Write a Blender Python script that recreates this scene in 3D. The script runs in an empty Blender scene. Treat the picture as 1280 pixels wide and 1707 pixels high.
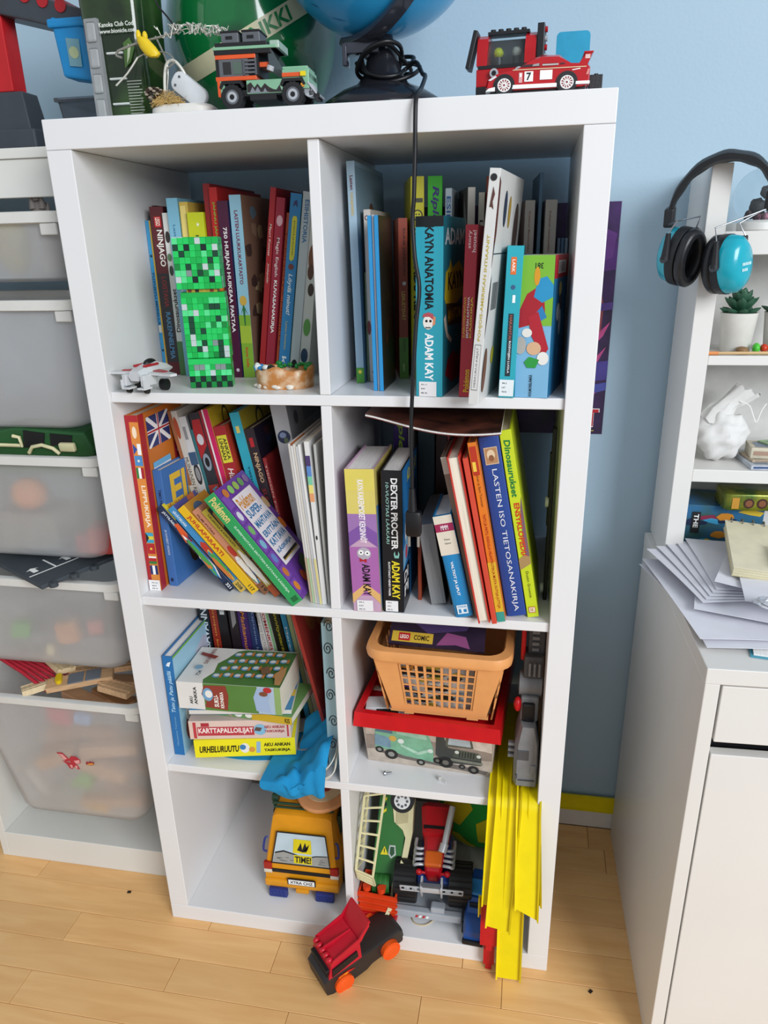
import bpy, bmesh, math, random
from mathutils import Vector, Matrix, Euler
random.seed(7)
SC = bpy.context.scene
C = SC.collection
R = math.radians

# ------------------------------------------------------------------ camera
cam = bpy.data.cameras.new('camera')
cam.sensor_fit = 'VERTICAL'
cam.sensor_height = 36.0
cam.lens = 1260.04 * 36.0 / 1707.0
cam.shift_y = 57.49 / 1707.0
cam.clip_start = 0.02
camo = bpy.data.objects.new('camera', cam)
C.objects.link(camo)
camo.location = (0.2935, -1.0762, 1.2950)
camo.rotation_euler = (1.1916, 0.0204, 0.1838)
SC.camera = camo

# ------------------------------------------------------------------ world and light
w = bpy.data.worlds.new('world')
SC.world = w
w.use_nodes = True
bg = w.node_tree.nodes['Background']
bg.inputs['Color'].default_value = (0.87, 0.94, 1.0, 1)
bg.inputs['Strength'].default_value = 0.64

def area_light(name, loc, target, sx, sy, power, col):
    l = bpy.data.lights.new(name, 'AREA')
    l.shape = 'RECTANGLE'; l.size = sx; l.size_y = sy
    l.energy = power; l.color = col
    o = bpy.data.objects.new(name, l)
    C.objects.link(o)
    o.location = loc
    o.rotation_euler = (Vector(target) - Vector(loc)).to_track_quat('-Z', 'Y').to_euler()
    return o
area_light('window_daylight', (3.3, -3.9, 2.9), (0.0, 0.2, 0.75), 2.4, 2.4, 325, (0.93, 0.965, 1.0))

vs = SC.view_settings
SC.display_settings.display_device = 'sRGB'
vs.view_transform = 'Standard'
vs.look = 'None'
vs.gamma = 1.0
vs.use_curve_mapping = False
vs.exposure = -0.27

# ------------------------------------------------------------------ materials
def lin(h):
    h = h.lstrip('#')
    out = []
    for i in (0, 2, 4):
        c = int(h[i:i+2], 16) / 255.0
        out.append(c / 12.92 if c <= 0.04045 else ((c + 0.055) / 1.055) ** 2.4)
    return out
MATS = {}
def mat(h, r=0.45, n=0.05, ns=35.0, m=0.0, bump=0.0, bs=300.0, trans=0.0, coat=0.0, ior=1.45, stretch=None, h2=None, mixlo=0.35, mixhi=0.65, detail=3.0, sss=0.0, alpha=1.0):
    key = (h, r, n, ns, m, bump, bs, trans, coat, ior, stretch, h2, mixlo, mixhi, detail, sss, alpha)
    if key in MATS:
        return MATS[key]
    mt = bpy.data.materials.new('surface_' + h.lstrip('#'))
    MATS[key] = mt
    mt.use_nodes = True
    nt = mt.node_tree
    b = nt.nodes['Principled BSDF']
    c = lin(h)
    b.inputs['Roughness'].default_value = r
    b.inputs['Metallic'].default_value = m
    b.inputs['IOR'].default_value = ior
    b.inputs['Transmission Weight'].default_value = trans
    b.inputs['Coat Weight'].default_value = coat
    b.inputs['Alpha'].default_value = alpha
    if sss:
        b.inputs['Subsurface Weight'].default_value = sss
        b.inputs['Subsurface Radius'].default_value = (0.01, 0.01, 0.01)
    tc = nt.nodes.new('ShaderNodeTexCoord')
    src = tc.outputs['Object']
    if stretch:
        mp = nt.nodes.new('ShaderNodeMapping')
        mp.inputs['Scale'].default_value = stretch
        nt.links.new(src, mp.inputs['Vector'])
        src = mp.outputs['Vector']
    nz = nt.nodes.new('ShaderNodeTexNoise')
    nz.inputs['Scale'].default_value = ns
    nz.inputs['Detail'].default_value = detail
    nt.links.new(src, nz.inputs['Vector'])
    cr = nt.nodes.new('ShaderNodeValToRGB')
    cr.color_ramp.elements[0].position = mixlo
    cr.color_ramp.elements[1].position = mixhi
    if h2:
        d = lin(h2)
        cr.color_ramp.elements[0].color = (*c, 1)
        cr.color_ramp.elements[1].color = (*d, 1)
    else:
        cr.color_ramp.elements[0].color = (*[x * (1 - n) for x in c], 1)
        cr.color_ramp.elements[1].color = (*[min(1, x * (1 + n)) for x in c], 1)
    nt.links.new(nz.outputs['Fac'], cr.inputs['Fac'])
    nt.links.new(cr.outputs['Color'], b.inputs['Base Color'])
    if bump:
        n2 = nt.nodes.new('ShaderNodeTexNoise')
        n2.inputs['Scale'].default_value = bs
        n2.inputs['Detail'].default_value = 2.0
        nt.links.new(tc.outputs['Object'], n2.inputs['Vector'])
        bp = nt.nodes.new('ShaderNodeBump')
        bp.inputs['Strength'].default_value = bump
        bp.inputs['Distance'].default_value = 0.002
        nt.links.new(n2.outputs['Fac'], bp.inputs['Height'])
        nt.links.new(bp.outputs['Normal'], b.inputs['Normal'])
    return mt

def wood_floor():
    mt = bpy.data.materials.new('birch_parquet')
    mt.use_nodes = True
    nt = mt.node_tree
    b = nt.nodes['Principled BSDF']
    b.inputs['Roughness'].default_value = 0.42
    tc = nt.nodes.new('ShaderNodeTexCoord')
    oi = nt.nodes.new('ShaderNodeObjectInfo')
    vm = nt.nodes.new('ShaderNodeVectorMath'); vm.operation = 'ADD'
    sc = nt.nodes.new('ShaderNodeVectorMath'); sc.operation = 'SCALE'
    cx = nt.nodes.new('ShaderNodeCombineXYZ')
    for i in range(3):
        nt.links.new(oi.outputs['Random'], cx.inputs[i])
    nt.links.new(cx.outputs[0], sc.inputs[0]); sc.inputs['Scale'].default_value = 37.0
    nt.links.new(tc.outputs['Object'], vm.inputs[0]); nt.links.new(sc.outputs[0], vm.inputs[1])
    mp = nt.nodes.new('ShaderNodeMapping'); mp.inputs['Scale'].default_value = (2.2, 18, 10)
    nt.links.new(vm.outputs[0], mp.inputs['Vector'])
    nz = nt.nodes.new('ShaderNodeTexNoise'); nz.inputs['Scale'].default_value = 2.4; nz.inputs['Detail'].default_value = 5; nz.inputs['Distortion'].default_value = 0.8
    nt.links.new(mp.outputs[0], nz.inputs['Vector'])
    cr = nt.nodes.new('ShaderNodeValToRGB')
    cr.color_ramp.elements[0].position = 0.12; cr.color_ramp.elements[0].color = (*lin('#dea668'), 1)
    cr.color_ramp.elements[1].position = 0.88; cr.color_ramp.elements[1].color = (*lin('#f2c587'), 1)
    nt.links.new(nz.outputs['Fac'], cr.inputs['Fac'])
    # tone of each plank
    mr = nt.nodes.new('ShaderNodeMapRange')
    mr.inputs['To Min'].default_value = 0.94; mr.inputs['To Max'].default_value = 1.04
    nt.links.new(oi.outputs['Random'], mr.inputs['Value'])
    hs = nt.nodes.new('ShaderNodeHueSaturation')
    nt.links.new(cr.outputs['Color'], hs.inputs['Color']); nt.links.new(mr.outputs[0], hs.inputs['Value'])
    # knots
    n3 = nt.nodes.new('ShaderNodeTexNoise'); n3.inputs['Scale'].default_value = 22; n3.inputs['Detail'].default_value = 1
    nt.links.new(vm.outputs[0], n3.inputs['Vector'])
    c3 = nt.nodes.new('ShaderNodeValToRGB')
    c3.color_ramp.elements[0].position = 0.80; c3.color_ramp.elements[0].color = (0, 0, 0, 1)
    c3.color_ramp.elements[1].position = 0.84; c3.color_ramp.elements[1].color = (1, 1, 1, 1)
    nt.links.new(n3.outputs['Fac'], c3.inputs['Fac'])
    mx = nt.nodes.new('ShaderNodeMix'); mx.data_type = 'RGBA'
    nt.links.new(c3.outputs['Color'], mx.inputs[0])
    nt.links.new(hs.outputs['Color'], mx.inputs[6])
    mx.inputs[7].default_value = (*lin('#6b4527'), 1)
    nt.links.new(mx.outputs[2], b.inputs['Base Color'])
    return mt

# ------------------------------------------------------------------ geometry helpers
class Frame:                       # a flat face to print on
    def __init__(s, o, u, v):
        s.o = Vector(o); s.u = Vector(u).normalized(); s.v = Vector(v).normalized(); s.n = s.u.cross(s.v)
    def p(s, a, b, l=0.0):
        return s.o + s.u * a + s.v * b + s.n * l

TXT = {}
def text_mesh(body, bold):
    bold = min(bold, 0.02 + 0.25 * max(0, bold - 0.02))
    k = (body, bold)
    if k in TXT:
        return TXT[k]
    cu = bpy.data.curves.new('lettering', 'FONT')
    cu.body = body; cu.resolution_u = 2; cu.offset = bold; cu.fill_mode = 'FRONT'
    o = bpy.data.objects.new('lettering', cu)
    me = o.to_mesh()
    vs = [(v.co.x, v.co.y) for v in me.vertices]
    fs = [tuple(p.vertices) for p in me.polygons]
    o.to_mesh_clear()
    bpy.data.objects.remove(o); bpy.data.curves.remove(cu)
    x0 = min(v[0] for v in vs); x1 = max(v[0] for v in vs); y0 = min(v[1] for v in vs); y1 = max(v[1] for v in vs)
    vs = [((a - x0) / (x1 - x0), (b - y0) / (y1 - y0)) for a, b in vs]
    TXT[k] = (vs, fs, (x1 - x0) / (y1 - y0))
    return TXT[k]

class G:
    def __init__(s):
        s.bm = bmesh.new(); s.mats = []
    def mi(s, m):
        if isinstance(m, str): m = mat(m)
        if m not in s.mats: s.mats.append(m)
        return s.mats.index(m)
    def _tag(s, faces, m):
        i = s.mi(m)
        for f in faces: f.material_index = i
    def poly(s, pts, m):
        vs = [s.bm.verts.new(p) for p in pts]
        f = s.bm.faces.new(vs); f.material_index = s.mi(m); return f
    def mesh(s, pts, faces, m):
        vs = [s.bm.verts.new(p) for p in pts]; i = s.mi(m)
        for f in faces:
            try:
                q = s.bm.faces.new([vs[k] for k in f]); q.material_index = i
            except ValueError: pass
    def hexa(s, p, m, bev=0, seg=2):     # 8 points: bottom 4, top 4
        vs = [s.bm.verts.new(q) for q in p]
        fs = [s.bm.faces.new([vs[k] for k in f]) for f in ((3,2,1,0),(4,5,6,7),(0,1,5,4),(1,2,6,5),(2,3,7,6),(3,0,4,7))]
        if bev:
            es = list({e for f in fs for e in f.edges})
            r = bmesh.ops.bevel(s.bm, geom=es, offset=bev, segments=seg, affect='EDGES', profile=0.5)
            fs = list({f for v in r['verts'] for f in v.link_faces} | {f for f in fs if f.is_valid})
        s._tag(fs, m)
    def box(s, x0, x1, y0, y1, z0, z1, m, bev=0, seg=2, T=None):
        p = [Vector(q) for q in ((x0,y0,z0),(x1,y0,z0),(x1,y1,z0),(x0,y1,z0),(x0,y0,z1),(x1,y0,z1),(x1,y1,z1),(x0,y1,z1))]
        if T: p = [T @ q for q in p]
        s.hexa(p, m, bev, seg)
    def prism(s, pl, ax, a, b, m, bev=0, T=None):
        f = {'x': lambda q, t: (t, q[0], q[1]), 'y': lambda q, t: (q[0], t, q[1]), 'z': lambda q, t: (q[0], q[1], t)}[ax]
        A = [Vector(f(q, a)) for q in pl]; B = [Vector(f(q, b)) for q in pl]
        if T: A = [T @ q for q in A]; B = [T @ q for q in B]
        va = [s.bm.verts.new(q) for q in A]; vb = [s.bm.verts.new(q) for q in B]
        n = len(pl)
        fs = [s.bm.faces.new(va[::-1]), s.bm.faces.new(vb)]
        for i in range(n):
            j = (i + 1) % n
            fs.append(s.bm.faces.new([va[i], va[j], vb[j], vb[i]]))
        bmesh.ops.recalc_face_normals(s.bm, faces=fs)
        if bev:
            es = list(set(fs[0].edges) | set(fs[1].edges))
            r = bmesh.ops.bevel(s.bm, geom=es, offset=bev, segments=2, affect='EDGES', profile=0.5)
            fs = list({f for f in r['faces']} | {f for f in fs if f.is_valid})
        s._tag(fs, m)
    def loft(s, rings, m, caps=True, closed=True):
        i = s.mi(m); vr = [[s.bm.verts.new(p) for p in r] for r in rings]; n = len(rings[0]); fs = []
        for a, b in zip(vr, vr[1:]):
            for k in range(n if closed else n - 1):
                j = (k + 1) % n
                fs.append(s.bm.faces.new([a[k], a[j], b[j], b[k]]))
        if caps and closed:
            fs.append(s.bm.faces.new(vr[0][::-1])); fs.append(s.bm.faces.new(vr[-1]))
        bmesh.ops.recalc_face_normals(s.bm, faces=fs)
        for f in fs: f.material_index = i
    def cyl(s, p0, p1, r0, m, r1=None, n=16):
        p0 = Vector(p0); p1 = Vector(p1); r1 = r0 if r1 is None else r1
        d = (p1 - p0).normalized(); a = d.orthogonal().normalized(); b = d.cross(a)
        ring = lambda p, r: [p + (a * math.cos(t) + b * math.sin(t)) * r for t in [2 * math.pi * k / n for k in range(n)]]
        s.loft([ring(p0, max(r0, 1e-5)), ring(p1, max(r1, 1e-5))], m)
    def tube(s, pts, r, m, n=8, closed=False, smooth=0):
        pts = [Vector(p) for p in pts]
        if smooth: pts = catmull(pts, smooth, closed)
        rs = r if isinstance(r, list) else None
        rings = []; up = None; N = len(pts)
        for i, p in enumerate(pts):
            q0 = pts[i - 1] if (i > 0 or closed) else p; q1 = pts[(i + 1) % N] if (i < N - 1 or closed) else p
            d = (q1 - q0)
            d = d.normalized() if d.length > 1e-9 else Vector((0, 0, 1))
            if up is None: up = d.orthogonal().normalized()
            up = (up - d * up.dot(d))
            up = up.normalized() if up.length > 1e-6 else d.orthogonal().normalized()
            b = d.cross(up); rr = rs[min(i, len(rs) - 1)] if rs else r
            rings.append([p + (up * math.cos(t) + b * math.sin(t)) * rr for t in [2 * math.pi * k / n for k in range(n)]])
        if closed: rings.append(rings[0])
        s.loft(rings, m, caps=not closed)
    def lathe(s, prof, m, c=(0, 0, 0), n=24, T=None, caps=True):
        c = Vector(c); rings = []
        for r, z in prof:
            ring = [Vector((max(r, 1e-5) * math.cos(2 * math.pi * k / n), max(r, 1e-5) * math.sin(2 * math.pi * k / n), z)) for k in range(n)]
            if T: ring = [T @ q for q in ring]
            rings.append([q + c for q in ring])
        s.loft(rings, m, caps=caps)
    def ball(s, c, r, m, n=16, k=10, T=None, fn=None):
        r = (r, r, r) if not isinstance(r, (tuple, list)) else r
        rings = []
        for i in range(k + 1):
            ph = math.pi * i / k - math.pi / 2
            ring = []
            for j in range(n):
                th = 2 * math.pi * j / n
                d = Vector((math.cos(ph) * math.cos(th), math.cos(ph) * math.sin(th), math.sin(ph)))
                if i in (0, k): d = d + Vector((math.cos(th), math.sin(th), 0)) * 1e-4
                sc = fn(d) if fn else 1.0
                q = Vector((d.x * r[0], d.y * r[1], d.z * r[2])) * sc
                if T: q = T @ q
                ring.append(q + Vector(c))
            rings.append(ring)
        s.loft(rings, m)
    def surf(s, fn, nu, nv, m, th=0.0):       # fn(u,v)->Vector, 0..1; a sheet with thickness
        P = [[Vector(fn(i / nu, j / nv)) for j in range(nv + 1)] for i in range(nu + 1)]
        top = [q for row in P for q in row]
        idx = lambda i, j: i * (nv + 1) + j
        faces = [(idx(i, j), idx(i + 1, j), idx(i + 1, j + 1), idx(i, j + 1)) for i in range(nu) for j in range(nv)]
        if th:
            nrm = []
            for i in range(nu + 1):
                for j in range(nv + 1):
                    a = P[min(i + 1, nu)][j] - P[max(i - 1, 0)][j]; b = P[i][min(j + 1, nv)] - P[i][max(j - 1, 0)]
                    nn = a.cross(b); nrm.append(nn.normalized() if nn.length > 1e-12 else Vector((0, 0, 1)))
            L = len(top)
            pts = top + [q - k * th for q, k in zip(top, nrm)]
            faces = faces + [tuple(L + k for k in f[::-1]) for f in faces]
            bd = [idx(i, 0) for i in range(nu + 1)] + [idx(nu, j) for j in range(1, nv + 1)] + [idx(i, nv) for i in range(nu - 1, -1, -1)] + [idx(0, j) for j in range(nv - 1, 0, -1)]
            for a, b in zip(bd, bd[1:] + bd[:1]): faces.append((b, a, L + a, L + b))
            s.mesh(pts, faces, m)
        else:
            s.mesh(top, faces, m)
    # prints on a frame
    def rect(s, F, u0, v0, u1, v1, m, l=0.0003):
        s.poly([F.p(u0, v0, l), F.p(u1, v0, l), F.p(u1, v1, l), F.p(u0, v1, l)], m)
    def fpoly(s, F, pts, m, l=0.0003):
        s.poly([F.p(a, b, l) for a, b in pts], m)
    def disc(s, F, u, v, r, m, l=0.0004, n=14, ry=None):
        ry = ry or r
        s.poly([F.p(u + r * math.cos(2 * math.pi * k / n), v + ry * math.sin(2 * math.pi * k / n), l) for k in range(n)], m)
    def text(s, F, body, u0, v0, u1, v1, m, rot=0, bold=0.0, l=0.0005, slant=0.0, fn=None):
        vs, fs, asp = text_mesh(body, bold)
        pts = []
        for a, b in vs:
            a = a + slant * (b - 0.5) / asp
            if rot == 0: x, y = a, b
            elif rot == -90: x, y = b, 1 - a
            elif rot == 90: x, y = 1 - b, a
            else: x, y = 1 - a, 1 - b
            U = u0 + x * (u1 - u0); Vv = v0 + y * (v1 - v0)
            pts.append(fn(U, Vv) if fn else F.p(U, Vv, l))
        s.mesh(pts, fs, m)
    def obj(s, name, parent=None, smooth=None, loc=None, rot=None, kind=None, label=None):
        me = bpy.data.meshes.new(name)
        s.bm.to_mesh(me); s.bm.free()
        for m in s.mats: me.materials.append(m)
        if smooth:
            for p in me.polygons: p.use_smooth = True
            me.set_sharp_from_angle(angle=R(smooth))
        o = bpy.data.objects.new(name, me)
        C.objects.link(o)
        if parent is not None: o.parent = parent
        if loc is not None: o.location = loc
        if rot is not None: o.rotation_euler = rot
        if kind: o['kind'] = kind
        if label: o['label'] = label
        return o

def catmull(p, k, closed=False):
    out = []; N = len(p)
    rng = range(N if closed else N - 1)
    for i in rng:
        a = p[(i - 1) % N] if (closed or i > 0) else p[0]; b = p[i]; c = p[(i + 1) % N]; d = p[(i + 2) % N] if (closed or i + 2 < N) else p[-1]
        for j in range(k):
            t = j / k
            out.append(0.5 * ((2 * b) + (c - a) * t + (2 * a - 5 * b + 4 * c - d) * t * t + (3 * b - a - 3 * c + d) * t ** 3))
    if not closed: out.append(p[-1])
    return out

def thing(name, label, cat, loc=(0, 0, 0), rot=(0, 0, 0), group=None):
    o = bpy.data.objects.new(name, None)
    o.empty_display_size = 0.02
    C.objects.link(o)
    o.location = loc; o.rotation_euler = [R(a) for a in rot]
    o['label'] = label; o['category'] = cat
    if group: o['group'] = group
    return o
def tag(o, label, cat, group=None):
    o['label'] = label; o['category'] = cat
    if group: o['group'] = group
    return o
def rrect(w, h, r, n=5, cx=0.0, cy=0.0):
    pts = []
    for (sx, sy, a0) in ((1, 1, 0), (-1, 1, 90), (-1, -1, 180), (1, -1, 270)):
        for k in range(n + 1):
            a = R(a0 + 90 * k / n)
            pts.append((cx + sx * (w / 2 - r) + r * math.cos(a), cy + sy * (h / 2 - r) + r * math.sin(a)))
    return pts
def ell(rx, ry, n=20, cx=0.0, cy=0.0):
    return [(cx + rx * math.cos(2 * math.pi * k / n), cy + ry * math.sin(2 * math.pi * k / n)) for k in range(n)]

WHITE = mat('#e3e3e4', r=0.32, n=0.012, ns=6, bump=0.02, bs=400)
WHITE2 = mat('#dddddb', r=0.38, n=0.015, ns=5)
BLACK = mat('#141417', r=0.45)
GREY = mat('#55585e', r=0.4)
LGREY = mat('#a9adb3', r=0.4)
PAPER = mat('#e4ddcb', r=0.8, n=0.10, ns=14, stretch=(60, 1, 1))
PAPERW = mat('#e9e7e4', r=0.75, n=0.08, ns=14, stretch=(60, 1, 1))
INK = mat('#16161a', r=0.6, n=0.02)
PW = mat('#f2f2f0', r=0.6, n=0.02)

# ------------------------------------------------------------------ the room
def struct(o): o['kind'] = 'structure'; return o
WALLY = 0.42
g = G(); g.box(-2.2, 2.4, WALLY, WALLY + 0.1, -0.05, 2.7, mat('#a5bdcd', r=0.6, n=0.015, ns=3, bump=0.12, bs=160))
wall = struct(g.obj('wall_back'))
g = G(); g.box(-2.2, 2.4, WALLY - 0.012, WALLY, 0, 0.048, mat('#e2dfda', r=0.4, n=0.02), bev=0.002)
struct(g.obj('baseboard_back'))
g = G(); g.box(-2.2, 2.4, -2.6, WALLY, -0.06, -0.0061, mat('#8a6542', r=0.7))
floor = struct(g.obj('floor'))
WF = wood_floor()
pw = 0.0715
anchors = {6: -0.58, 7: -0.326, 8: -0.60}
PL = {}
for k in range(0, 20):
    y1 = 0.408 if k == 0 else -0.0195 + pw * (6 - k)
    y0 = -0.0195 + pw * (5 - k)
    if y1 - y0 < 0.005: continue
    ln = (0.44, 0.48, 0.52)[k % 3]
    x = anchors.get(k, -1.0 + random.random() * 0.5)
    while x > -1.25: x -= ln
    key = (ln, round(y1 - y0, 4))
    while x < 1.55:
        if key not in PL:
            gp = G(); gp.box(0.0004, ln - 0.0004, 0.0004, y1 - y0 - 0.0004, -0.006, 0.0, WF, bev=0.0007, seg=1)
            o = gp.obj('plank', floor); PL[key] = o.data
        else:
            o = bpy.data.objects.new('plank', PL[key]); C.objects.link(o); o.parent = floor
        o.location = (x, y0, 0)
        x += ln
# ------------------------------------------------------------------ the white cube shelf unit
XO, XI, TH = 0.3825, 0.3445, 0.016
S1, S2, S3, S4, TOP = 1.0915, 0.7400, 0.3885, 0.0370, 1.465
shelf = thing('cube_shelf', 'tall white two by four cube shelf filled with books and toys', 'shelf', (0, 0.195, 0))
def part_box(nm, par, a, m=WHITE, bev=0.0012, off=(0, 0, 0)):
    g = G(); g.box(a[0] - off[0], a[1] - off[0], a[2] - off[1], a[3] - off[1], a[4] - off[2], a[5] - off[2], m, bev=bev)
    return g.obj(nm, par)
OF = (0, 0.195, 0)
part_box('top_board', shelf, (-XO, XO, 0, 0.39, 1.427, TOP), off=OF)
part_box('bottom_board', shelf, (-XO, XO, 0, 0.39, 0, S4), off=OF)
for sx in (-1, 1):
    a = sorted((sx * XO, sx * XI))
    part_box('side_panel', shelf, (a[0], a[1], 0, 0.39, S4 + 0.0003, 1.4267), off=OF)
for z in (S1, S2, S3):
    part_box('shelf_board', shelf, (-XI, XI, 0.006, 0.39, z - TH, z), off=OF)
for z0, z1 in ((S1, 1.427), (S2, S1 - TH), (S3, S2 - TH), (S4, S3 - TH)):
    part_box('divider', shelf, (-TH / 2, TH / 2, 0.006, 0.388, z0 + 0.0003, z1 - 0.0003), off=OF)
# ------------------------------------------------------------------ books
def cv(h): return mat(h, r=0.38, n=0.03, ns=18)
def fit_spec(g, F, spec, W, H):
    for i, q in enumerate(spec):
        k = q[0]; l = 0.00025 + 0.00008 * i
        if k == 'r': g.rect(F, q[1] * W, q[2] * H, q[3] * W, q[4] * H, cv(q[5]), l)
        elif k == 't':
            g.text(F, q[1], q[2] * W, q[3] * H, q[4] * W, q[5] * H, cv(q[6]), rot=q[7] if len(q) > 7 else -90, bold=q[8] if len(q) > 8 else 0.02, l=l, slant=q[9] if len(q) > 9 else 0)
        elif k == 'd': g.disc(F, q[1] * W, q[2] * H, q[3], cv(q[5]) if len(q) > 5 else cv(q[4]), l, ry=q[4] if len(q) > 5 else None)
        elif k == 'p': g.fpoly(F, [(a * W, b * H) for a, b in q[1]], cv(q[2]), l)
def blobs(cols, n, seed, u0=0.0, v0=0.0, u1=1.0, v1=1.0, s=0.12):
    rd = random.Random(seed); out = []
    for i in range(n):
        cx = rd.uniform(u0 + s * 0.6, u1 - s * 0.6); cy = rd.uniform(v0 + s * 0.4, v1 - s * 0.4)
        k = rd.choice((5, 6, 7)); a0 = rd.random() * 6
        out.append(('p', [(min(u1, max(u0, cx + s * rd.uniform(0.4, 1) * math.cos(a0 + 6.283 * j / k))), min(v1, max(v0, cy + 0.5 * s * rd.uniform(0.4, 1) * math.sin(a0 + 6.283 * j / k)))) for j in range(k)], rd.choice(cols)))
    return out
LIBTAG = lambda a, b, c: [('r', 0.1, 0.0, 0.8, 0.085, '#eeeef0'), ('t', a, 0.18, 0.062, 0.62, 0.072, '#22222a', 0), ('t', b, 0.18, 0.038, 0.5, 0.047, '#22222a', 0), ('t', c, 0.18, 0.013, 0.55, 0.023, '#22222a', 0)]
def book(label, x, y, z, t, h, d, c, lean=0, yaw=0, spine=(), cover=(), lefts=(), pages=None, kind='hard', round_=0.0, group=None, cat='book', name='book', rot=None, back=None, lift=True):
    if rot is None:
        L = R(lean)
        if lift and lean > 0: z += t * math.sin(L)
        rot = (0, lean, yaw)
    rt = thing(name, label, cat, (x, y, z + 0.0004), rot, group)
    b = 0.0022 if kind == 'hard' else 0.0007
    b = min(b, t * 0.2)
    ins = 0.003 if kind == 'hard' else 0.0004
    cm = cv(c)
    outer = [(0, d), (0, round_)]
    if round_:
        for k in range(1, 6):
            a = math.pi * k / 6
            outer.append((t / 2 - t / 2 * math.cos(a), round_ - round_ * math.sin(a)))
        outer += [(t, round_)]
    else:
        outer = [(0, d), (0, 0.0006), (0.0006, 0), (t - 0.0006, 0), (t, 0.0006)]
    pl = outer + [(t, d), (t - b, d), (t - b, b + round_), (b, b + round_), (b, d)]
    g = G(); g.prism(pl, 'z', 0, h, cm)
    g.obj('cover', rt)
    g = G(); g.box(b + 0.0001, t - b - 0.0001, b + round_ + 0.0002, d - ins, ins, h - ins, pages or PAPER)
    g.obj('pages', rt)
    if spine:
        g = G(); fit_spec(g, Frame((0, -0.0001, 0), (1, 0, 0), (0, 0, 1)), spine, t, h); g.obj('spine_print', rt)
    if cover:
        g = G(); fit_spec(g, Frame((t, 0, 0), (0, 1, 0), (0, 0, 1)), cover, d, h); g.obj('cover_print', rt)
    if lefts:
        g = G(); fit_spec(g, Frame((0, d, 0), (0, -1, 0), (0, 0, 1)), lefts, d, h); g.obj('back_print', rt)
    return rt

GA = 'books in the top compartment with the block figure'
B = book
B('thin pale blue booklet with yellow edge against the shelf side, top row', -.3435, .190, S1, .0095, .249, .20, '#3f9bd0', group=GA, spine=[('r', .7, 0, 1, 1, '#e3b63c'), ('t', 'TUTUSTU MERELLÄ', .15, .33, .6, .68, '#1e3c66'), ('r', .1, .28, .65, .33, '#d8d4c8'), ('t', 'OTAVA', .2, .02, .7, .07, '#b03030'), ('d', .4, .78, .002, '#1d3346'), ('d', .4, .16, .002, '#1d3346')])
B('slim dark brown book tucked behind the maroon one', -.3335, .200, S1, .0055, .272, .18, '#41201d', group=GA)
B('maroon book with red logo, lettered LOISTAVIA RAKENNELMIA', -.3275, .178, S1, .0235, .269, .20, '#5b2026', group=GA, cover=blobs(['#7b2c30', '#3d1519'], 6, 2), spine=[('r', 0, .08, 1, .62, '#2e2a30'), ('r', .28, .885, .78, .945, '#c8202a'), ('t', 'LEGO', .36, .893, .70, .938, '#f4f0e0', -90, .04), ('t', 'NINJAGO', .26, .66, .80, .87, '#f0ece4', -90, .03), ('t', 'LOISTAVIA', .32, .42, .68, .60, '#8f2f2c'), ('t', 'RAKENNELMIA', .32, .10, .68, .39, '#4f86ad')])
B('white book with dinosaur pictures, lettered Dinosaurukset', -.3035, .172, S1, .0115, .259, .19, '#d6d6d2', group=GA, spine=[('t', 'Dinosaurukset', .2, .28, .85, .55, '#1f2024', 90), ('r', 0, 0, 1, .22, '#4d7d4a'), ('d', .5, .86, .004, .009, '#2e2a26'), ('d', .5, .66, .0035, .008, '#38463a'), ('d', .45, .74, .004, .006, '#5a7f58')])
B('light blue hardback standing behind the green figure head', -.2905, .165, S1, .019, .280, .20, '#7fb9d3', group=GA, spine=[('t', 'Lastentarinoita', .4, .62, .62, .86, '#3c7ca0'), ('t', 'LIPPU', .45, .48, .7, .56, '#d6e6ee')])
B('small gilt-edged golden yellow book in the top row', -.2705, .168, S1, .0145, .274, .18, '#d3b252', group=GA, pages=mat('#d8b64e', r=0.3), spine=[('r', .1, .02, .75, .98, '#ecd57e')])
B('yellow-green book with white stars behind the green figure', -.2555, .160, S1, .028, .258, .18, '#c9cf20', group=GA, spine=[('t', 'Hyödyllistä', .35, .66, .62, .87, '#4b5a10'), ('p', [(.62 + .11 * math.cos(1.57 + .6283 * k) * (1 if k % 2 == 0 else .45), .93 + .014 * math.sin(1.57 + .6283 * k) * (1 if k % 2 == 0 else .45)) for k in range(10)], '#f4f6d8'), ('p', [(.25 + .09 * math.cos(.6283 * k) * (1 if k % 2 == 0 else .45), .80 + .011 * math.sin(.6283 * k) * (1 if k % 2 == 0 else .45)) for k in range(10)], '#f4f6d8'), ('p', [(.74 + .1 * math.cos(.6283 * k) * (1 if k % 2 == 0 else .45), .75 + .012 * math.sin(.6283 * k) * (1 if k % 2 == 0 else .45)) for k in range(10)], '#f4f6d8')])
B('tallest dark red hardback of the top row', -.2265, .166, S1, .0115, .299, .21, '#8e1e22', group=GA)
B('bright red book with green lettering and orange flames', -.2145, .160, S1, .013, .293, .21, '#b8211f', group=GA, spine=[('t', 'JANNU JÄNTEVIÄ', .3, .66, .72, .93, '#7fae3a'), ('r', .1, .3, .95, .58, '#d9722c')], cover=[('p', [(0, .3), (.3, .32), (.55, .5), (.7, .44), (.6, .6), (.2, .56), (0, .62)], '#e08a2e')])
B('dark purple book lettered 750 HURJAN HUIKEAA FAKTAA', -.2005, .154, S1, .0175, .273, .20, '#4a1736', group=GA, spine=[('t', '750 HURJAN HUIKEAA FAKTAA', .28, .27, .74, .86, '#ece6e8', -90, .03), ('d', .6, .045, .003, '#c9b6c4')], cover=[('r', 0, 0, 1, 1, '#2a3768')])
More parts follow.
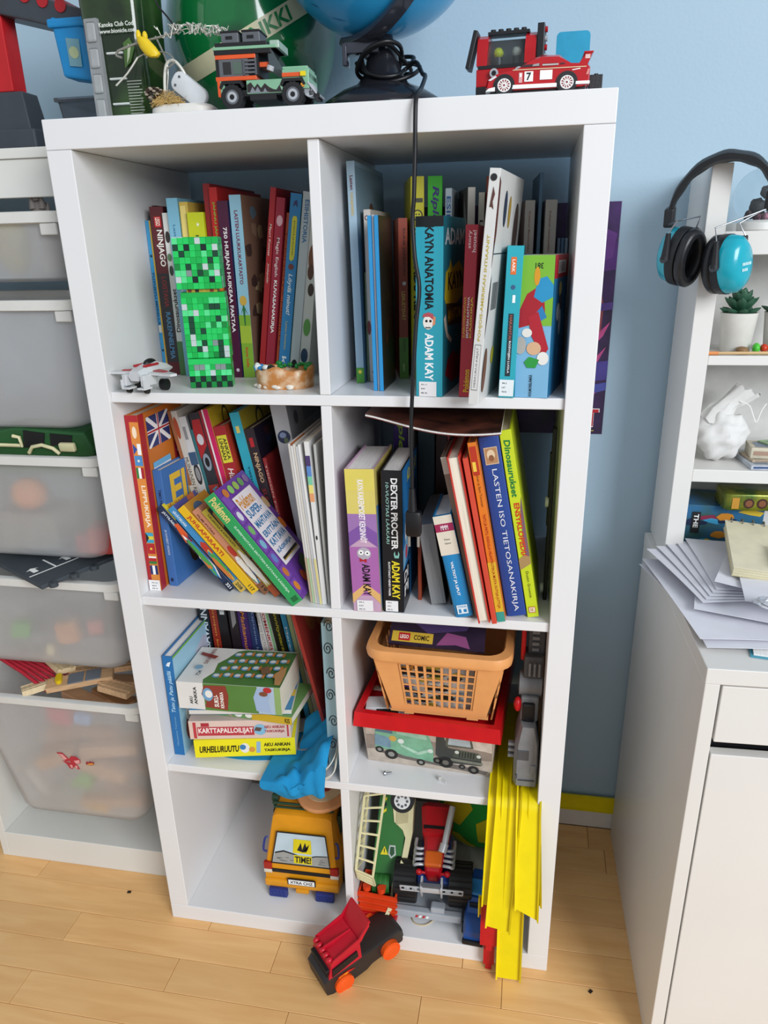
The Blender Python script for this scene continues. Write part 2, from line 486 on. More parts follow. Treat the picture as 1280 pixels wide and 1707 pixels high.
B('pale blue atlas with palm tree and ship, lettered LASTEN LUUKKUKARTASTO', -.1805, .155, S1, .0195, .281, .21, '#8fbcd2', group=GA, cover=[('r', 0, .0, 1, 1, '#8a6a58')] + blobs(['#4f3c38', '#a88a70', '#6f8a9a', '#c9b48c'], 14, 5), spine=[('r', 0, 0, 1, .36, '#7fa838'), ('r', 0, .2, 1, .3, '#a3b83e'), ('t', 'LASTEN LUUKKUKARTASTO', .36, .53, .66, .92, '#7a2440', -90, .02), ('d', .5, .44, .006, .008, '#c9a24a'), ('p', [(.2, .36), (.5, .42), (.85, .36), (.6, .39), (.56, .3), (.46, .3), (.42, .39)], '#2f6e3a'), ('t', 'Anne Sofie', .35, .06, .6, .18, '#c8402e')])
LB = 8.6
B('slim red book leaning right, signed in white script', -.1555, .156, S1, .0095, .292, .21, '#a31f27', lean=LB, group=GA, spine=[('t', 'Mauri Kunnas', .3, .66, .68, .82, '#e8cfc8', -90, .01, .2), ('t', 'Joulupukki', .3, .52, .68, .62, '#e8cfc8', -90, .01, .2)])
B('crimson picture dictionary lettered KUVASANAKIRJA', -.1450, .157, S1, .0145, .277, .20, '#9b2138', lean=LB, group=GA, spine=[('d', .55, .88, .005, .008, '#d8a8b4'), ('t', 'Magic English', .3, .58, .72, .79, '#f0dce0', -90, .01), ('t', 'KUVASANAKIRJA', .28, .26, .74, .56, '#f6f0f0', -90, .04)])
B('very thin orange book between crimson and blue ones', -.1294, .165, S1, .0055, .256, .19, '#c2552c', lean=LB, group=GA, spine=[('t', 'TARINOITA PIENILLE', .3, .2, .7, .9, '#7c2f1c')])
B('bright blue book with yellow label, lettered Löydä minut!', -.1225, .158, S1, .0185, .282, .20, '#2e83bf', lean=LB, group=GA, cover=[('r', 0, 0, 1, 1, '#3f6f46')], spine=[('p', [(.3, .66), (.45, .65), (.68, .66), (.74, .69), (.74, .87), (.66, .885), (.4, .885), (.3, .87)], '#d8d23e'), ('t', 'ETSINTÄ JA PUUHIA', .44, .68, .6, .86, '#4a5a20'), ('d', .5, .62, .0045, '#7a3c38'), ('t', 'Löydä minut!', .25, .36, .72, .58, '#e6eef4', -90, .02, .2), ('t', 'Lasten kuvitettu', .4, .16, .6, .32, '#d8c86a', -90, .0), ('t', 'ki', .3, .06, .7, .12, '#e6eef4'), ('p', [(.3, .93), (.5, .945), (.7, .93), (.6, .965), (.4, .96)], '#3a2f6a')])
B('grey-white leaning book lettered ESIHISTORIA in blue', -.1030, .159, S1, .0150, .284, .20, '#bfc8cf', lean=LB, group=GA, cover=[('r', 0, 0, 1, 1, '#e0e2e2')], spine=[('t', 'ESIHISTORIA', .3, .74, .75, .96, '#2f72a8', -90, .02), ('d', .5, .07, .005, .009, '#1d2024')])
B('white book with brown and green animal pictures beside the divider', -.0868, .160, S1, .0165, .268, .18, '#cfd0cc', lean=LB - .4, group=GA, spine=[('d', .5, .7, .006, .02, '#7a4a2c'), ('d', .45, .62, .005, .012, '#5a3522'), ('d', .6, .52, .005, .01, '#3c2a22'), ('d', .5, .3, .006, .014, '#5d9a48'), ('d', .45, .13, .006, .012, '#24405e'), ('d', .5, .04, .005, .01, '#8a2f2a')])

GB = 'books in the top compartment behind the hanging cord'
B('tall pale blue-grey picture book with green foot, beside the divider', .0245, .112, S1, .0125, .317, .22, '#9db6c6', group=GB, lean=-1, cover=[('r', 0, .0, 1, .98, '#7f99a8'), ('d', .5, .80, .018, .012, '#6a4b38'), ('d', .45, .66, .02, .012, '#8a7a4a')], spine=[('t', 'Lasten', .35, .88, .75, .94, '#6a3040'), ('t', 'runoaarteisto', .35, .77, .75, .87, '#c8b070'), ('r', 0, 0, 1, .075, '#4f9a36'), ('d', .5, .055, .003, '#e8d84a')])
B('thin green-edged booklet squeezed beside the tall pale blue book', .0378, .130, S1, .0042, .165, .16, '#7c9070', group=GB, kind='soft')
B('narrow cream book with small round emblem on top of spine', .0430, .126, S1, .0105, .253, .17, '#cdc6bd', group=GB, lean=-.8, spine=[('d', .5, .955, .0035, '#6a4048'), ('d', .5, .955, .0022, '#cdc6bd'), ('d', .2, .33, .003, .011, '#7c3030'), ('d', .6, .06, .002, '#8a5040')])
B('thin bright blue folder, first of a matching pair', .0650, .046, S1, .0052, .242, .105, '#2f93cf', group=GB, kind='soft', lean=-.8)
B('slim grey-white booklet held between two blue folders', .0706, .049, S1, .0036, .243, .10, '#b9bcc0', group=GB, kind='soft', lean=-.8)
B('bright blue folder with dark picture cover, second of a matching pair', .0748, .044, S1, .0060, .242, .105, '#2f93cf', group=GB, kind='soft', lean=-.8, cover=[('r', 0, 0, 1, 1, '#2a2322')] + blobs(['#4a3a2c', '#27303a', '#5a2f28'], 7, 9))
B('rust red and green book lettered LEMUETSIVÄT', .0865, .156, S1, .0145, .241, .13, '#9b402a', yaw=13, group=GB, spine=[('r', 0, 0, 1, .27, '#5c8c34'), ('t', 'RUNE JANSSON', .45, .66, .75, .94, '#4a1f18'), ('t', 'LEMUETSIVÄT', .3, .38, .78, .56, '#d8b05a', -90, .02), ('t', 'WSOY', .35, .05, .6, .1, '#c8dca0'), ('t', 'PAINOS', .45, .18, .68, .26, '#2e4a1c'), ('d', .6, .61, .003, '#d8d0c8')])
B('yellow book with large black lettering behind the rust red one', .1050, .165, S1, .0205, .298, .14, '#cdc416', yaw=13, group=GB, spine=[('r', .1, .88, .9, .90, '#3a3a20'), ('d', .5, .82, .008, '#1b1b1b'), ('d', .5, .82, .0062, '#d8cf30'), ('d', .4, .825, .0012, '#1b1b1b'), ('d', .62, .825, .0012, '#1b1b1b'), ('t', 'RECORDS RECORDS', .18, .12, .82, .76, '#1a1a14', -90, .04)])
B('vivid green book with purple script lettering, top row', .1300, .172, S1, .0220, .298, .14, '#3fae2e', yaw=6, group=GB, spine=[('t', "Ripley's", .22, .70, .80, .95, '#352a72', -90, .05, .2), ('t', 'TOTTA', .2, .3, .8, .6, '#352a72')])
B('small white book with blue lettering behind the teal anatomy book', .1560, .178, S1, .0100, .281, .10, '#b9c6cf', group=GB, spine=[('t', 'ESIHISTORIA', .2, .55, .85, .96, '#2a5f98', -90, .03)])
B('navy blue book almost hidden behind the teal anatomy book', .1560, .290, S1, .0135, .272, .09, '#203a64', group=GB)
B('white-spined book with dark angular drawing on its grey side', .1905, .172, S1, .0115, .281, .10, '#c9c4bc', yaw=13, group=GB, lefts=[('r', 0, 0, 1, 1, '#55504c'), ('p', [(.62, .98), (1, .78), (1, .62), (.8, .8), (.55, .6)], '#b9b4ae'), ('p', [(.3, .9), (.6, .75), (.35, .6)], '#8f8a84')], spine=[('r', .04, .45, .96, .78, '#d8d4cc'), ('t', 'MERKURIUS', .3, .46, .72, .77, '#2a2a2c', -90, .02)])
B('off-white book lettered Lasten En beside the leaning white book', .2060, .182, S1, .0090, .274, .16, '#c8c4b6', group=GB, spine=[('t', 'Lasten Ensi', .25, .55, .8, .86, '#25252a', -90, .03)])
B('thin red-brown book standing behind the leaning white book', .2165, .190, S1, .0060, .296, .16, '#93402c', group=GB)
B('thick teal hardback with black lettering and a small skull on spine', .1350, .0080, S1, .0385, .238, .15, '#2f9fb4', yaw=-6, group=GB, spine=[('r', 0, .945, 1, 1, '#15191c'), ('t', 'KAYN ANATOMIA', .34, .50, .66, .95, '#14181c', -90, .05), ('t', 'ADAM KAY', .34, .095, .66, .37, '#eef4f6', -90, .06), ('d', .46, .43, .0075, .0095, '#ece8e2'), ('p', [(.24, .46), (.3, .478), (.48, .487), (.66, .476), (.68, .44), (.6, .45), (.5, .462)], '#b5525a'), ('p', [(.62, .41), (.72, .42), (.74, .46), (.66, .465)], '#d88c62'), ('d', .40, .438, .0018, '#16161a'), ('d', .55, .438, .0018, '#16161a'), ('r', .36, .398, .56, .404, '#16161a')] + [('r', .12, 0, .78, .088, '#e9e9ec'), ('t', '59.11', .2, .066, .42, .075, '#22222a', 0), ('t', 'KAY', .2, .042, .36, .051, '#22222a', 0), ('t', 'PK N', .2, .016, .42, .025, '#22222a', 0)],
  cover=[('r', 0, .0, 1, 1, '#1e7486'), ('t', 'ADAM', .06, .85, .95, .94, '#dfe8ea', 0, .05), ('p', [(.1, .70), (.25, .73), (.3, .77), (.4, .72), (.7, .76), (.95, .7), (.95, .55), (.5, .50), (.2, .48), (.05, .56)], '#c9b826'), ('t', 'KAYN', .2, .6, .95, .7, '#15181c', 0, .05), ('p', [(.12, .53), (.95, .5), (.95, .38), (.2, .4)], '#3a331c'), ('t', 'ANATOMIA', .2, .42, .93, .49, '#c9a82a', 0, .04), ('p', [(.02, .45), (.1, .47), (.14, .42), (.2, .36), (.4, .31), (.34, .29), (.14, .34), (.06, .4)], '#cfc6b4'), ('p', [(.1, .12), (.2, .2), (.45, .24), (.6, .2), (.95, .22), (.95, .06), (.4, .05)], '#8a1f2a')])
B('pinkish red manual with yellow and white title reading upward', .1965, .006, S1, .0165, .226, .16, '#b02c3c', lean=1.5, group=GB, spine=[('t', 'story', .25, .87, .55, .97, '#f0c8cc', 90, .03), ('t', 'house!', .58, .85, .9, .97, '#f0c8cc', 90, .03), ('t', 'SUPERHYPERMAHTAVA', .1, .36, .3, .6, '#d8a63a', 90, .03), ('t', 'ERITTÄIN KATTAVA', .36, .36, .58, .6, '#f2ecec', 90, .03), ('t', 'KÄSIKIRJA', .64, .36, .88, .6, '#e0c23c', 90, .04), ('t', 'Pokémon', .35, .03, .85, .17, '#e0b02c', 90, .06)])
B('tall white leaning book lettered POHJOIS-AMERIKAN INTIAANIT', .2140, -.048, S1, .0135, .2875, .205, '#d6d6d4', lean=4.2, yaw=-7, group=GB, spine=[('t', 'POHJOIS-AMERIKAN INTIAANIT', .35, .29, .7, .74, '#b9a43a', 90, .02), ('r', .18, .065, .8, .275, '#9a9a98'), ('r', .23, .07, .75, .27, '#d6d6d4'), ('t', 'MERKURIUS-KIRJAT', .38, .08, .64, .26, '#2c2c2e', 90, .0), ('d', .45, .965, .0042, '#28282a'), ('p', [(.3, .85), (.5, .93), (.7, .9), (.55, .87), (.7, .84), (.5, .85)], '#5a3a34')], cover=[('r', .02, .66, .98, .665, '#2a2a2c'), ('p', [(.0, .6), (.06, .75), (.05, .95), (0, .97)], '#5a2c24'), ('p', [(0, .3), (.05, .42), (.04, .58), (0, .5)], '#4a2620'), ('d', .3, .85, .012, .022, '#2c3a50'), ('d', .48, .84, .01, .02, '#a88a3a'), ('d', .8, .75, .02, .04, '#4a3a36'), ('r', .12, .42, .3, .54, '#8c8c8c'), ('r', .15, .42, .17, .54, '#222222'), ('r', .2, .42, .22, .54, '#222222'), ('r', .26, .42, .27, .54, '#222222'), ('d', .78, .48, .015, .035, '#55504e'), ('d', .1, .15, .012, .03, '#7a4a34'), ('d', .35, .2, .01, .012, '#d8c83a')])
B('teal paperback with orange logo, lettered ROSVOJEN LUOLA', .2525, .004, S1, .0215, .199, .15, '#2aa2b2', lean=1.5, group=GB, spine=[('r', .28, .82, .62, .93, '#d86a30'), ('t', 'LARK', .36, .835, .54, .915, '#f2e4d8', -90, .03), ('d', .5, .74, .003, '#3a5a80'), ('t', '1', .5, .64, .68, .69, '#e8f2f4', 0, .03), ('r', .34, .15, .66, .57, '#233038'), ('t', 'HAKANTAI', .42, .40, .58, .56, '#a85a48', -90, .03), ('t', 'ROSVOJEN LUOLA', .42, .17, .58, .39, '#e2e6e8', -90, .03), ('r', .02, .01, .95, .125, '#dfe8ec'), ('t', '84.2', .2, .095, .5, .107, '#22222a', 0), ('t', 'LAT', .2, .065, .42, .077, '#22222a', 0), ('t', 'VU K', .2, .035, .52, .047, '#22222a', 0)])
B('thick comic pocket book numbered 381 with green and blue spine', .2745, .012, S1, .0465, .187, .125, '#7fb7dc', yaw=-10, group=GB, kind='soft', cover=[('r', 0, 0, 1, .84, '#1f6f9c'), ('r', 0, .84, 1, 1, '#b3202e'), ('r', .25, .87, .8, .96, '#e2e2e2'), ('r', .3, .88, .34, .95, '#222222'), ('r', .42, .88, .45, .95, '#222222'), ('r', .5, .88, .56, .95, '#222222'), ('r', .63, .88, .66, .95, '#222222'), ('d', .45, .76, .012, .01, '#d8c46a'), ('d', .5, .66, .014, .012, '#4a3a34'), ('d', .35, .6, .014, .012, '#e0dcd6'), ('d', .5, .52, .01, .018, '#cfd4d8'), ('d', .4, .3, .01, .01, '#2a86b4')], spine=[('r', 0, .52, 1, 1, '#7db83c'), ('t', '381', .45, .91, .68, .95, '#1d2a14', 180, .04), ('p', [(0, .6), (.25, .74), (.62, .8), (.75, .72), (.8, .6), (.6, .55), (.3, .52), (0, .5)], '#a82430'), ('p', [(.45, .72), (.55, .84), (.8, .86), (1, .8), (1, .72), (.7, .68)], '#2f93c4'), ('d', .52, .86, .004, .012, '#d89a2c'), ('p', [(.5, .6), (.7, .66), (.85, .58), (.6, .54)], '#2f7fb8'), ('p', [(.3, .58), (.6, .62), (.95, .36), (.8, .3), (.45, .44)], '#b22634'), ('d', .3, .47, .007, .006, '#e8e6e0'), ('d', .52, .36, .010, .009, '#d9b08c'), ('d', .12, .38, .008, .012, '#b4b0aa'), ('d', .8, .29, .008, .009, '#e9e8e4'), ('p', [(.25, .26), (.4, .3), (.7, .28), (.6, .22), (.35, .22)], '#2f9a44'), ('t', 'KOLMOISELÄMÄÄ', .42, .01, .52, .17, '#1a2a3a', 90, .04)])
B('white workbook marked 1A with small red foot, back of top row', .2755, .200, S1, .0150, .262, .16, '#cfc9c2', yaw=5, group=GB, spine=[('t', 'Kultainen Matematiikka', .4, .72, .58, .94, '#a06a58'), ('t', '1A', .3, .62, .75, .655, '#b0402e', 0, .02), ('r', 0, .0, 1, .56, '#a8343a')])
B('slim blue-grey folder standing tall between the two white workbooks', .2952, .210, S1, .0055, .300, .16, '#5f86a4', yaw=4, group=GB, kind='soft')
B('white workbook marked 1B with orange foot, back of top row', .3060, .200, S1, .0175, .262, .14, '#cfc9c2', yaw=3, group=GB, spine=[('t', 'Kultainen matematiikka', .35, .72, .52, .94, '#a06a58'), ('t', '1B', .25, .635, .7, .67, '#b0402e', 0, .02), ('p', [(0, .5), (0, .6), (.4, .595), (1, .54), (1, .5)], '#c8642c'), ('r', 0, 0, 1, .52, '#c8642c')])
for i, lab in enumerate(('first thin blue card wallet in the far corner of top row', 'second thin blue card wallet in the far corner of top row', 'third thin blue card wallet, against the shelf side of top row')):
    B(lab, .3268 + .0057 * i, .215, S1, .0046, .208, .12, ('#7c94b2', '#5a7da6', '#8ea3b8')[i], group='thin blue card wallets', kind='soft')
# ------------------------------------------------------------------ second row, compartment with the flag book
GC = 'books in the second row beside the magazines'
B('orange and red flag book lettered LIPPUKIRJA', -.3435, .034, S2, .0225, .309, .25, '#c9722a', group=GC, spine=[('r', 0, 0, .30, 1, '#a8222a'), ('r', .30, .0, 1, .965, '#d8873a'), ('r', .0, .965, 1, 1, '#a8222a'), ('t', 'LIPPUKIRJA', .46, .38, .88, .62, '#f2e2cc', -90, .04), ('d', .62, .91, .004, .010, '#f0dcc0'), ('p', [(0.346, .85), (0.666, .82), (0.346, .79)], '#2a4a9a'), ('r', 0.666, .79, 0.96, .85, '#f0f0f0'), ('r', 0.346, .73, 0.96, .785, '#4a8ac4'), ('d', .65, .757, .002, '#f0e8d0'), ('r', 0.346, .66, 0.525, .72, '#2e7a3a'), ('r', 0.525, .66, 0.73, .72, '#f0f0f0'), ('r', 0.73, .66, 0.96, .72, '#a8242c'), ('r', 0.346, .29, 0.96, .35, '#3aa0c4'), ('r', 0.346, .31, 0.96, .33, '#d8c83a'), ('p', [(0.346, .29), (0.602, .32), (0.346, .35)], '#1a1a1c'), ('r', 0.346, .225, 0.96, .285, '#b4242c'), ('d', .65, .255, .0022, '#e8c83a'), ('r', 0.346, .18, 0.96, .2, '#b4242c'), ('r', 0.346, .2, 0.96, .21, '#f0f0f0'), ('r', 0.346, .165, 0.96, .18, '#2e7a3a'), ('r', 0.346, .10, 0.96, .155, '#22346a'), ('r', 0.538, .10, 0.755, .155, '#f0f0f0'), ('r', 0.05, 0, .98, .065, '#eceaea'), ('t', '95.21', .3, .045, .8, .052, '#22222a', 0), ('t', 'MAT', .3, .027, .7, .034, '#22222a', 0), ('t', 'PK A', .3, .01, .75, .017, '#22222a', 0)],
  cover=[('r', 0, 0, .075, 1, '#a8222a'), ('r', .1, .80, .42, .97, '#27346e'), ('r', .1, .875, .42, .895, '#f0f0f0'), ('r', .245, .80, .275, .97, '#f0f0f0'), ('p', [(.1, .8), (.13, .8), (.42, .96), (.42, .97), (.39, .97), (.1, .81)], '#f0f0f0'), ('p', [(.42, .8), (.42, .815), (.13, .97), (.1, .97), (.1, .955), (.39, .8)], '#f0f0f0'), ('r', .1, .88, .42, .89, '#b8202c'), ('r', .252, .80, .268, .97, '#b8202c'), ('r', .12, .69, .38, .72, '#6fb2dc'), ('r', .12, .66, .38, .69, '#f0f0f0'), ('r', .12, .63, .38, .66, '#6fb2dc'), ('d', .25, .675, .003, '#c88a3a'), ('p', [(.45, .63), (.45, .78), (.6, .70), (.5, .69), (.62, .63)], '#b02a3a'), ('d', .5, .655, .004, '#f0f0f0'), ('d', .5, .72, .004, '#f0f0f0'), ('r', .62, .80, .86, .83, '#1c1c1e'), ('r', .62, .77, .86, .80, '#f0f0f0'), ('r', .62, .74, .86, .77, '#2e7a3a'), ('p', [(.62, .74), (.72, .785), (.62, .83)], '#b02a3a'), ('d', .7, .93, .02, .022, '#e8c898'), ('r', .62, .92, .8, .94, '#e8c898'), ('r', .3, .5, .55, .58, '#2e8a3a'), ('p', [(.3, .5), (.33, .5), (.55, .57), (.55, .58), (.52, .58), (.3, .51)], '#e8d23a'), ('r', .75, .6, .95, .64, '#b8202c'), ('r', .75, .56, .95, .6, '#f0f0f0'), ('r', .12, .4, .2, .5, '#e8e8e8'), ('r', .15, .2, .3, .28, '#1c1c1e'), ('r', .1, .02, .3, .06, '#8a2430'), ('r', .85, .87, 1, .95, '#2e8a3a'), ('d', .93, .91, .01, '#e8d23a')])
B('blue hardback with big yellow title leaning on the flag book', -.3165, .056, S2, .0160, .212, .15, '#3f6fae', lean=-1, yaw=-4, group=GC, cover=[('t', 'Ella', .16, .66, .88, .93, '#e2b93a', 0, .06), ('d', .5, .3, .022, .045, '#4a3428'), ('d', .48, .3, .014, .03, '#7a5438'), ('d', .86, .26, .012, .02, '#c9d4dc'), ('d', .85, .6, .01, .012, '#dfe4ea')], spine=[('t', 'TIMO PARVELA', .35, .62, .68, .84, '#1c2a4a', -90, .02), ('t', 'JA KAVERIT HIONOI', .35, .28, .68, .5, '#c3d2e4', -90, .02), ('r', .3, .04, .6, .07, '#1c2a4a')])
LC = -10.3
B('brown-edged leaning book lettered NEN ROOMA', -.2672, .137, S2, .0168, .298, .22, '#c6c0b6', lean=LC, group=GC, spine=[('r', 0, .55, .4, 1, '#9a5f3c'), ('t', 'MUINAINEN ROOMA', .45, .42, .85, .72, '#2a2a2c', -90, .0), ('d', .6, .9, .004, .02, '#a84a2c')])
B('white leaning book with car wheel picture on spine', -.2498, .137, S2, .0140, .289, .22, '#c9c9c9', lean=LC, group=GC, cover=[('r', 0, 0, 1, 1, '#8a8a8c')], spine=[('r', .2, .86, .6, .94, '#8a8a8c'), ('d', .5, .64, .006, .02, '#2a2a30'), ('d', .5, .64, .004, .013, '#8a8a8c'), ('r', 0, .7, 1, .78, '#3c5674'), ('r', 0, .3, 1, .52, '#6a3a34')])
B('thin dark teal book between the two car books', -.2352, .137, S2, .0055, .267, .2, '#2f6a70', lean=LC, group=GC)
B('red and black car book lettered Vauhdin in blue', -.2293, .137, S2, .0195, .296, .22, '#2c2c32', lean=LC, group=GC, cover=[('r', 0, 0, 1, 1, '#3a3a40')], spine=[('p', [(.05, .72), (.95, .8), (.95, .96), (.2, .96), (.05, .9)], '#a4262a'), ('d', .55, .7, .007, .016, '#8a94a0'), ('d', .55, .7, .004, .009, '#1a1a1e'), ('d', .5, .84, .006, .01, '#c8c8cc'), ('r', 0, .38, 1, .56, '#a83a34'), ('t', 'Vauhdin', .3, .36, .8, .55, '#4aa0c8', -90, .05)])
B('thin dark red leaning book beside the pink one', -.2091, .137, S2, .0055, .301, .22, '#8e1e2a', lean=LC, group=GC)
B('leaning book with bright pink spine and yellow cover', -.2032, .137, S2, .0118, .303, .22, '#c8a82c', lean=LC, group=GC, spine=[('r', .0, 0, .25, 1, '#e6e0e0'), ('r', .25, 0, 1, 1, '#c9205c')], cover=[('d', .3, .9, .015, .025, '#2a2a24'), ('d', .3, .9, .011, .02, '#d8b83a'), ('d', .7, .92, .03, .02, '#b4603a')])
B('red leaning comic book with a yellow tag on its spine', -.1908, .137, S2, .0230, .273, .2, '#a3262c', lean=LC, group=GC, cover=[('r', 0, 0, 1, 1, '#3a2a34'), ('p', [(0, .6), (.4, .7), (.7, .95), (.2, 1), (0, 1)], '#b8402c'), ('p', [(.4, .6), (.8, .55), (.9, .8), (.6, .75)], '#c9a23a')], spine=[('r', .1, .76, .9, .94, '#d8cf3a'), ('t', 'ANKKA', .54, .78, .82, .92, '#22221a', -90, .03), ('t', 'LINNAN', .2, .78, .48, .92, '#22221a', -90, .03), ('t', 'Huvin', .3, .58, .75, .72, '#e8d4d0', -90, .03, .2)])
B('bright teal leaning book lettered TIEDON JÄLJILLÄ', -.1540, .137, S2, .0180, .298, .22, '#2fa3b8', lean=LC, group=GC, cover=[('r', 0, 0, 1, 1, '#9a8a2c'), ('d', .4, .88, .02, .03, '#2a2a20'), ('d', .4, .88, .015, .023, '#b8a83a'), ('r', .7, .8, .95, .98, '#7a6a24')], spine=[('r', .3, .88, .65, .92, '#d8c86a'), ('t', 'TIEDON JÄLJILLÄ', .4, .36, .68, .68, '#16384a', -90, .03)])
B('dark leaning book with red tag and silver lettering', -.1353, .137, S2, .0185, .270, .21, '#2d2228', lean=LC, group=GC, cover=[('r', 0, 0, 1, 1, '#211a2c')] + blobs(['#3a2f5a', '#4a2a34', '#2a3a5a'], 8, 12), spine=[('r', .3, .88, .68, .94, '#b4242c'), ('t', 'NINJAGO', .25, .64, .75, .84, '#d8b48a', -90, .03), ('t', 'SUURI', .3, .44, .7, .6, '#8a2c2c', -90, .02)])
B('thin red leaning book with pale lettering next to magazines', -.1160, .137, S2, .0070, .219, .19, '#9c2c2e', lean=-10, group=GC, spine=[('t', 'TIEDON PORTAAT', .3, .3, .7, .95, '#d8b8ac', -90, .01)])
B('grey book with picture of planet Earth on its spine', -.0900, .137, S2, .0280, .311, .20, '#b4b6ba', lean=-8, group=GC, spine=[('d', .5, .82, .0115, '#26304e'), ('d', .45, .83, .006, .005, '#7f8fb0'), ('d', .6, .80, .004, .005, '#5a6a50')], cover=[('r', 0, 0, 1, 1, '#9a9ca2'), ('d', .2, .9, .012, '#55585e'), ('r', .4, .85, .95, .93, '#7a7c82')])
GM = 'white magazines at the end of the second row'
mags = [('white magazine with orange corner, first of the upright bunch', '#c9c6c0'), ('white magazine with pale green foot in the upright bunch', '#d8d8d6'), ('thin cream magazine in the middle of the upright bunch', '#d0ccc2'), ('thin light grey magazine in the upright bunch', '#c2c4c6'), ('white magazine with yellow foot beside the rainbow notebook', '#dcdcda')]
for i, (lab, c) in enumerate(mags):
    B(lab, -.0475 + .0042 * i, .025 - .001 * i, S2, .0039, .272 - .003 * (i % 2), .20, c, lean=-4.6, group=GM, kind='soft', cat='magazine', name='magazine', pages=PAPERW,
      spine=([('r', 0, .0, 1, .3, ('#b9a58c', '#a9c49c', '#c9c4b4', '#b0b4ba', '#d8cc8c')[i])]) , cover=[('p', [(0, .9), (.4, .95), (.4, 1), (0, 1)], '#b86a3a')] if i == 0 else ())
B('white notebook with rainbow coloured top of the spine', -.0265, .020, S2, .0075, .277, .20, '#dadad8', lean=-3.2, group=GM, kind='soft', cat='notebook', name='notebook', spine=[('r', 0, .86, 1, .92, '#4a3a6a'), ('r', 0, .80, 1, .86, '#5a86c4'), ('r', 0, .75, 1, .80, '#7ac4a0'), ('r', 0, .70, 1, .75, '#e0d47a'), ('r', 0, .65, 1, .70, '#dc9a6a'), ('d', .5, .43, .0015, .004, '#2a2a2c')])
B('thin grey magazine against the divider, second row', -.0172, .022, S2, .0042, .272, .20, '#b9bbb8', lean=-2.2, group=GM, kind='soft', cat='magazine', name='magazine')
# comic pocket books, tipped over
GP = 'comic pocket books tipped over in the second row'
def pocket(label, x, y, t, h, lean, c, spine, cover=(), z=S2, d=.088):
    return B(label, x, y, z, t, h, d, c, lean=lean, group=GP, kind='soft', spine=spine, cover=cover, pages=PAPER)
COM = ['#2f7fb8', '#d8b83a', '#b8343a', '#e8e2d8', '#3a3a40', '#c8763a', '#4a9a4a']
LP_ = -38.5
pocket('leftmost tipped comic pocket book, dark blue spine and yellow cover band', -.2000, .046, .0135, .187, LP_, '#22304e', [('t', 'JÄTTILÄISET', .25, .76, .7, .95, '#dfe6f0', -90, .03), ('p', [(0, .6), (.5, .8), (1, .78), (1, .66), (.4, .58)], '#d85a2c'), ('r', .05, .0, .95, .1, '#1c2438'), ('t', '321', .3, .02, .75, .08, '#e8e8e8', -90, .03)] + blobs(COM, 16, 21, .05, .1, .95, .7, .5), [('r', 0, .82, 1, 1, '#dcc72a'), ('t', 'AKU ANKAN', .1, .86, .8, .97, '#a82a2a', 0, .05)])
pocket('tipped comic pocket book with light blue spine top, numbered 208', -.1790, .045, .0135, .187, LP_, '#3f88bc', [('t', 'SÄVÄYSKUVIA', .3, .78, .72, .96, '#e6eef4', -90, .02), ('p', [(.1, .56), (.5, .6), (.95, .56), (.95, .45), (.1, .42)], '#b83a2c'), ('r', .0, .0, 1, .12, '#c9a84a'), ('t', '208', .25, .02, .75, .1, '#22201a', -90, .03)] + blobs(COM, 12, 22, .05, .12, .95, .5, .5), [('r', 0, .82, 1, 1, '#4a4a8c'), ('p', [(.4, .83), (.7, .86), (.9, 1), (.6, 1)], '#b8602c')])
pocket('bright yellow tipped comic pocket book lettered JUHLAPARAATI, numbered 117', -.1570, .040, .0155, .190, LP_, '#e2b51e', [('t', 'JUHLAPARAATI', .2, .44, .8, .9, '#b8402a', -90, .05), ('t', '117', .3, .02, .75, .085, '#22201a', -90, .03)], [('r', 0, .8, 1, 1, '#c08a2c'), ('d', .4, .9, .018, .012, '#4a6a8a')])
pocket('salmon pink tipped comic pocket book lettered FILMI PYÖRII', -.1350, .042, .0150, .186, LP_, '#c98a6c', [('t', 'FILMI PYÖRII', .2, .72, .5, .95, '#5a2c20', -90, .02), ('d', .6, .5, .005, .012, '#b83a2c'), ('d', .5, .38, .005, .012, '#e8e4e0'), ('r', 0, .0, 1, .12, '#8a5a3c'), ('t', '19', .3, .02, .75, .08, '#22201a', -90, .03)] + blobs(COM, 10, 23, .05, .12, .95, .4, .5))
pocket('olive yellow tipped comic pocket book lettered TUPLAROOLIA', -.1135, .036, .0125, .189, LP_, '#b7a43a', [('t', 'TUPLAROOLIA JA KONTTAUSTA', .3, .58, .68, .95, '#3a361a', -90, .02), ('r', 0, 0, 1, .12, '#b4542c')] + blobs(COM + ['#dcd6cc'], 18, 24, .05, .12, .95, .55, .5))
pocket('black tipped comic pocket book with orange lettering under the green one', -.0955, .031, .0115, .196, LP_, '#1d1d20', [('t', 'UKONVÄKI VAUNUKKA MURROSSA', .2, .04, .7, .66, '#b8863a', -90, .03), ('p', [(.2, .8), (.8, .84), (.8, .97), (.3, .95)], '#a8823a')])
POK = [('p', [(0, 0), (1, 0), (1, 1), (0, 1)], '#6d3f9a'), ('r', .0, .0, .012, 1, '#4a2a74')]
for k in range(7): POK.append(('p', [(.03 + .0, .04 + .13 * k), (.2, .04 + .13 * k + .01), (.2, .155 + .13 * k), (.03, .15 + .13 * k)], '#7f52ac'))
rd = random.Random(4)
for k in range(6): POK.append(('d', .115, .10 + .13 * k, .0075, .009, ['#d98a34', '#c87a3c', '#6a86c4', '#7fb8d0', '#7cb46a', '#d8dce4'][k]))
for k in range(5): POK.append(('d', .2 + .17 * k, .94, .009, .008, ['#c87a3c', '#8cc46a', '#9aba5a', '#6a9a5a', '#8a6a9a'][k]))
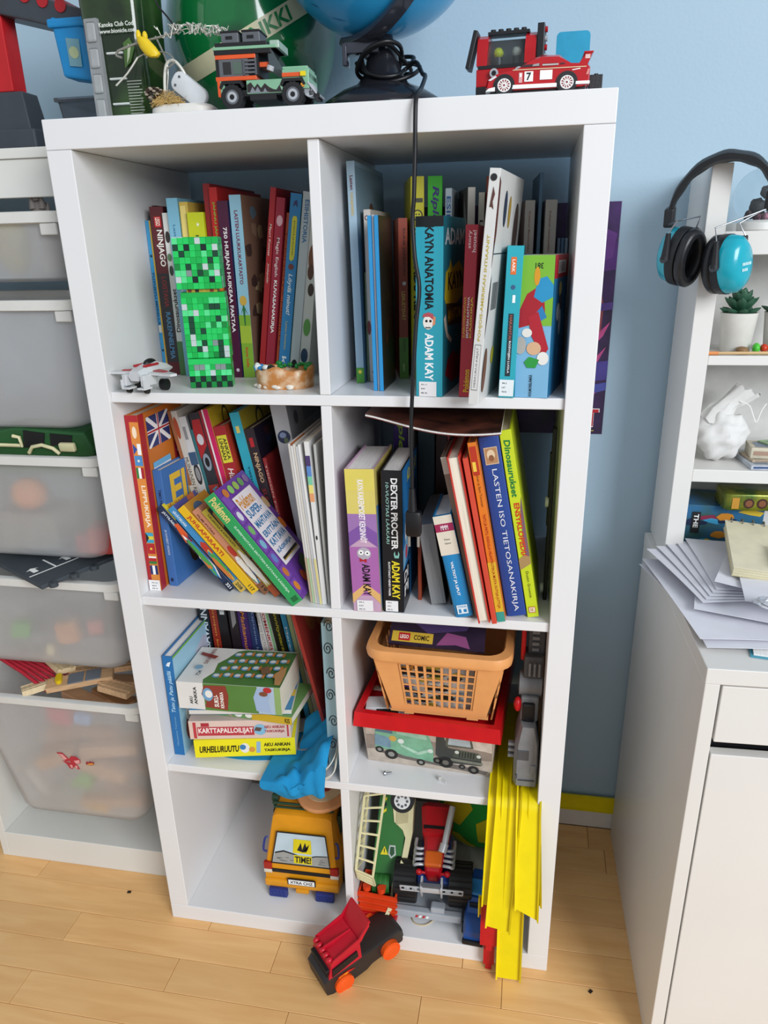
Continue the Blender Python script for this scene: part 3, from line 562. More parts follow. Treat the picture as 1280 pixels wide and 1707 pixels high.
POK += [('r', .22, .26, .86, .88, '#e9e2e6'), ('t', 'Pokémon', .27, .76, .72, .86, '#cf8a2c', 0, .06), ('t', 'SUPER-', .28, .68, .74, .75, '#3578a8', 0, .06), ('t', 'MAHTAVA', .28, .59, .82, .65, '#3578a8', 0, .06), ('t', 'ERITTÄIN', .28, .505, .82, .565, '#3578a8', 0, .06), ('t', 'KATTAVA', .28, .42, .82, .48, '#3578a8', 0, .06), ('t', 'KÄSIKIRJA', .28, .345, .82, .395, '#3578a8', 0, .06), ('r', .28, .285, .84, .315, '#2a2420'), ('r', .28, .285, .84, .295, '#b89a4a'), ('p', [(.5, .1), (.7, .06), (.85, .14), (.75, .24), (.55, .2)], '#4a5a3a'), ('d', .42, .1, .01, .012, '#b8502c'), ('d', .8, .06, .01, .01, '#d8842c'), ('d', .9, .5, .008, .012, '#d8742c'), ('d', .9, .7, .008, .012, '#c8a87a')]
B('thick green and purple handbook lying tipped over the comic pocket books', -.0735, .004, S2 + .0005, .0230, .226, .130, '#2f9a58', lean=-37, group=GP, kind='soft', cover=POK, spine=[('t', 'Pokémon', .2, .77, .85, .97, '#d8c87a', -90, .06), ('t', 'SUPERMAHTAVA ERITTÄIN KATTAVA KÄSIKIRJA', .42, .1, .68, .72, '#bfe4cc', -90, .03), ('r', .3, .02, .8, .06, '#1f6a3c')])

# ------------------------------------------------------------------ second row, compartment with the plug
GD = 'books in the second row with the plug'
B('thick yellow and violet hardback with cartoon head on the spine', .0310, .0045, S2, .0460, .240, .155, '#c3a0bb', lean=-1.6, group=GD, pages=PAPERW, spine=[('r', 0, .66, 1, 1, '#d8c86c'), ('r', 0, .86, 1, 1, '#dccc62'), ('p', [(0, .56), (.5, .63), (1, .56), (1, .70), (0, .70)], '#9c74ae'), ('p', [(0, .47), (.5, .54), (1, .47), (1, .57), (.5, .635), (0, .57)], '#7d55a0'), ('r', 0, .12, 1, .47, '#a866a8'), ('p', [(0, .06), (.5, .16), (1, .06), (1, .13), (.5, .21), (0, .13)], '#dcb070'), ('t', 'KAYN KAIKENMOISET KEKSINNÖT', .40, .50, .66, .93, '#f2eef2', -90, .04), ('t', 'ADAM KAY', .40, .12, .68, .35, '#15141a', -90, .06), ('d', .5, .425, .0115, .0105, '#b0aab6'), ('d', .4, .432, .0042, '#f0f0f0'), ('d', .62, .428, .0042, '#f0f0f0'), ('d', .4, .432, .0014, '#16161a'), ('d', .62, .428, .0014, '#16161a'), ('p', [(.34, .365), (.34, .395), (.46, .38), (.58, .39), (.58, .36), (.46, .372)], '#b0242c'), ('r', .14, .005, .72, .085, '#e9e9ec'), ('t', '84.2', .22, .066, .4, .075, '#22222a', 0), ('t', 'KAY', .22, .04, .38, .049, '#22222a', 0), ('t', 'PK N', .22, .014, .42, .023, '#22222a', 0)], cover=[('r', 0, 0, 1, 1, '#c9b86a'), ('p', [(.02, .0), (.5, .3), (.6, .7), (.02, .75)], '#5a86b4'), ('d', .3, .8, .02, .03, '#d89a3c')])
B('black hardback with white and yellow lettering and blue cover', .0795, .0095, S2, .0330, .238, .155, '#17171b', group=GD, pages=PAPERW, spine=[('t', 'DEXTER PROCTER', .46, .46, .78, .95, '#f0f0f0', -90, .06), ('t', '10-VUOTIAS LÄÄKÄRI', .22, .50, .40, .92, '#9fd0c4', -90, .0, .15), ('t', 'ADAM KAY', .46, .10, .84, .38, '#e2cf2c', -90, .06), ('t', 'KUVITTANUT HENRY PAKER', .28, .12, .38, .37, '#e8e8e8', -90, .03), ('p', [(.6, .40), (.8, .40), (.84, .43), (.78, .45), (.76, .42), (.64, .42), (.62, .45), (.56, .43)], '#7fb8ac'), ('r', .12, .005, .74, .085, '#e9e9ec'), ('t', '84.2', .22, .066, .42, .075, '#22222a', 0), ('t', 'KAY', .22, .04, .4, .049, '#22222a', 0), ('t', 'PK N', .22, .014, .45, .023, '#22222a', 0)], cover=[('r', 0, 0, 1, 1, '#2a74b0'), ('t', 'ADAM KAY', .3, .87, .95, .95, '#d8cf3a', 0, .06), ('p', [(.3, .3), (.9, .5), (.9, .8), (.4, .75)], '#1a3a5c'), ('d', .2, .55, .012, .02, '#d8dce0'), ('d', .2, .56, .004, '#16161a'), ('p', [(0, .3), (.35, .38), (.35, .52), (0, .45)], '#79b0d0'), ('d', .2, .4, .01, .012, '#c84a5a'), ('r', 0, 0, .4, .3, '#121216'), ('t', 'DI', .05, .2, .3, .28, '#f0f0f0', 0, .06), ('t', 'PI', .05, .1, .3, .18, '#f0f0f0', 0, .06)])
B('thin rust red book edge behind the black hardback', .1290, .060, S2, .0060, .120, .14, '#8e3a22', group=GD)
B('black paperback turned with its grey page edges outward', .1785, .205, S2, .0260, .141, .16, '#1b1b1f', lean=9, yaw=180, group=GD, kind='soft', pages=mat('#8f8e8e', r=.8, n=.12, ns=14, stretch=(60, 1, 1)))
B('slim black book with yellow edge beside the blue and cream book', .1850, .050, S2, .0055, .115, .13, '#22221e', lean=-9, group=GD, spine=[('r', .6, 0, 1, .8, '#b8a23a')])
B('cream and blue pocket book lettered VALTIOT JA LIPUT', .1975, .0025, S2, .0285, .173, .12, '#2383bd', lean=-12.5, group=GD, round_=.004, pages=PAPERW, spine=[('r', 0, .625, 1, 1, '#ded5c4'), ('r', 0, .85, 1, .925, '#9c2752'), ('t', 'MMM', .3, .865, .7, .91, '#f0dce4', 0, .04), ('t', 'Kimmo', .36, .765, .66, .785, '#3a3a3a', 0, .0), ('t', 'Kiljunen', .34, .725, .68, .745, '#3a3a3a', 0, .0), ('t', 'VALTIOT JA LIPUT', .36, .22, .56, .56, '#eef2f6', -90, .04), ('r', .2, .035, .8, .125, '#dfeaf2'), ('t', 'OTAVA', .26, .095, .74, .118, '#2383bd', 0, .04), ('r', .28, .045, .42, .085, '#2383bd'), ('r', .55, .05, .72, .08, '#2383bd')])
B('thin dark book with red edge standing behind the brown one', .1960, .130, S2, .0080, .290, .15, '#2e2226', lean=-6, group=GD, spine=[('r', 0, 0, .4, 1, '#a8323c')])
B('worn brown book with taped blue-green top', .2270, .012, S2, .0085, .266, .19, '#8f7d70', lean=-12.3, group=GD, spine=[('r', 0, .9, 1, 1, '#cfc8bc')])
B('worn red book with teal taped head and cream page edges outward', .2530, .188, S2, .0185, .272, .2, '#c2392f', lean=11.2, yaw=180, group=GD, pages=PAPER)
B('worn scarlet book beside the orange comic album', .2560, -.010, S2, .0075, .270, .2, '#cf4a36', lean=-11, group=GD)
B('orange and yellow album with red lettering, leaning', .2640, -.002, S2, .0125, .291, .21, '#dd7a22', lean=-10.6, group=GD, spine=[('r', 0, .0, 1, .35, '#d8b02c'), ('r', 0, .0, 1, .06, '#3a9a8c'), ('t', 'Aino Havukainen ja Sami Toivonen', .35, .66, .72, .92, '#5a2a14', -90, .0), ('t', 'TATU JA PATU, KADULLA HILAVITKUTIN JA MUITA OUTOJA JUTTUJA', .3, .08, .72, .62, '#a8281c', -90, .02), ('r', .15, .83, .9, .98, '#b4351f'), ('r', .2, .85, .6, .9, '#e8c84a')])
B('wide dark blue encyclopedia lettered LASTEN ISO TIETOSANAKIRJA', .2785, .019, S2, .0300, .294, .21, '#27458f', lean=-10.6, group=GD, round_=.002, pages=PAPERW, spine=[('r', .18, .855, .84, .945, '#c9b49a'), ('r', .22, .86, .8, .94, '#b08660'), ('d', .5, .905, .006, .008, '#dcc8a8'), ('d', .5, .888, .004, .005, '#8a5c3c'), ('t', 'LASTEN ISO TIETOSANAKIRJA', .36, .03, .68, .83, '#dfe4ee', -90, .0)])
B('lime yellow book lettered Dinosaurukset ENSYKLOPEDIA', .3105, .021, S2, .0175, .305, .23, '#c3d428', lean=-10.6, group=GD, spine=[('t', 'Dinosaurukset', .25, .66, .78, .95, '#1f7a3a', -90, .06, .1), ('p', [(.7, .3), (1, .32), (1, .66), (.8, .6), (.6, .4)], '#7a5a6a'), ('t', 'ENSYKLOPEDIA', .3, .33, .78, .63, '#c8401f', -90, .08), ('p', [(0, .27), (1, .3), (1, .34), (.5, .35), (0, .33)], '#a88a5a'), ('t', 'Dustin Growick', .45, .11, .68, .26, '#2a2a1c', -90, .0), ('r', .2, .025, .8, .06, '#b85a2a'), ('r', .25, .029, .75, .056, '#e8e4cc'), ('t', 'DK', .33, .033, .67, .052, '#b85a2a', 0, .05)])
B('purple book with green script behind the yellow and violet hardback', .0640, .215, S2, .0250, .300, .15, '#3a2468', group=GD, spine=[('t', "Ripley's", .25, .6, .8, .97, '#8fae3a', -90, .05, .2)])
B('white book with black lettering behind the black hardback', .0900, .215, S2, .0100, .300, .15, '#b9b7b6', group=GD, spine=[('t', 'LED HAPPY PARTY', .25, .5, .8, .97, '#1c1c20', -90, .05)])
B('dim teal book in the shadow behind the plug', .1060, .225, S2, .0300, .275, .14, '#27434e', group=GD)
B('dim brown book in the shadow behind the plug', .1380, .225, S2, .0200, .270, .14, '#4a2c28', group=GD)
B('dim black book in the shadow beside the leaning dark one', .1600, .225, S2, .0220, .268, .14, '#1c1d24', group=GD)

# ------------------------------------------------------------------ third row, back row of books
GE = 'back row of books in the third row compartment'
yb = .186
B('black book lettered SAVAN in white, far side of the third row', -.3330, yb, S3, .0215, .255, .18, '#1b222a', group=GE, spine=[('t', 'SAVANNI', .2, .6, .85, .97, '#c8d4dc', 90, .03)])
B('rust red book with gold lettering in the third row', -.3000, yb, S3, .0160, .268, .18, '#8e2c1c', lean=-2.5, group=GE, spine=[('t', 'Kirjojen kirja', .35, .5, .7, .95, '#c9823a', -90, .02), ('d', .7, .93, .004, .008, '#c9a23a')])
B('black book with barcode sticker in the third row', -.2830, yb, S3, .0190, .268, .18, '#1d1618', lean=-2.5, group=GE, spine=[('r', .3, .86, .8, .98, '#d4d4d4'), ('r', .36, .88, .42, .96, '#222222'), ('r', .5, .88, .55, .96, '#222222'), ('r', .66, .88, .72, .96, '#222222')])
B('black book with grey corner next to the purple one', -.2600, yb, S3, .0185, .268, .18, '#241c20', lean=-2.5, group=GE, spine=[('p', [(.3, .75), (.8, .8), (.8, 1), (.3, 1)], '#8a8484')])
B('purple book with orange script lettering in the third row', -.2385, yb, S3, .0205, .266, .18, '#3c1f5c', lean=-3, group=GE, spine=[('t', 'Matkamuistot', .3, .45, .7, .9, '#b8743a', -90, .03, .2), ('d', .4, .95, .004, '#d8d0dc')])
B('navy blue book lettered in pale blue, third row', -.2155, yb, S3, .0205, .262, .18, '#27345c', lean=-3.5, group=GE, spine=[('t', 'Kapteenin kirja', .35, .5, .65, .93, '#7c92b8', -90, .0)])
B('white dictionary with grey capitals leaning in the third row', -.1790, yb, S3, .0125, .268, .18, '#cdc9c4', lean=-9, group=GE, spine=[('t', 'HE COMPLETE DICTIONARY', .3, .5, .75, .98, '#8a7a78', -90, .0)])
B('white and red book with green edge leaning in the third row', -.1645, yb, S3, .0150, .268, .18, '#d0ccc6', lean=-9, group=GE, spine=[('r', .7, 0, 1, 1, '#7fb07a'), ('t', 'SUOMENKIELEN', .15, .5, .55, .98, '#a8282c', -90, .04)])
B('black book with yellow lettering leaning in the third row', -.1475, yb, S3, .0210, .268, .18, '#1f2014', lean=-9, group=GE, spine=[('t', 'Jännitystarinoita', .35, .45, .75, .95, '#a89a2c', -90, .03, .2)])
B('sky blue leaning book in the third row', -.1240, yb, S3, .0110, .268, .18, '#3f9bc4', lean=-9, group=GE, spine=[('t', 'Meren alla', .3, .45, .7, .8, '#d8e8f0')])
B('pale green and cream leaning book in the third row', -.1115, yb, S3, .0085, .268, .18, '#b3bd8a', lean=-9, group=GE)
B('cream leaning book lettered KIVET', -.1020, yb, S3, .0135, .272, .18, '#cfc2ac', lean=-9, group=GE, spine=[('t', 'KIVET', .25, .78, .75, .96, '#5a4a3a', -90, .0), ('d', .5, .5, .004, .02, '#7a5a44')])
B('large dark red picture book with orange and grey animals, leaning', -.0500, .095, S3, .0065, .320, .24, '#a0322a', lean=-11.5, group=GE, lefts=[], cover=[('d', .3, .85, .03, .045, '#a85a2c'), ('d', .5, .76, .025, .03, '#b8682f'), ('p', [(.3, .5), (.6, .56), (.7, .68), (.5, .7), (.35, .62)], '#7f858c'), ('p', [(.1, .2), (.4, .25), (.5, .5), (.2, .45)], '#6f2620')])
rt = B('pale blue book with black swirls against the divider, third row', -.0400, .050, S3, .0225, .300, .2, '#a9cdd8', lean=0, group=GE)
g = G(); F = Frame((0, -.0001, 0), (1, 0, 0), (0, 0, 1))
for zc, s_ in ((.05, 1), (.10, -1), (.155, 1), (.20, -1), (.25, 1), (.295, -1)):
    pts = []
    for k in range(22):
        a = k * .5; r_ = .0085 * (1 - k / 26)
        pts.append(F.p(.012 + s_ * (-.002 + r_ * math.cos(a)), zc + r_ * 1.6 * math.sin(a), .0004))
    for p, q in zip(pts, pts[1:]):
        d = (q - p); nn = F.n.cross(d).normalized() * .0008
        g.poly([p - nn, q - nn, q + nn, p + nn], INK)
g.obj('spine_print', rt)
# ------------------------------------------------------------------ third row, the stack of pocket books, the cap and the blue book
B('blue book with pale script on spine standing beside the stack', -.3435, .036, S3, .0205, .217, .19, '#1f6aa6', lean=.6, group='books around the stack in the third row', pages=PAPERW, spine=[('t', 'Tatu ja Patu päällä', .3, .44, .78, .86, '#a9cfe4', 90, .02, .2), ('t', 'Havukainen Toivonen', .4, .1, .6, .4, '#7fb0d0', 90, .0), ('p', [(.3, .91), (.6, .9), (.8, .95), (.5, .94)], '#dfe8ee')], cover=[('r', .0, 0, 1, 1, '#9cc8de'), ('p', [(.5, .55), (.7, .52), (.9, .58), (.95, .8), (.7, .88), (.5, .82)], '#b9c0d4'), ('d', .3, .68, .014, .014, '#c9a08c'), ('d', .25, .6, .01, .012, '#3a6a94'), ('r', 0, .98, 1, 1, '#6fae3c'), ('d', .2, .2, .02, .03, '#8a4a3c'), ('d', .25, .35, .025, .02, '#e0e4e6')])
GS = 'pocket books lying in the third row stack'
def flat(label, xr, yr, z, t, yaw, c, spine, cover=(), h=.190, d=.116, tilt=0, pages=PAPER, lefts=()):
    return B(label, xr, yr, z, t, h, d, c, rot=(tilt, -90, yaw), group=GS, kind='soft', spine=spine, cover=cover, pages=pages, lefts=lefts)
flat('bright yellow comic pocket book at the bottom of the stack', -.106, .058, .3990, .0385, 12, '#e8dc1e', [('t', 'URHEILURUUTU', .28, .56, .66, .95, '#14140c', -90, .08, .2), ('d', .5, .50, .011, .009, '#e6e2da'), ('d', .55, .52, .006, .006, '#3a7ab0'), ('p', [(.2, .35), (.2, .39), (.85, .38), (.85, .34)], '#8fb0cc'), ('d', .4, .43, .006, .006, '#d8943a'), ('t', 'AKU ANKAN', .56, .05, .76, .31, '#1c1a10', -90, .06), ('t', 'TASKUKIRJA', .22, .05, .42, .31, '#1c1a10', -90, .06)])
flat('pale pink comic pocket book lettered KARTTAPALLOILIJAT in the stack', -.112, .056, .4380, .0400, 10.5, '#d8bfb4', [('r', .06, .93, .94, .96, '#b83a44'), ('r', .2, .36, .68, .92, '#b53a46'), ('t', 'KARTTAPALLOILIJAT', .26, .37, .62, .91, '#f0e6e0', -90, .05), ('r', .7, .80, .9, .88, '#a82f3c'), ('d', .5, .30, .012, .012, '#7fb4d0'), ('p', [(.4, .30), (.6, .28), (.65, .34), (.45, .36)], '#5a4a44'), ('t', 'AKU ANKAN', .56, .06, .72, .26, '#a83040', -90, .03), ('t', 'TASKUKIRJA', .3, .06, .48, .26, '#a83040', -90, .03), ('r', .1, .02, .9, .035, '#b83a44')])
flat('green and yellow comic pocket book in the middle of the stack', -.103, .040, .4785, .0160, -4, '#6a9a58', [('r', 0, .7, 1, 1, '#5c9a62'), ('r', 0, 0, 1, .42, '#c9a82c'), ('t', 'KORKARIT', .3, .83, .7, .97, '#e4ecd8', -90, .0), ('p', [(.1, .62), (.9, .7), (.9, .74), (.4, .72)], '#d8a0a0'), ('d', .5, .56, .006, .008, '#ecebe6'), ('d', .5, .45, .005, .007, '#ecebe6'), ('t', 'KIS', .2, .02, .8, .07, '#2a2412', -90, .02)])
flat('blue and yellow paperback sticking out below the top book of the stack', -.1060, .050, .4952, .0090, 9, '#d2cfc8', [], lefts=[('r', 0, 0, 1, 1, '#3f86b4')], cover=[('r', 0, 0, 1, 1, '#3f86b4'), ('p', [(.4, .0), (.6, .0), (.7, .2), (.4, .2)], '#d8b83a')])
cov = [('r', 0, 0, 1, 1, '#e2e0dc'), ('p', [(0, 0), (.98, 0), (.98, .52), (.92, .6), (.7, .66), (.55, .72), (.3, .70), (.1, .76), (0, .74)], '#4f7a3c')]
rd = random.Random(3)
for i in range(6):
    for j in range(4):
        u = .22 + .2 * j + .02 * (i % 2); v = .66 - .105 * i - .03 * j
        if v < .05: continue
        cov.append(('d', u, v, .0078, .0078, '#5f94b8')); cov.append(('d', u + .01, v, .0048, .0056, '#d9d9d6')); cov.append(('r', u - .05, v - .055, u + .06, v - .03, '#c07a3a'))
cov += [('p', [(.0, .05), (.3, .1), (.5, .02), (.3, 0), (0, 0)], '#b88a5a'), ('p', [(.25, .22), (.4, .26), (.5, .2), (.3, .14)], '#7a5a40'), ('p', [(.6, .76), (.7, .93), (.78, .93), (.68, .74)], '#8a3a34'), ('t', 'SUKUKRONIKKA', .45, .80, .9, .84, '#7a2c28', 0, .03), ('d', .35, .86, .008, .008, '#7fa6c0'), ('t', '724', .12, .80, .25, .84, '#3a3a3a', 0, .03)]
flat('very thick green comic book with white spine end on top of the stack', -.117, .030, .5052, .0570, 2, '#dedcd8', [('r', 0, 0, 1, .74, '#55803e'), ('r', 0, 0, 1, .22, '#a9bcd0'), ('r', 0, 0, 1, .06, '#8aa86a'), ('p', [(.05, .1), (.5, .12), (.9, .08), (.95, .22), (.6, .26), (.1, .24)], '#9cb2d0'), ('t', 'AKU', .2, .855, .48, .885, '#18181a', 0, .04), ('t', 'ANKKA', .2, .81, .85, .84, '#18181a', 0, .04), ('p', [(.05, .52), (.12, .74), (.3, .72), (.6, .76), (.93, .73), (.96, .52), (.6, .5)], '#8c3a30'), ('t', 'SUKU-', .15, .60, .6, .645, '#f0ece4', 0, .06), ('t', 'KRONIKKA', .12, .55, .72, .585, '#f0ece4', 0, .05), ('d', .6, .70, .014, .010, '#6f9ec0'), ('d', .62, .69, .008, .007, '#e4e2de'), ('d', .9, .12, .006, .008, '#b02c30'), ('d', .75, .16, .005, .008, '#7a4a34')], cover=cov, h=.196, d=.128)

# blue cap with white strap, squashed under the stack
CAPB = mat('#1488bd', r=0.85, n=0.10, ns=22, bump=0.15, bs=900)
cap = thing('cap', 'crumpled bright blue cap with white strap hanging over the shelf edge', 'cap', (-.10, .06, S3))
g = G()
path = [(.16, .0050), (.11, .0070), (.075, .0090)]
g.surf(lambda u, v: Vector((-.215 + .20 * u, .0 + .085 * v - .02 * math.sin(3.1 * u), .0012 + .0075 * math.sin(math.pi * min(1, max(0, v))) * (0.4 + 0.6 * math.sin(math.pi * u)))), 14, 8, CAPB, th=.001)
g.obj('crown', cap, smooth=80)
def smooth01(a, b, t):
    t = min(1, max(0, (t - a) / (b - a))); return t * t * (3 - 2 * t)
def drape(u, v):
    x = -.050 + .122 * u
    hg = .0065 + .058 * smooth01(.42, .95, u)
    low = -.020 * math.sin(math.pi * min(1, .12 + u * .9)) - .004
    prof = [(.015, hg), (-.020, hg * 1.02), (-.050, hg * .85 + .002), (-.072, hg * .55 + .004), (-.083, .006 + hg * .12), (-.086, -.006), (-.082, low)]
    k = v * (len(prof) - 1); i = min(int(k), len(prof) - 2); f = k - i; f = f * f * (3 - 2 * f) * .5 + f * .5
    yy = prof[i][0] * (1 - f) + prof[i + 1][0] * f; zz = prof[i][1] * (1 - f) + prof[i + 1][1] * f
    env = math.sin(math.pi * min(1, v * 1.02)) * smooth01(.15, .5, u)
    wr = (.0075 * math.sin(13 * u + 6 * v) + .005 * math.sin(27 * u - 11 * v) + .004 * math.sin(9 * u + 21 * v)) * env
    xx = x + (.5 - u) * .05 * smooth01(.75, 1.0, v)
    return Vector((xx, yy + wr * .7, zz + wr))
g = G(); g.surf(drape, 34, 30, CAPB, th=.0018); g.obj('visor_side', cap, smooth=80)
CAPW = mat('#d8d4c8', r=0.8, n=0.06, bump=0.1, bs=700)
g = G()
for k, off in enumerate((0, .011)):
    pts = catmull([Vector((.046 + off * .3, .085, .108)), Vector((.062 + off * .6, .05, .105)), Vector((.074 + off * .4, .01, .075)), Vector((.076 + off * .3, -.03, .045)), Vector((.064 + off, -.055, .028 - off)), Vector((.03 + off, -.064, .012 - off * .6))], 5)
    def strip(u, v, pts=pts):
        i = min(int(u * (len(pts) - 1)), len(pts) - 1)
        return pts[i] + Vector((.004, -.004, .0)) * v * 1.2 + Vector((0, 0, .010)) * (v - .5)
    g.surf(strip, len(pts) - 1, 2, CAPW, th=.0018)
g.obj('strap', cap, smooth=60)
g = G(); g.tube([(.046, .085, .104), (.040, .07, .118), (.052, .05, .121), (.064, .045, .108)], .004, CAPW, smooth=4); g.obj('loop', cap, smooth=60)
g = G(); g.surf(lambda u, v: Vector((-.005 + .070 * u, .075 - .02 * u - .055 * v, .040 + .055 * u - .035 * v + .006 * math.sin(9 * v + 5 * u))), 8, 6, CAPB, th=.0015); g.obj('brim', cap, smooth=80)

# ------------------------------------------------------------------ green block figure
GT = [mat(c, r=0.3) for c in ('#12a94a', '#1fc25c', '#54d488', '#0d8038', '#123f2c', '#10211f', '#b9c4c4', '#7e8a88')]
fig = thing('block_figure', 'green blocky toy figure covered in square mosaic tiles', 'toy figure', (-.2055, .070, S1 + .0003), (0, 0, 15))
fig.scale = (.92, .92, 1.0)
W8 = .072; ts = W8 / 8
TM = {}
def tile_mesh(m):
    if m not in TM:
        gg = G(); gg.box(-ts / 2 + .0001, ts / 2 - .0001, -.0012, 0, -ts / 2 + .0001, ts / 2 - .0001, m, bev=.0003, seg=1)
        o = gg.obj('tile', fig); me = o.data; bpy.data.objects.remove(o); TM[m] = me
    return TM[m]
rd = random.Random(11)
def mosaic(x0, z0, nx, nz, yf, wts, special=None):
    for i in range(nx):
        for j in range(nz):
            m = GT[rd.choices(range(8), wts)[0]]
            if special and (i, j) in special: m = GT[special[(i, j)]]
            o = bpy.data.objects.new('tile', tile_mesh(m)); C.objects.link(o); o.parent = fig
            o.location = (x0 + ts * (i + .5), yf, z0 + ts * (j + .5))
core = GT[0]
wt = (46, 34, 16, 3, 2, 0, 4, 1)
for nm, (x0, x1, y0, y1, z0, z1) in {'head': (-.036, .036, -.016, .044, .1475, .2195), 'torso': (-.033, .039, -.008, .028, .045, .1425), 'leg_left': (-.031, .0035, -.016, .024, .0, .0445), 'leg_right': (.0045, .039, -.016, .024, .0, .0445)}.items():
    g = G(); g.box(x0, x1, y0, y1, z0, z1, core, bev=.0008)
    # side mosaic, in relief
    n = max(1, int((z1 - z0) / ts)); my = max(1, int((y1 - y0) / ts))
    for a in range(my):
        for b in range(n):
            g.box(x1 - .0002, x1 + .0009, y0 + ts * a + .0002, y0 + ts * (a + 1) - .0002, z0 + ts * b + .0002, z0 + ts * (b + 1) - .0002, GT[rd.choices(range(8), wt)[0]])
    if nm == 'head':
        for a in range(8):
            for b in range(my):
                g.box(x0 + ts * a + .0002, x0 + ts * (a + 1) - .0002, y0 + ts * b + .0002, y0 + ts * (b + 1) - .0002, z1 - .0002, z1 + .0009, GT[rd.choices(range(8), wt)[0]])
    g.obj(nm.split('_')[0], fig)
dark = {(1, 5): 4, (2, 3): 4, (5, 6): 5, (6, 4): 4, (3, 1): 5, (4, 2): 4, (6, 1): 5, (0, 6): 4, (7, 2): 6, (7, 6): 6, (4, 7): 6, (0, 1): 6, (5, 3): 6, (2, 6): 5}
mosaic(-.036, .1475, 8, 8, -.016, wt, dark)
mosaic(-.033, .0450, 8, 10, -.008, wt, {(1, 5): 4, (1, 6): 4, (1, 4): 4, (5, 8): 4, (6, 8): 4, (6, 6): 4, (3, 4): 4, (2, 1): 4, (6, 1): 4, (2, 7): 6, (1, 3): 6, (1, 2): 6, (5, 2): 7, (3, 2): 4, (6, 2): 4})
legsp = {(i, j): (5 if (i + j) % 2 else 3) for i in range(4) for j in range(2)}
for x0 in (-.031, .0045):
    mosaic(x0 - .0003, .0002, 4, 4, -.016, (40, 30, 20, 4, 0, 0, 8, 2), {**legsp, (1, 3): 7, (2, 3): 7})
    g = G(); g.box(x0 - .0003, x0 + .0357, -.0175, -.016, .0362, .0445, GT[1]); g.obj('leg_top', fig)
g = G(); g.box(-.022, .028, -.008, .022, .1427, .1473, mat('#b8a03a', r=.4)); 
for k in range(4): g.box(-.02 + .012 * k, -.014 + .012 * k, -.0085, -.004, .1430, .1470, mat(('#7a2c20', '#1b1b1b', '#c8b040', '#8a2a22')[k], r=.4))
g.obj('neck', fig)

# toy jet
WP = mat('#c9cccf', r=0.35); RP = mat('#a8262e', r=0.35)
jet = thing('toy_jet', 'small white and red toy jet plane with swept wings', 'toy plane', (-.2905, .016, S1), (0, 0, -10))
jet.scale = (1.2, 1.2, 1.2)
g = G(); g.loft([[Vector((w * a, y, z + h * b)) for a, b in ((-1, 0), (-.6, 1), (.6, 1), (1, 0), (.6, -1), (-.6, -1))] for (y, w, h, z) in ((-.018, .010, .006, .022), (0, .014, .009, .024), (.02, .011, .010, .026), (.045, .006, .006, .024), (.062, .001, .001, .022))], WP); g.obj('fuselage', jet, smooth=40)
for s_ in (-1, 1):
    g = G(); g.prism([(s_ * .010, .022), (s_ * .010, -.006), (s_ * .050, -.012), (s_ * .054, -.004)], 'z', .0225, .0255, WP); g.prism([(s_ * .012, .018), (s_ * .012, .004), (s_ * .032, -.001), (s_ * .034, .006)], 'z', .0256, .0266, RP); g.obj('wing', jet)
    g = G(); g.box(s_ * .014 - .003, s_ * .014 + .003, -.022, .004, .010, .024, WP, bev=.001); g.obj('engine', jet)
    g = G(); g.box(s_ * .012 - .006, s_ * .012 + .006, -.024, -.008, .006, .0085, WP, bev=.0006); g.prism([(-.024, .0085), (-.012, .0085), (-.018, .018), (-.024, .018)], 'x', s_ * .017 - .001, s_ * .017 + .001, WP); g.obj('tail_fin', jet)
    g = G(); g.cyl((s_ * .0135 - .002, -.014, .0045), (s_ * .0135 + .002, -.014, .0045), .0044, BLACK, n=14); g.obj('wheel', jet, smooth=40)
    g = G(); g.cyl((s_ * .019 - .004, .016, .0075), (s_ * .019 + .004, .016, .0075), .0074, BLACK, n=14); g.obj('wheel', jet, smooth=40)
g = G(); g.ball((0, .016, .034), (.0055, .012, .006), BLACK, n=12, k=8); g.obj('canopy', jet, smooth=60)
for s_ in (-1, 1):
    g = G(); g.box(s_ * .0075 - .0025, s_ * .0075 + .0025, -.006, .022, .0315, .0345, RP, bev=.001); g.obj('stripe', jet)

# painted clay bowl
clay = mat('#b5763a', r=0.32, n=0.2, ns=60, h2='#d8bfa0', mixlo=.45, mixhi=.72, bump=.35, bs=120)
bowl = thing('clay_bowl', 'small handmade brown clay bowl with green and blue glaze', 'bowl', (-.082, .072, S1))
rd = random.Random(2)
ph = [rd.random() * 6 for _ in range(6)]
def wob(a): return 1 + .05 * math.sin(2 * a + ph[0]) + .035 * math.sin(5 * a + ph[1])
def rim(a): return .030 + .003 * math.sin(3 * a + ph[2]) + .002 * math.sin(7 * a + ph[3])
n = 40
rings = []
for r_, z_ in ((.0, .0), (.85, .0), (.97, .006), (1, .5), (1.02, .95), (.97, 1.0), (.88, .96), (.84, .5), (.78, .25), (0.0, .22)):
    rings.append([Vector((.046 * max(r_, .002) * wob(2 * math.pi * k / n) * math.cos(2 * math.pi * k / n), .030 * max(r_, .002) * wob(2 * math.pi * k / n) * math.sin(2 * math.pi * k / n), rim(2 * math.pi * k / n) * z_)) for k in range(n)])
g = G(); g.loft(rings, clay); g.obj('body', bowl, smooth=60)
rd = random.Random(5)
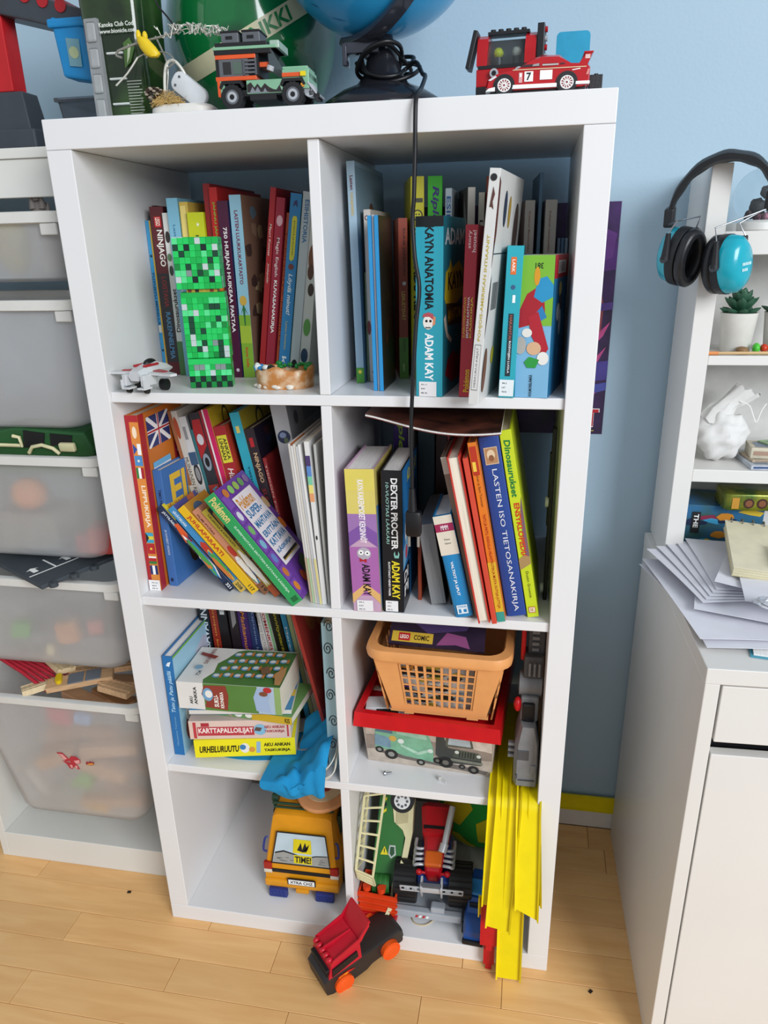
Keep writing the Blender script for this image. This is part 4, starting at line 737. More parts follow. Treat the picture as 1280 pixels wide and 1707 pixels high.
for nm, c, (a0, a1), cnt in (('green_glaze', '#1f8a3c', (10, 175), 16), ('blue_glaze', '#2f86c4', (150, 215), 8), ('white_glaze', '#d8dcd8', (170, 250), 8)):
    g = G()
    for k in range(cnt):
        a = R(rd.uniform(a0, a1)); q = rd.uniform(.80, .98)
        g.ball((.045 * q * math.cos(a), .030 * q * math.sin(a), .0285 + rd.uniform(-.001, .005)), (rd.uniform(.003, .006), rd.uniform(.003, .005), rd.uniform(.003, .005)), mat(c, r=.2, n=.15), n=8, k=6)
    g.obj(nm, bowl, smooth=60)
g = G(); g.ball((-.012, -.026, .0325), (.007, .004, .005), BLACK, n=10, k=6); g.obj('black_glaze', bowl, smooth=60)
g = G()
for k in range(10):
    a = R(rd.uniform(190, 350)); g.ball((.045 * math.cos(a), .0295 * math.sin(a), rd.uniform(.003, .006)), (.006, .003, .003), mat('#ddd5c8', r=.3), n=8, k=6)
g.obj('foot_glaze', bowl, smooth=60)

# magazine lying on top of the second-row books
mg = thing('magazine', 'glossy brown magazine lying bent across the tops of the books', 'magazine', (.15, .1, S2))
MGB = mat('#6b3a2c', r=.25, n=.3, ns=25, h2='#2e1714')
def magf(dz):
    def fn(u, v):
        x = -.094 + .203 * u
        sag = .3190 - .017 * math.sin(math.pi * min(1, u * .78)) ** 1.3 * (1 - .4 * v)
        lift = .003 * (1 - u)
        return Vector((x, -.078 - .045 * u + .22 * v, sag + lift + dz))
    return fn
g = G(); g.surf(magf(0), 16, 4, MGB, th=.0005); g.obj('cover', mg, smooth=60)
g = G(); g.surf(magf(-.0015), 16, 4, PAPERW, th=.0022); g.obj('pages', mg, smooth=60)
g = G(); g.surf(magf(-.0045), 16, 4, mat('#8a4a40', r=.3), th=.0005); g.obj('back_cover', mg, smooth=60)

# black rails with white knobs against the shelf side, second row
rail = thing('toy_rail', 'black upright toy rail with white knobs inside the shelf side', 'toy rail', (.3375, .10, S2))
g = G(); g.box(-.003, .003, -.012, .012, .0, .29, BLACK, bev=.0015); g.box(-.005, .002, -.008, .008, .13, .25, BLACK, bev=.0015); g.obj('bar', rail)
for z_ in (.17, .02):
    g = G(); g.cyl((-.0035, -.004, z_), (-.0085, -.004, z_), .0085, mat('#c6c8c2', r=.4), n=16); g.obj('knob', rail, smooth=40)
# ------------------------------------------------------------------ third row: box, basket, grey toy, tracks
RED = mat('#c4121c', r=0.3); YEL = mat('#ead60c', r=0.32, n=.03)
box = thing('storage_box', 'printed cardboard storage box with red plastic rim under the basket', 'box', (.146, .072, S3), (0, 0, -3.5))
wb, wt2, dp, hb = .1165, .1225, .235, .105
SAND = mat('#a89a8c', r=.4, n=.1, ns=8)
g = G()
th = .003
def shell(g, w0, w1, y0a, y0b, y1, z0, z1, t, m):
    o0 = [(-w0, y0a, z0), (w0, y0a, z0), (w0, y1, z0), (-w0, y1, z0)]; o1 = [(-w1, y0b, z1), (w1, y0b, z1), (w1, y1 + .008, z1), (-w1, y1 + .008, z1)]
    ins = lambda P, k, zz: [(P[0][0] + k, P[0][1] + k, zz), (P[1][0] - k, P[1][1] + k, zz), (P[2][0] - k, P[2][1] - k, zz), (P[3][0] + k, P[3][1] - k, zz)]
    rings = [[Vector(q) for q in r] for r in (o0, o1, ins(o1, t, z1), ins(o0, t, z0 + t))]
    g.loft(rings, m)
shell(g, wb, wt2, 0, -.016, dp, .0, hb, th, SAND); g.obj('body', box)
g = G(); shell(g, .1335, .131, -.034, -.030, dp + .010, hb - .008, hb + .020, .012, RED); g.obj('rim', box)
FB = Frame((-wb, -.0004, .001), (1, 0, 0), (0, -.016, hb)); g = G()
Wd, Hd = 2 * wb, .106
q = lambda a, b: (a * Wd, b * Hd)
def PG(pts, c, l): g.fpoly(FB, [q(*p) for p in pts], mat(c, r=.35, n=.12, ns=60), l)
PG([(.0, 0), (1, 0), (1, 1), (0, 1)], '#b9ac9e', .0002)
PG([(.0, .28), (.25, .34), (.6, .3), (1, .36), (1, .75), (.7, .6), (.3, .7), (0, .62)], '#8d7f74', .0004)
PG([(.62, .8), (.8, .95), (1, .9), (1, .55), (.8, .6)], '#c9bcb0', .0005)
PG([(.08, .24), (.3, .14), (.95, .02), (.98, .1), (.6, .2), (.2, .3)], '#6a625c', .0006)
PG([(.07, .34), (.08, .80), (.13, .95), (.36, .98), (.48, .90), (.52, .70), (.545, .45), (.54, .16), (.3, .22), (.2, .30)], '#78ae8e', .0008)
PG([(.08, .72), (.10, .92), (.22, .95), (.22, .70)], '#55707e', .0010); PG([(.07, .40), (.075, .66), (.2, .6), (.2, .36)], '#6f8ea0', .0010)
PG([(.25, .72), (.26, .93), (.42, .93), (.48, .84), (.50, .66)], '#9cc4ac', .0011)
PG([(.28, .50), (.42, .36), (.53, .48), (.535, .42), (.42, .28), (.28, .44)], '#a8cdb6', .0012)
g.disc(FB, .22 * Wd, .60 * Hd, .007, mat('#c9a24a'), .0013); g.disc(FB, .285 * Wd, .56 * Hd, .006, mat('#d5e0d8'), .0013); g.disc(FB, .52 * Wd, .42 * Hd, .005, mat('#d5e0d8'), .0013)
for u_, v_, r_ in ((.20, .22, .0125), (.105, .30, .008), (.44, .12, .008)):
    g.disc(FB, u_ * Wd, v_ * Hd, r_, mat('#242220'), .0014); g.disc(FB, u_ * Wd, v_ * Hd, r_ * .5, mat('#8f8f88'), .0016)
PG([(.56, .36), (.57, .80), (.62, .86), (.66, .55), (.84, .50), (.92, .42), (.92, .22), (.7, .2), (.6, .24)], '#3a3d3a', .0009)
PG([(.64, .58), (.65, .86), (.84, .84), (.86, .60)], '#55564a', .0012); PG([(.66, .63), (.67, .80), (.83, .78), (.84, .63)], '#a9b4ba', .0013)
PG([(.70, .36), (.72, .54), (.9, .50), (.92, .34)], '#4b5042', .0012)
for k in range(6): PG([(.745 + .022 * k, .37), (.75 + .022 * k, .50), (.758 + .022 * k, .50), (.753 + .022 * k, .37)], '#1f201c', .0014)
PG([(.68, .26), (.93, .24), (.93, .30), (.68, .32)], '#7a7a6c', .0014)
for u_, v_, r_ in ((.64, .20, .0135), (.86, .11, .010), (.77, .15, .006), (.575, .22, .008)):
    g.disc(FB, u_ * Wd, v_ * Hd, r_, mat('#1c1b1a'), .0016); g.disc(FB, u_ * Wd, v_ * Hd, r_ * .45, mat('#6a675f'), .0018)
g.disc(FB, .73 * Wd, .48 * Hd, .004, mat('#c9ccc4'), .0016); g.disc(FB, .9 * Wd, .44 * Hd, .004, mat('#c9ccc4'), .0016)
g.obj('front_print', box)
# what lies in the box
g = G(); g.loft([[Vector((x, y0 + a, b)) for a, b in ((0, 0), (.0, .012), (.012, .024), (.045, .026), (.06, .014), (.062, 0))] for x, y0 in ((.0, 0), (.08, .004))], mat('#c9cdd0', r=.25)); g.box(.02, .06, .004, .012, .014, .022, BLACK)
tag(g.obj('toy_car', None, smooth=30, loc=(.030, .065, S3 + .094), rot=(0, 0, R(6))), 'white toy car poking out of the red-rimmed box', 'toy car')
g = G(); g.box(0, .09, 0, .10, 0, .088, mat('#3b3a3c', r=.5), bev=.003); tag(g.obj('dark_carton', None, loc=(.155, .085, S3 + .004)), 'dark carton lying in the red-rimmed box under the basket', 'carton')
g = G(); g.box(0, .10, 0, .06, 0, .0025, PW); g.rect(Frame((0, 0, .0026), (1, 0, 0), (0, 1, 0)), .01, .01, .07, .04, mat('#4a5a6a')); tag(g.obj('postcard', None, loc=(.030, .145, S3 + .112), rot=(R(-12), R(8), R(10))), 'white card with dark picture stuck in the red-rimmed box', 'card')

ORG = mat('#e3a062', r=0.42, n=.03)
bk = thing('basket', 'pale orange plastic basket with square lattice, on the red-rimmed box', 'basket', (.165, .060, .5115), (0, 0, -1.5))
bw0, bw1, bh, bd0, bd1 = .094, .116, .142, .155, .185
def bpt(s_, y, k):   # s_ -1..1 across, k 0..1 height; the front leans out
    w_ = bw0 + (bw1 - bw0) * k
    return Vector((s_ * w_, y - .026 * k if y < .05 else y + .02 * k, bh * k))
g = G()
def slab(p0, p1, p2, p3, nrm, t=.0028):
    nrm = Vector(nrm) * t
    g.hexa([p0, p1, p1 + nrm, p0 + nrm, p3, p2, p2 + nrm, p3 + nrm], ORG)
slab(bpt(-.88, 0, .06), bpt(-.60, 0, .06), bpt(-.60, 0, .97), bpt(-1, 0, .97), (0, 1, 0)); slab(bpt(.60, 0, .06), bpt(.88, 0, .06), bpt(1, 0, .97), bpt(.60, 0, .97), (0, 1, 0))
slab(bpt(-.60, 0, .80), bpt(.60, 0, .80), bpt(.60, 0, .97), bpt(-.60, 0, .97), (0, 1, 0)); slab(bpt(-.60, 0, .06), bpt(.60, 0, .06), bpt(.60, 0, .16), bpt(-.60, 0, .16), (0, 1, 0))
g.obj('front_panel', bk)
for k in range(10):
    a = -.60 + 1.2 * k / 9; g = G(); slab(bpt(a - .020, 0, .155), bpt(a + .020, 0, .155), bpt(a + .020, 0, .805), bpt(a - .020, 0, .805), (0, 1, 0), .0034); g.obj('bar', bk)
for k in range(1, 6):
    b_ = .16 + .64 * k / 6; g = G(); slab(bpt(-.60, .0004, b_ - .009), bpt(.60, .0004, b_ - .009), bpt(.60, .0004, b_ + .009), bpt(-.60, .0004, b_ + .009), (0, 1, 0), .0024); g.obj('bar', bk)
for s_ in (-1, 1):
    g = G()
    for (k0, k1) in ((0.02, .2), (.38, .44), (.58, .64), (.8, .97)):
        slab(bpt(s_, .004, k0), bpt(s_, bd0, k0), bpt(s_, bd0, k1), bpt(s_, .004, k1), (-s_, 0, 0))
    for j in range(8):
        y0 = .004 + (bd0 - .012) * j / 7
        slab(bpt(s_, y0, .02), bpt(s_, y0 + .009, .02), bpt(s_, y0 + .009, .97), bpt(s_, y0, .97), (-s_, 0, 0))
    g.obj('side_lattice', bk)
g = G(); slab(bpt(-1, bd0, .02), bpt(1, bd0, .02), bpt(1, bd0, .97), bpt(-1, bd0, .97), (0, -1, 0)); g.obj('back_panel', bk)
g = G(); g.box(-bw0 * .93, bw0 * .93, .002, bd0, .002, .008, ORG); g.box(-.062, -.045, .0, .02, .0, .004, ORG); g.box(.05, .07, .0, .02, .0, .004, ORG); g.obj('base', bk)
g = G(); prof = []
for r0, zz in ((.0, .128), (.009, .126), (.0105, .136), (.008, .144), (-.004, .146), (-.006, .142)):
    prof.append([Vector((a, b + .078, zz)) for a, b in rrect(2 * (bw1 + r0), bd1 + .026 + 2 * r0, .032, 5)])
g.loft(prof, ORG, caps=False); g.obj('rim', bk, smooth=40)
# what is in the basket
def mag(label, loc, rot, w_, h_, art, c='#2a2034', nm='magazine', cat='magazine', t=.004, group='magazines in the orange basket'):
    o = thing(nm, label, cat, loc, rot, group)
    g = G(); g.box(0, w_, 0, t, 0, h_, mat(c, r=.25, n=.2, ns=20)); g.obj('cover', o)
    g = G(); fit_spec(g, Frame((0, 0, 0), (1, 0, 0), (0, 0, 1)), art, w_, h_); g.obj('cover_print', o)
mag('dark purple comic magazine with yellow tag lying on top in the basket', (.078, .050, .6600), (-64, 3, 2), .165, .135, [('p', [(.1, .5), (.5, .8), (.9, .6), (.8, .3), (.4, .2)], '#4a3a6a'), ('r', .03, .04, .46, .2, '#c9a83a'), ('r', .1, .06, .22, .18, '#b4242c'), ('t', 'LEGO', .115, .09, .205, .15, '#f0ece0', 0, .05), ('t', 'COMIC', .26, .08, .42, .16, '#2a241a', 0, .03), ('p', [(.5, .03), (.7, .06), (.85, .02), (.8, .2), (.6, .24)], '#8a4a7a'), ('p', [(.3, .6), (.5, .62), (.7, .9), (.6, .92)], '#7a7a8c'), ('r', .2, .4, .6, .43, '#9a94a8')])
for i, (lab, x, y, c, w_) in enumerate((('white and black comic page standing behind the basket lattice', .085, .071, '#c9c6c2', .14), ('yellow and violet magazine standing deeper in the basket', .090, .082, '#b99a3a', .12), ('teal and orange magazine standing at the back of the basket', .100, .095, '#3a6a70', .13))):
    mag(lab, (x, y, .521), (-3, 0, 0), w_, .098, blobs(['#1c1c20', '#d8d4cc', '#5a3a7a', '#b8a03a', '#c8843a', '#3a4a2c', '#7a8a9a', '#2a2a2e'], 42, 40 + i, s=.16), c=c)
g = G(); g.box(0, .022, 0, .02, 0, .10, mat('#5a4436', r=.5), bev=.003); g.rect(Frame((0, -.0002, 0), (1, 0, 0), (0, 0, 1)), .002, .07, .02, .09, mat('#a03a2c')); tag(g.obj('small_carton', None, loc=(.236, .065, .5215)), 'small brown carton standing in the basket corner', 'carton')

# yellow tracks that lie on the shelf and bend over its edge
def track(label, x_back, x_edge, x_end, yoff, zend, w_, m=YEL, y_back=.30, cut=0, name='toy_track', group='yellow tracks over the shelf edge', tilt=0.0, ybot=None):
    base = S3 + .0005 + yoff
    cl = [Vector((x_back, y_back, base)), Vector((x_edge, .03, base)), Vector((x_edge, .012, base))]
    for k in range(1, 6):
        a = R(90 * k / 5); r_ = .012 + yoff
        cl.append(Vector((x_edge, .012 - r_ * math.sin(a), S3 + .0005 - .012 + r_ * math.cos(a))))
    y_end = (cl[-1].y - .012) if ybot is None else ybot
    zz = cl[-1].z
    for k in range(1, 5):
        f = k / 4; cl.append(Vector((x_edge + (x_end - x_edge) * f, cl[7].y + (y_end - cl[7].y) * f, zz + (zend - zz) * f)))
    lip = .007; t = .0016
    sec = [(-w_ / 2, lip), (-w_ / 2 - .0012, lip + .001), (-w_ / 2 - .0018, 0), (-w_ / 2, -t), (w_ / 2, -t), (w_ / 2 + .0018, 0), (w_ / 2 + .0012, lip + .001), (w_ / 2, lip), (w_ / 2 - t, lip - .001), (w_ / 2 - t, .0005), (-w_ / 2 + t, .0005), (-w_ / 2 + t, lip - .001)]
    rings = []
    for i, p in enumerate(cl):
        d = (cl[min(i + 1, len(cl) - 1)] - cl[max(i - 1, 0)]); d.x = 0; d.normalize()
        n_ = Vector((0, d.z, -d.y)) * -1
        if n_.z < -0.01 or (abs(n_.z) <= .01 and n_.y > 0): n_ = -n_
        sx = Vector((1, 0, 0))
        rings.append([p + sx * a + n_ * (b + t) + (Vector((0, 0, cut * (a / w_ + .5))) if i == len(cl) - 1 else Vector()) for a, b in sec])
    g = G(); g.loft(rings, m)
    o = g.obj(name, None, smooth=35)
    return tag(o, label, 'toy track', group)
track('longest yellow toy track, hanging down to the floor', .300, .307, .311, .0000, .004, .044, ybot=-.030)
track('yellow toy track at the inner side nearest the printed box', .284, .279, .2755, .0020, .185, .036, ybot=-.034)
track('yellow toy track hanging against the shelf side panel', .318, .333, .3440, .0022, .195, .034, ybot=-.030)
track('yellow toy track in front, nearest the printed box', .290, .296, .2870, .0048, .150, .042, ybot=-.048, cut=-.008)
track('yellow toy track in front with slanted end, under the grey toy', .324, .330, .3360, .0052, .200, .040, ybot=-.048, cut=-.022)
REDT = mat('#c01420', r=.35)
def red_piece(label, x0, x1, y, z0, z1):
    g = G(); g.box(x0, x1, y, y + .003, z0, z1, REDT, bev=.0006); g.box(x0, x0 + .002, y - .004, y, z0 + .006, z1 - .004, REDT); g.box(x1 - .002, x1, y - .004, y, z0 + .006, z1 - .004, REDT)
    g.box((x0 + x1) / 2 - .006, (x0 + x1) / 2 + .006, y, y + .003, z0 - .012, z0, REDT)
    for k in range(3): g.box(x0 + .008 + .008 * k, x0 + .012 + .008 * k, y - .0012, y, z1 - .03, z1 - .01, REDT)
    tag(g.obj('track_connector'), label, 'toy track', 'red track connectors')
red_piece('upper red track connector below the yellow tracks', .2555, .2890, -.0245, .0720, .1860)
red_piece('lower red track connector reaching towards the floor', .2625, .2830, -.0150, .0135, .0800)
g = G(); g.box(-.010, .010, 0, .003, 0, .045, YEL, bev=.001); g.box(-.012, -.0095, -.006, .003, 0, .045, YEL); g.box(.0095, .012, -.006, .003, 0, .045, YEL); tag(g.obj('toy_track', None, loc=(.262, -.0195, .142)), 'short yellow track end beside the red connector', 'toy track', 'yellow tracks over the shelf edge')

# grey toy spaceship
GT1 = mat('#7b7d80', r=.42, n=.12, ns=30, bump=.1, bs=200); GT2 = mat('#4b4c4f', r=.5)
sp = thing('toy_robot', 'grey plastic toy vehicle with red lamps, standing upright on the tracks', 'toy vehicle', (.3215, .055, .4060))
g = G()
g.loft([[Vector((a * wx, -.028 + b, z)) for a, b in ((-1, .012), (-.72, 0), (.85, 0), (1, .01), (1, .07), (-1, .07))] for z, wx in ((.0, .021), (.045, .0215), (.085, .020), (.122, .012))], GT1)
g.obj('hull', sp)
g = G(); g.box(-.016, .004, -.0295, -.026, .055, .075, GT2, bev=.001); g.box(-.012, .016, -.030, -.027, .012, .014, GT2); g.box(-.018, -.014, -.0305, -.026, .016, .024, GT2); g.box(.008, .017, -.0302, -.027, .03, .046, GT1, bev=.001); g.obj('hull_detail', sp)
g = G()
for k in range(3): g.box(-.032, -.018, -.01 - .0, .0, .045 + .012 * k, .051 + .012 * k, GT1, bev=.001)
g.obj('side_fin', sp)
g = G(); g.box(-.014, .016, -.005, .045, .118, .168, GT1, bev=.004); g.obj('midsection', sp)
g = G(); g.box(-.011, .010, -.012, -.003, .122, .158, BLACK, bev=.003); g.obj('window', sp)
for z_ in (.150,):
    g = G(); g.ball((-.019, .0, z_), (.007, .010, .014), RED, n=12, k=8); g.obj('red_lamp', sp, smooth=60)
g = G(); g.cyl((-.018, .02, .182), (.02, .02, .182), .022, GT1, n=20); g.cyl((-.020, .02, .182), (-.017, .02, .182), .015, GT2, n=20); g.obj('drum', sp, smooth=40)
g = G(); g.box(-.012, .02, .005, .045, .198, .24, GT2, bev=.003)
for k in range(3): g.box(-.004 + .008 * k, .0 + .008 * k, .0, .006, .205, .23, GT1, bev=.0008)
g.obj('tower', sp)
g = G(); g.box(-.006, .021, .02, .05, .235, .295, GT2, bev=.002)
for k in range(4): g.box(.0, .012, .0165, .021, .245 + .011 * k, .251 + .011 * k, GT1, bev=.0008)
g.obj('mast', sp)
g = G(); g.box(-.018, -.010, .018, .03, .225, .30, RED, bev=.003); g.obj('red_strut', sp)
# loose screws on the shelf
for i, (lab, x, y, a) in enumerate((('small grey screw lying on the shelf by the printed box', .070, .040, 25), ('small pale screw on the shelf edge under the box middle', .172, .040, -30))):
    o = thing('screw', lab, 'screw', (x, y, S3), (0, 0, a), 'loose screws on the third shelf')
    MS = mat('#8d9196', r=.3, m=.8) if i == 0 else mat('#c8c8c4', r=.4)
    g = G(); g.cyl((0, 0, .0028), (.012, 0, .0028), .0018, MS, n=8); g.obj('shank', o)
    g = G(); g.cyl((-.003, 0, .0042), (0, 0, .0042), .0042, MS, n=12); g.obj('head', o)
# ------------------------------------------------------------------ bottom row toys
# yellow toy van seen from behind
VY = mat('#dc9418', r=.35, n=.04); VG = mat('#1f3d2c', r=.4); VB = mat('#26347c', r=.4)
van = thing('toy_van', 'yellow toy van with dark green roof rack, rear facing out', 'toy van', (-.117, .066, S4 + .0005), (0, 0, 1))
van.scale = (1.10, 1.0, 1.08)
g = G()
sec = lambda y, w0, w1, z0, z1, zm: [Vector((-w0, y, z0)), Vector((w0, y, z0)), Vector((w0, y, zm)), Vector((w1, y, z1 - .006)), Vector((w1 - .008, y, z1)), Vector((-w1 + .008, y, z1)), Vector((-w1, y, z1 - .006)), Vector((-w0, y, zm))]
g.loft([sec(.0, .070, .068, .018, .066, .058), sec(.030, .072, .056, .016, .166, .085), sec(.040, .072, .055, .016, .172, .085), sec(.17, .072, .055, .016, .172, .085), sec(.215, .072, .056, .016, .115, .085), sec(.275, .070, .062, .018, .100, .075), sec(.285, .064, .056, .022, .085, .07)], VY)
g.obj('body', van, smooth=35)
FV = Frame((-.068, -.0006, .062), (1, 0, 0), (0, .0285, .104))     # the sloping rear window face
g = G()
def vp(pts, m, l): g.fpoly(FV, pts, m, l)
vp([(.012, .012), (.126, .012), (.116, .078), (.022, .078)], BLACK, .0062)
vp([(.0145, .015), (.1235, .015), (.114, .0755), (.024, .0755)], mat('#b9cbd6', r=.15), .0066)
vp([(.0145, .015), (.1235, .015), (.120, .036), (.098, .034), (.078, .028), (.055, .034), (.036, .038), (.019, .033)], mat('#9a9b98', r=.2), .0069)
vp([(.019, .033), (.036, .038), (.055, .034), (.078, .028), (.098, .034), (.120, .036), (.1195, .0375), (.098, .036), (.078, .0305), (.055, .0365), (.036, .041), (.0195, .036)], INK, .0071)
vp([(.054, .038), (.090, .038), (.088, .066), (.055, .066)], mat('#d9c81f', r=.3), .0073)
vp([(.062, .044), (.069, .060), (.072, .046), (.077, .061), (.082, .046), (.085, .058), (.080, .042), (.072, .041)], INK, .0076)
vp([(.056, .017), (.091, .017), (.090, .034), (.056, .034)], mat('#d9c81f', r=.3), .0073)
g.text(FV, 'TIME!', .058, .019, .089, .032, INK, 0, .06, .0077)
rd = random.Random(8)
for k in range(14):
    u_ = rd.choice((rd.uniform(.022, .05), rd.uniform(.094, .116))); v_ = rd.uniform(.017, .032); g.rect(FV, u_, v_, u_ + .006, v_ + .001, mat('#5a5a58'), .0073)
g.obj('rear_window', van)
g = G(); g.box(-.058, .060, -.0022, .002, .052, .060, BLACK, bev=.001); g.obj('rear_strip', van)
for s_ in (-1, 1):
    g = G(); g.box(s_ * .064 - .008, s_ * .064 + .008, -.003, .006, .058, .074, mat('#a3251c', r=.25), bev=.0015); g.obj('tail_lamp', van)
    g = G(); g.box(s_ * .064 - .008, s_ * .064 + .008, -.003, .006, .050, .058, mat('#d8d0c0', r=.25), bev=.001); g.obj('reversing_lamp', van)
    g = G(); g.tube([(s_ * .066, .008, .093), (s_ * .072, .006, .098), (s_ * .070, .014, .118), (s_ * .065, .018, .120)], .0022, VB, smooth=3); g.obj('hinge', van, smooth=40)
    g = G(); g.box(s_ * .045 - .018, s_ * .045 + .018, -.014, -.002, .0, .0195, VB, bev=.003)
    for k in range(4): g.box(s_ * .045 - .013 + .007 * k, s_ * .045 - .010 + .007 * k, -.0148, -.013, .003, .015, VB)
    g.obj('mud_flap', van)
    for y_ in (.055, .215):
        g = G(); g.cyl((s_ * .064, y_, .024), (s_ * .079, y_, .024), .0238, BLACK, n=24); g.obj('wheel', van, smooth=40)
    g = G(); g.prism([(.05, .095), (.165, .095), (.165, .150), (.06, .150)], 'x', s_ * .0625 - .0015, s_ * .0655 + .0015, VG); g.obj('side_window', van)
g = G(); g.box(-.072, .072, -.006, .006, .018, .036, VY, bev=.004); g.box(-.012, .014, -.009, 0, .010, .020, VY, bev=.003); g.obj('bumper', van)
g = G(); g.box(-.026, .028, -.0075, -.005, .030, .044, BLACK); g.box(-.024, .026, -.0082, -.006, .0315, .0425, PW); g.text(Frame((-.024, -.0083, .0315), (1, 0, 0), (0, 0, 1)), 'XTRA CHZ', .003, .002, .047, .009, INK, 0, .02, .0002); g.obj('number_plate', van)
g = G()
for s_ in (-1, 1):
    g.tube([(s_ * .055, .038, .185), (s_ * .055, .19, .185)], .0028, VG, n=8)
    for y_ in (.045, .17): g.cyl((s_ * .055, y_, .170), (s_ * .055, y_, .186), .003, VG, n=8)
    g.cyl((s_ * .055 - .006, .055, .186), (s_ * .055 + .006, .055, .186), .008, VG, n=14)
g.tube([(-.055, .040, .185), (.055, .040, .185)], .0028, VG); g.tube([(-.055, .040, .176), (.055, .040, .176)], .0024, VG); g.tube([(-.055, .19, .185), (.055, .19, .185)], .0028, VG)
g.obj('roof_rack', van, smooth=50)
brd = thing('toy_surfboard', 'peach coloured oval toy board resting on the yellow van roof', 'toy board', (-.082, .165, .037 + .2045))
g = G(); g.prism(ell(.060, .085, 28), 'z', 0, .010, mat('#d99a68', r=.45), bev=.003); g.obj('deck', brd, smooth=30)
g = G(); g.prism(ell(.044, .066, 24, 0, .005), 'z', .0102, .0118, mat('#d9c4a0', r=.45)); g.prism(ell(.009, .012, 14, .006, -.018), 'z', .0118, .0128, mat('#a8403a', r=.45)); g.obj('inlay', brd)

# green and cream toy truck standing on end
TG = mat('#2c6b2f', r=.35); CR = mat('#d6cfa4', r=.4)
gt = thing('toy_truck', 'green and cream toy truck with ladder cage, standing on its end', 'toy truck', (.058, .092, .080), (-33, 0, 4))
g = G(); g.loft([[Vector((x, -.026, z)), Vector((x2, -.026, z)), Vector((x2, .03, z)), Vector((x, .03, z))] for x, x2, z in ((-.028, .012, -.005), (-.028, .030, .05), (-.022, .036, .12), (-.016, .042, .235))], TG); g.obj('body', gt)
g = G(); pr = [(.012, 0), (.030, .05), (.036, .09), (.030, .105), (.012, .12), (.008, .15), (.010, .235), (.052, .235), (.050, .10), (.040, .04), (.018, -.045), (.008, -.05)]
g.prism(pr, 'y', -.029, .030, CR); g.prism([(.030, .05), (.040, .04), (.020, -.035), (.006, -.062), (.000, -.060), (.012, -.03)], 'y', -.046, -.029, CR); g.obj('cream_side', gt)
g = G(); g.prism([(.016, .115), (.040, .120), (.042, .225), (.018, .23)], 'y', -.0305, -.028, mat('#b9b088', r=.45)); g.obj('panel', gt)
g = G()
for k in range(9):
    z_ = .135 + .011 * k; g.fpoly(Frame((-.012, -.0265, z_), (1, 0, 0), (0, 0, 1)), [(0, 0), (.007, .005), (.007, .011), (0, .006)], mat('#d8c81c') if k % 2 == 0 else INK, .0006)
FG = Frame((-.02, -.0262, .0), (1, 0, 0), (0, 0, 1))
g.fpoly(FG, [(.006, .055), (.022, .055), (.014, .072)], mat('#d8c81c'), .0008); g.rect(FG, .0132, .059, .0148, .067, INK, .001)
g.fpoly(FG, [(.028, .048), (.038, .056), (.036, .074), (.024, .074), (.022, .056)], mat('#b4bcb8'), .0008); g.fpoly(FG, [(.029, .052), (.035, .058), (.034, .071), (.026, .071), (.025, .058)], mat('#1f4a2c'), .001)
g.obj('decals', gt)
g = G(); g.cyl((-.026, -.028, .0), (.008, -.028, .0), .019, TG, n=20)
for k in range(3): g.cyl((-.020 + .010 * k, -.028, .0), (-.019 + .010 * k, -.028, .0), .0196, mat('#4f8f4c', r=.35), n=20)
g.obj('roller', gt, smooth=40)
GI = (Matrix.Translation((.058, .092, .080)) @ Euler((R(-33), 0, R(4))).to_matrix().to_4x4()).inverted()
L3 = lambda a, b, f: Vector(a) * (1 - f) + Vector(b) * f
rl = ((.0130, .012, .180), (.0205, .075, .305)); rr = ((.0420, .028, .150), (.0580, .088, .305)); rk = ((.0140, .060, .155), (.0220, .110, .305))
cage = G()
for a, b in (rl, rr, rk): cage.tube([GI @ Vector(a), GI @ Vector(b)], .0027, CR, n=6)
for k in range(7):
    f = k / 6.0
    cage.tube([GI @ L3(*rl, f), GI @ L3(*rr, f)], .0022, CR, n=6)
    cage.tube([GI @ L3(*rl, f), GI @ L3(*rk, f)], .0022, CR, n=6)
for k in range(1, 4): cage.tube([GI @ (Vector(rl[0]) + Vector((.001, .004, -.011)) * k), GI @ (Vector(rr[0]) + Vector((0, .004, -.011)) * k)], .0024, CR, n=6)
for a in (rl[0], rr[0]): cage.tube([GI @ Vector(a), GI @ (Vector(a) + Vector((.0015, .012, -.033)))], .0024, CR, n=6)
cage.obj('ladder_cage', gt, smooth=40)
g = G(); g.cyl((.0425, .012, .185), (.062, .012, .185), .022, BLACK, n=28); g.obj('wheel', gt, smooth=40)
hc = Vector((.094, .078, .300)); hn = Vector((.05, -1, .45)).normalized()
g = G(); g.cyl(GI @ (hc - hn * .016), GI @ hc, .023, BLACK, n=28); g.obj('wheel', gt, smooth=40)
g = G(); g.cyl(GI @ hc, GI @ (hc + hn * .0018), .0155, mat('#cfd2d4', r=.35), n=24)
hu = hn.orthogonal().normalized(); hv = hn.cross(hu)
for k in range(8):
    a = 2 * math.pi * k / 8; q_ = hc + (hu * math.cos(a) + hv * math.sin(a)) * .0098; g.cyl(GI @ (q_ + hn * .0016), GI @ (q_ + hn * .0026), .0027, GREY, n=8)
g.obj('hub', gt, smooth=40)

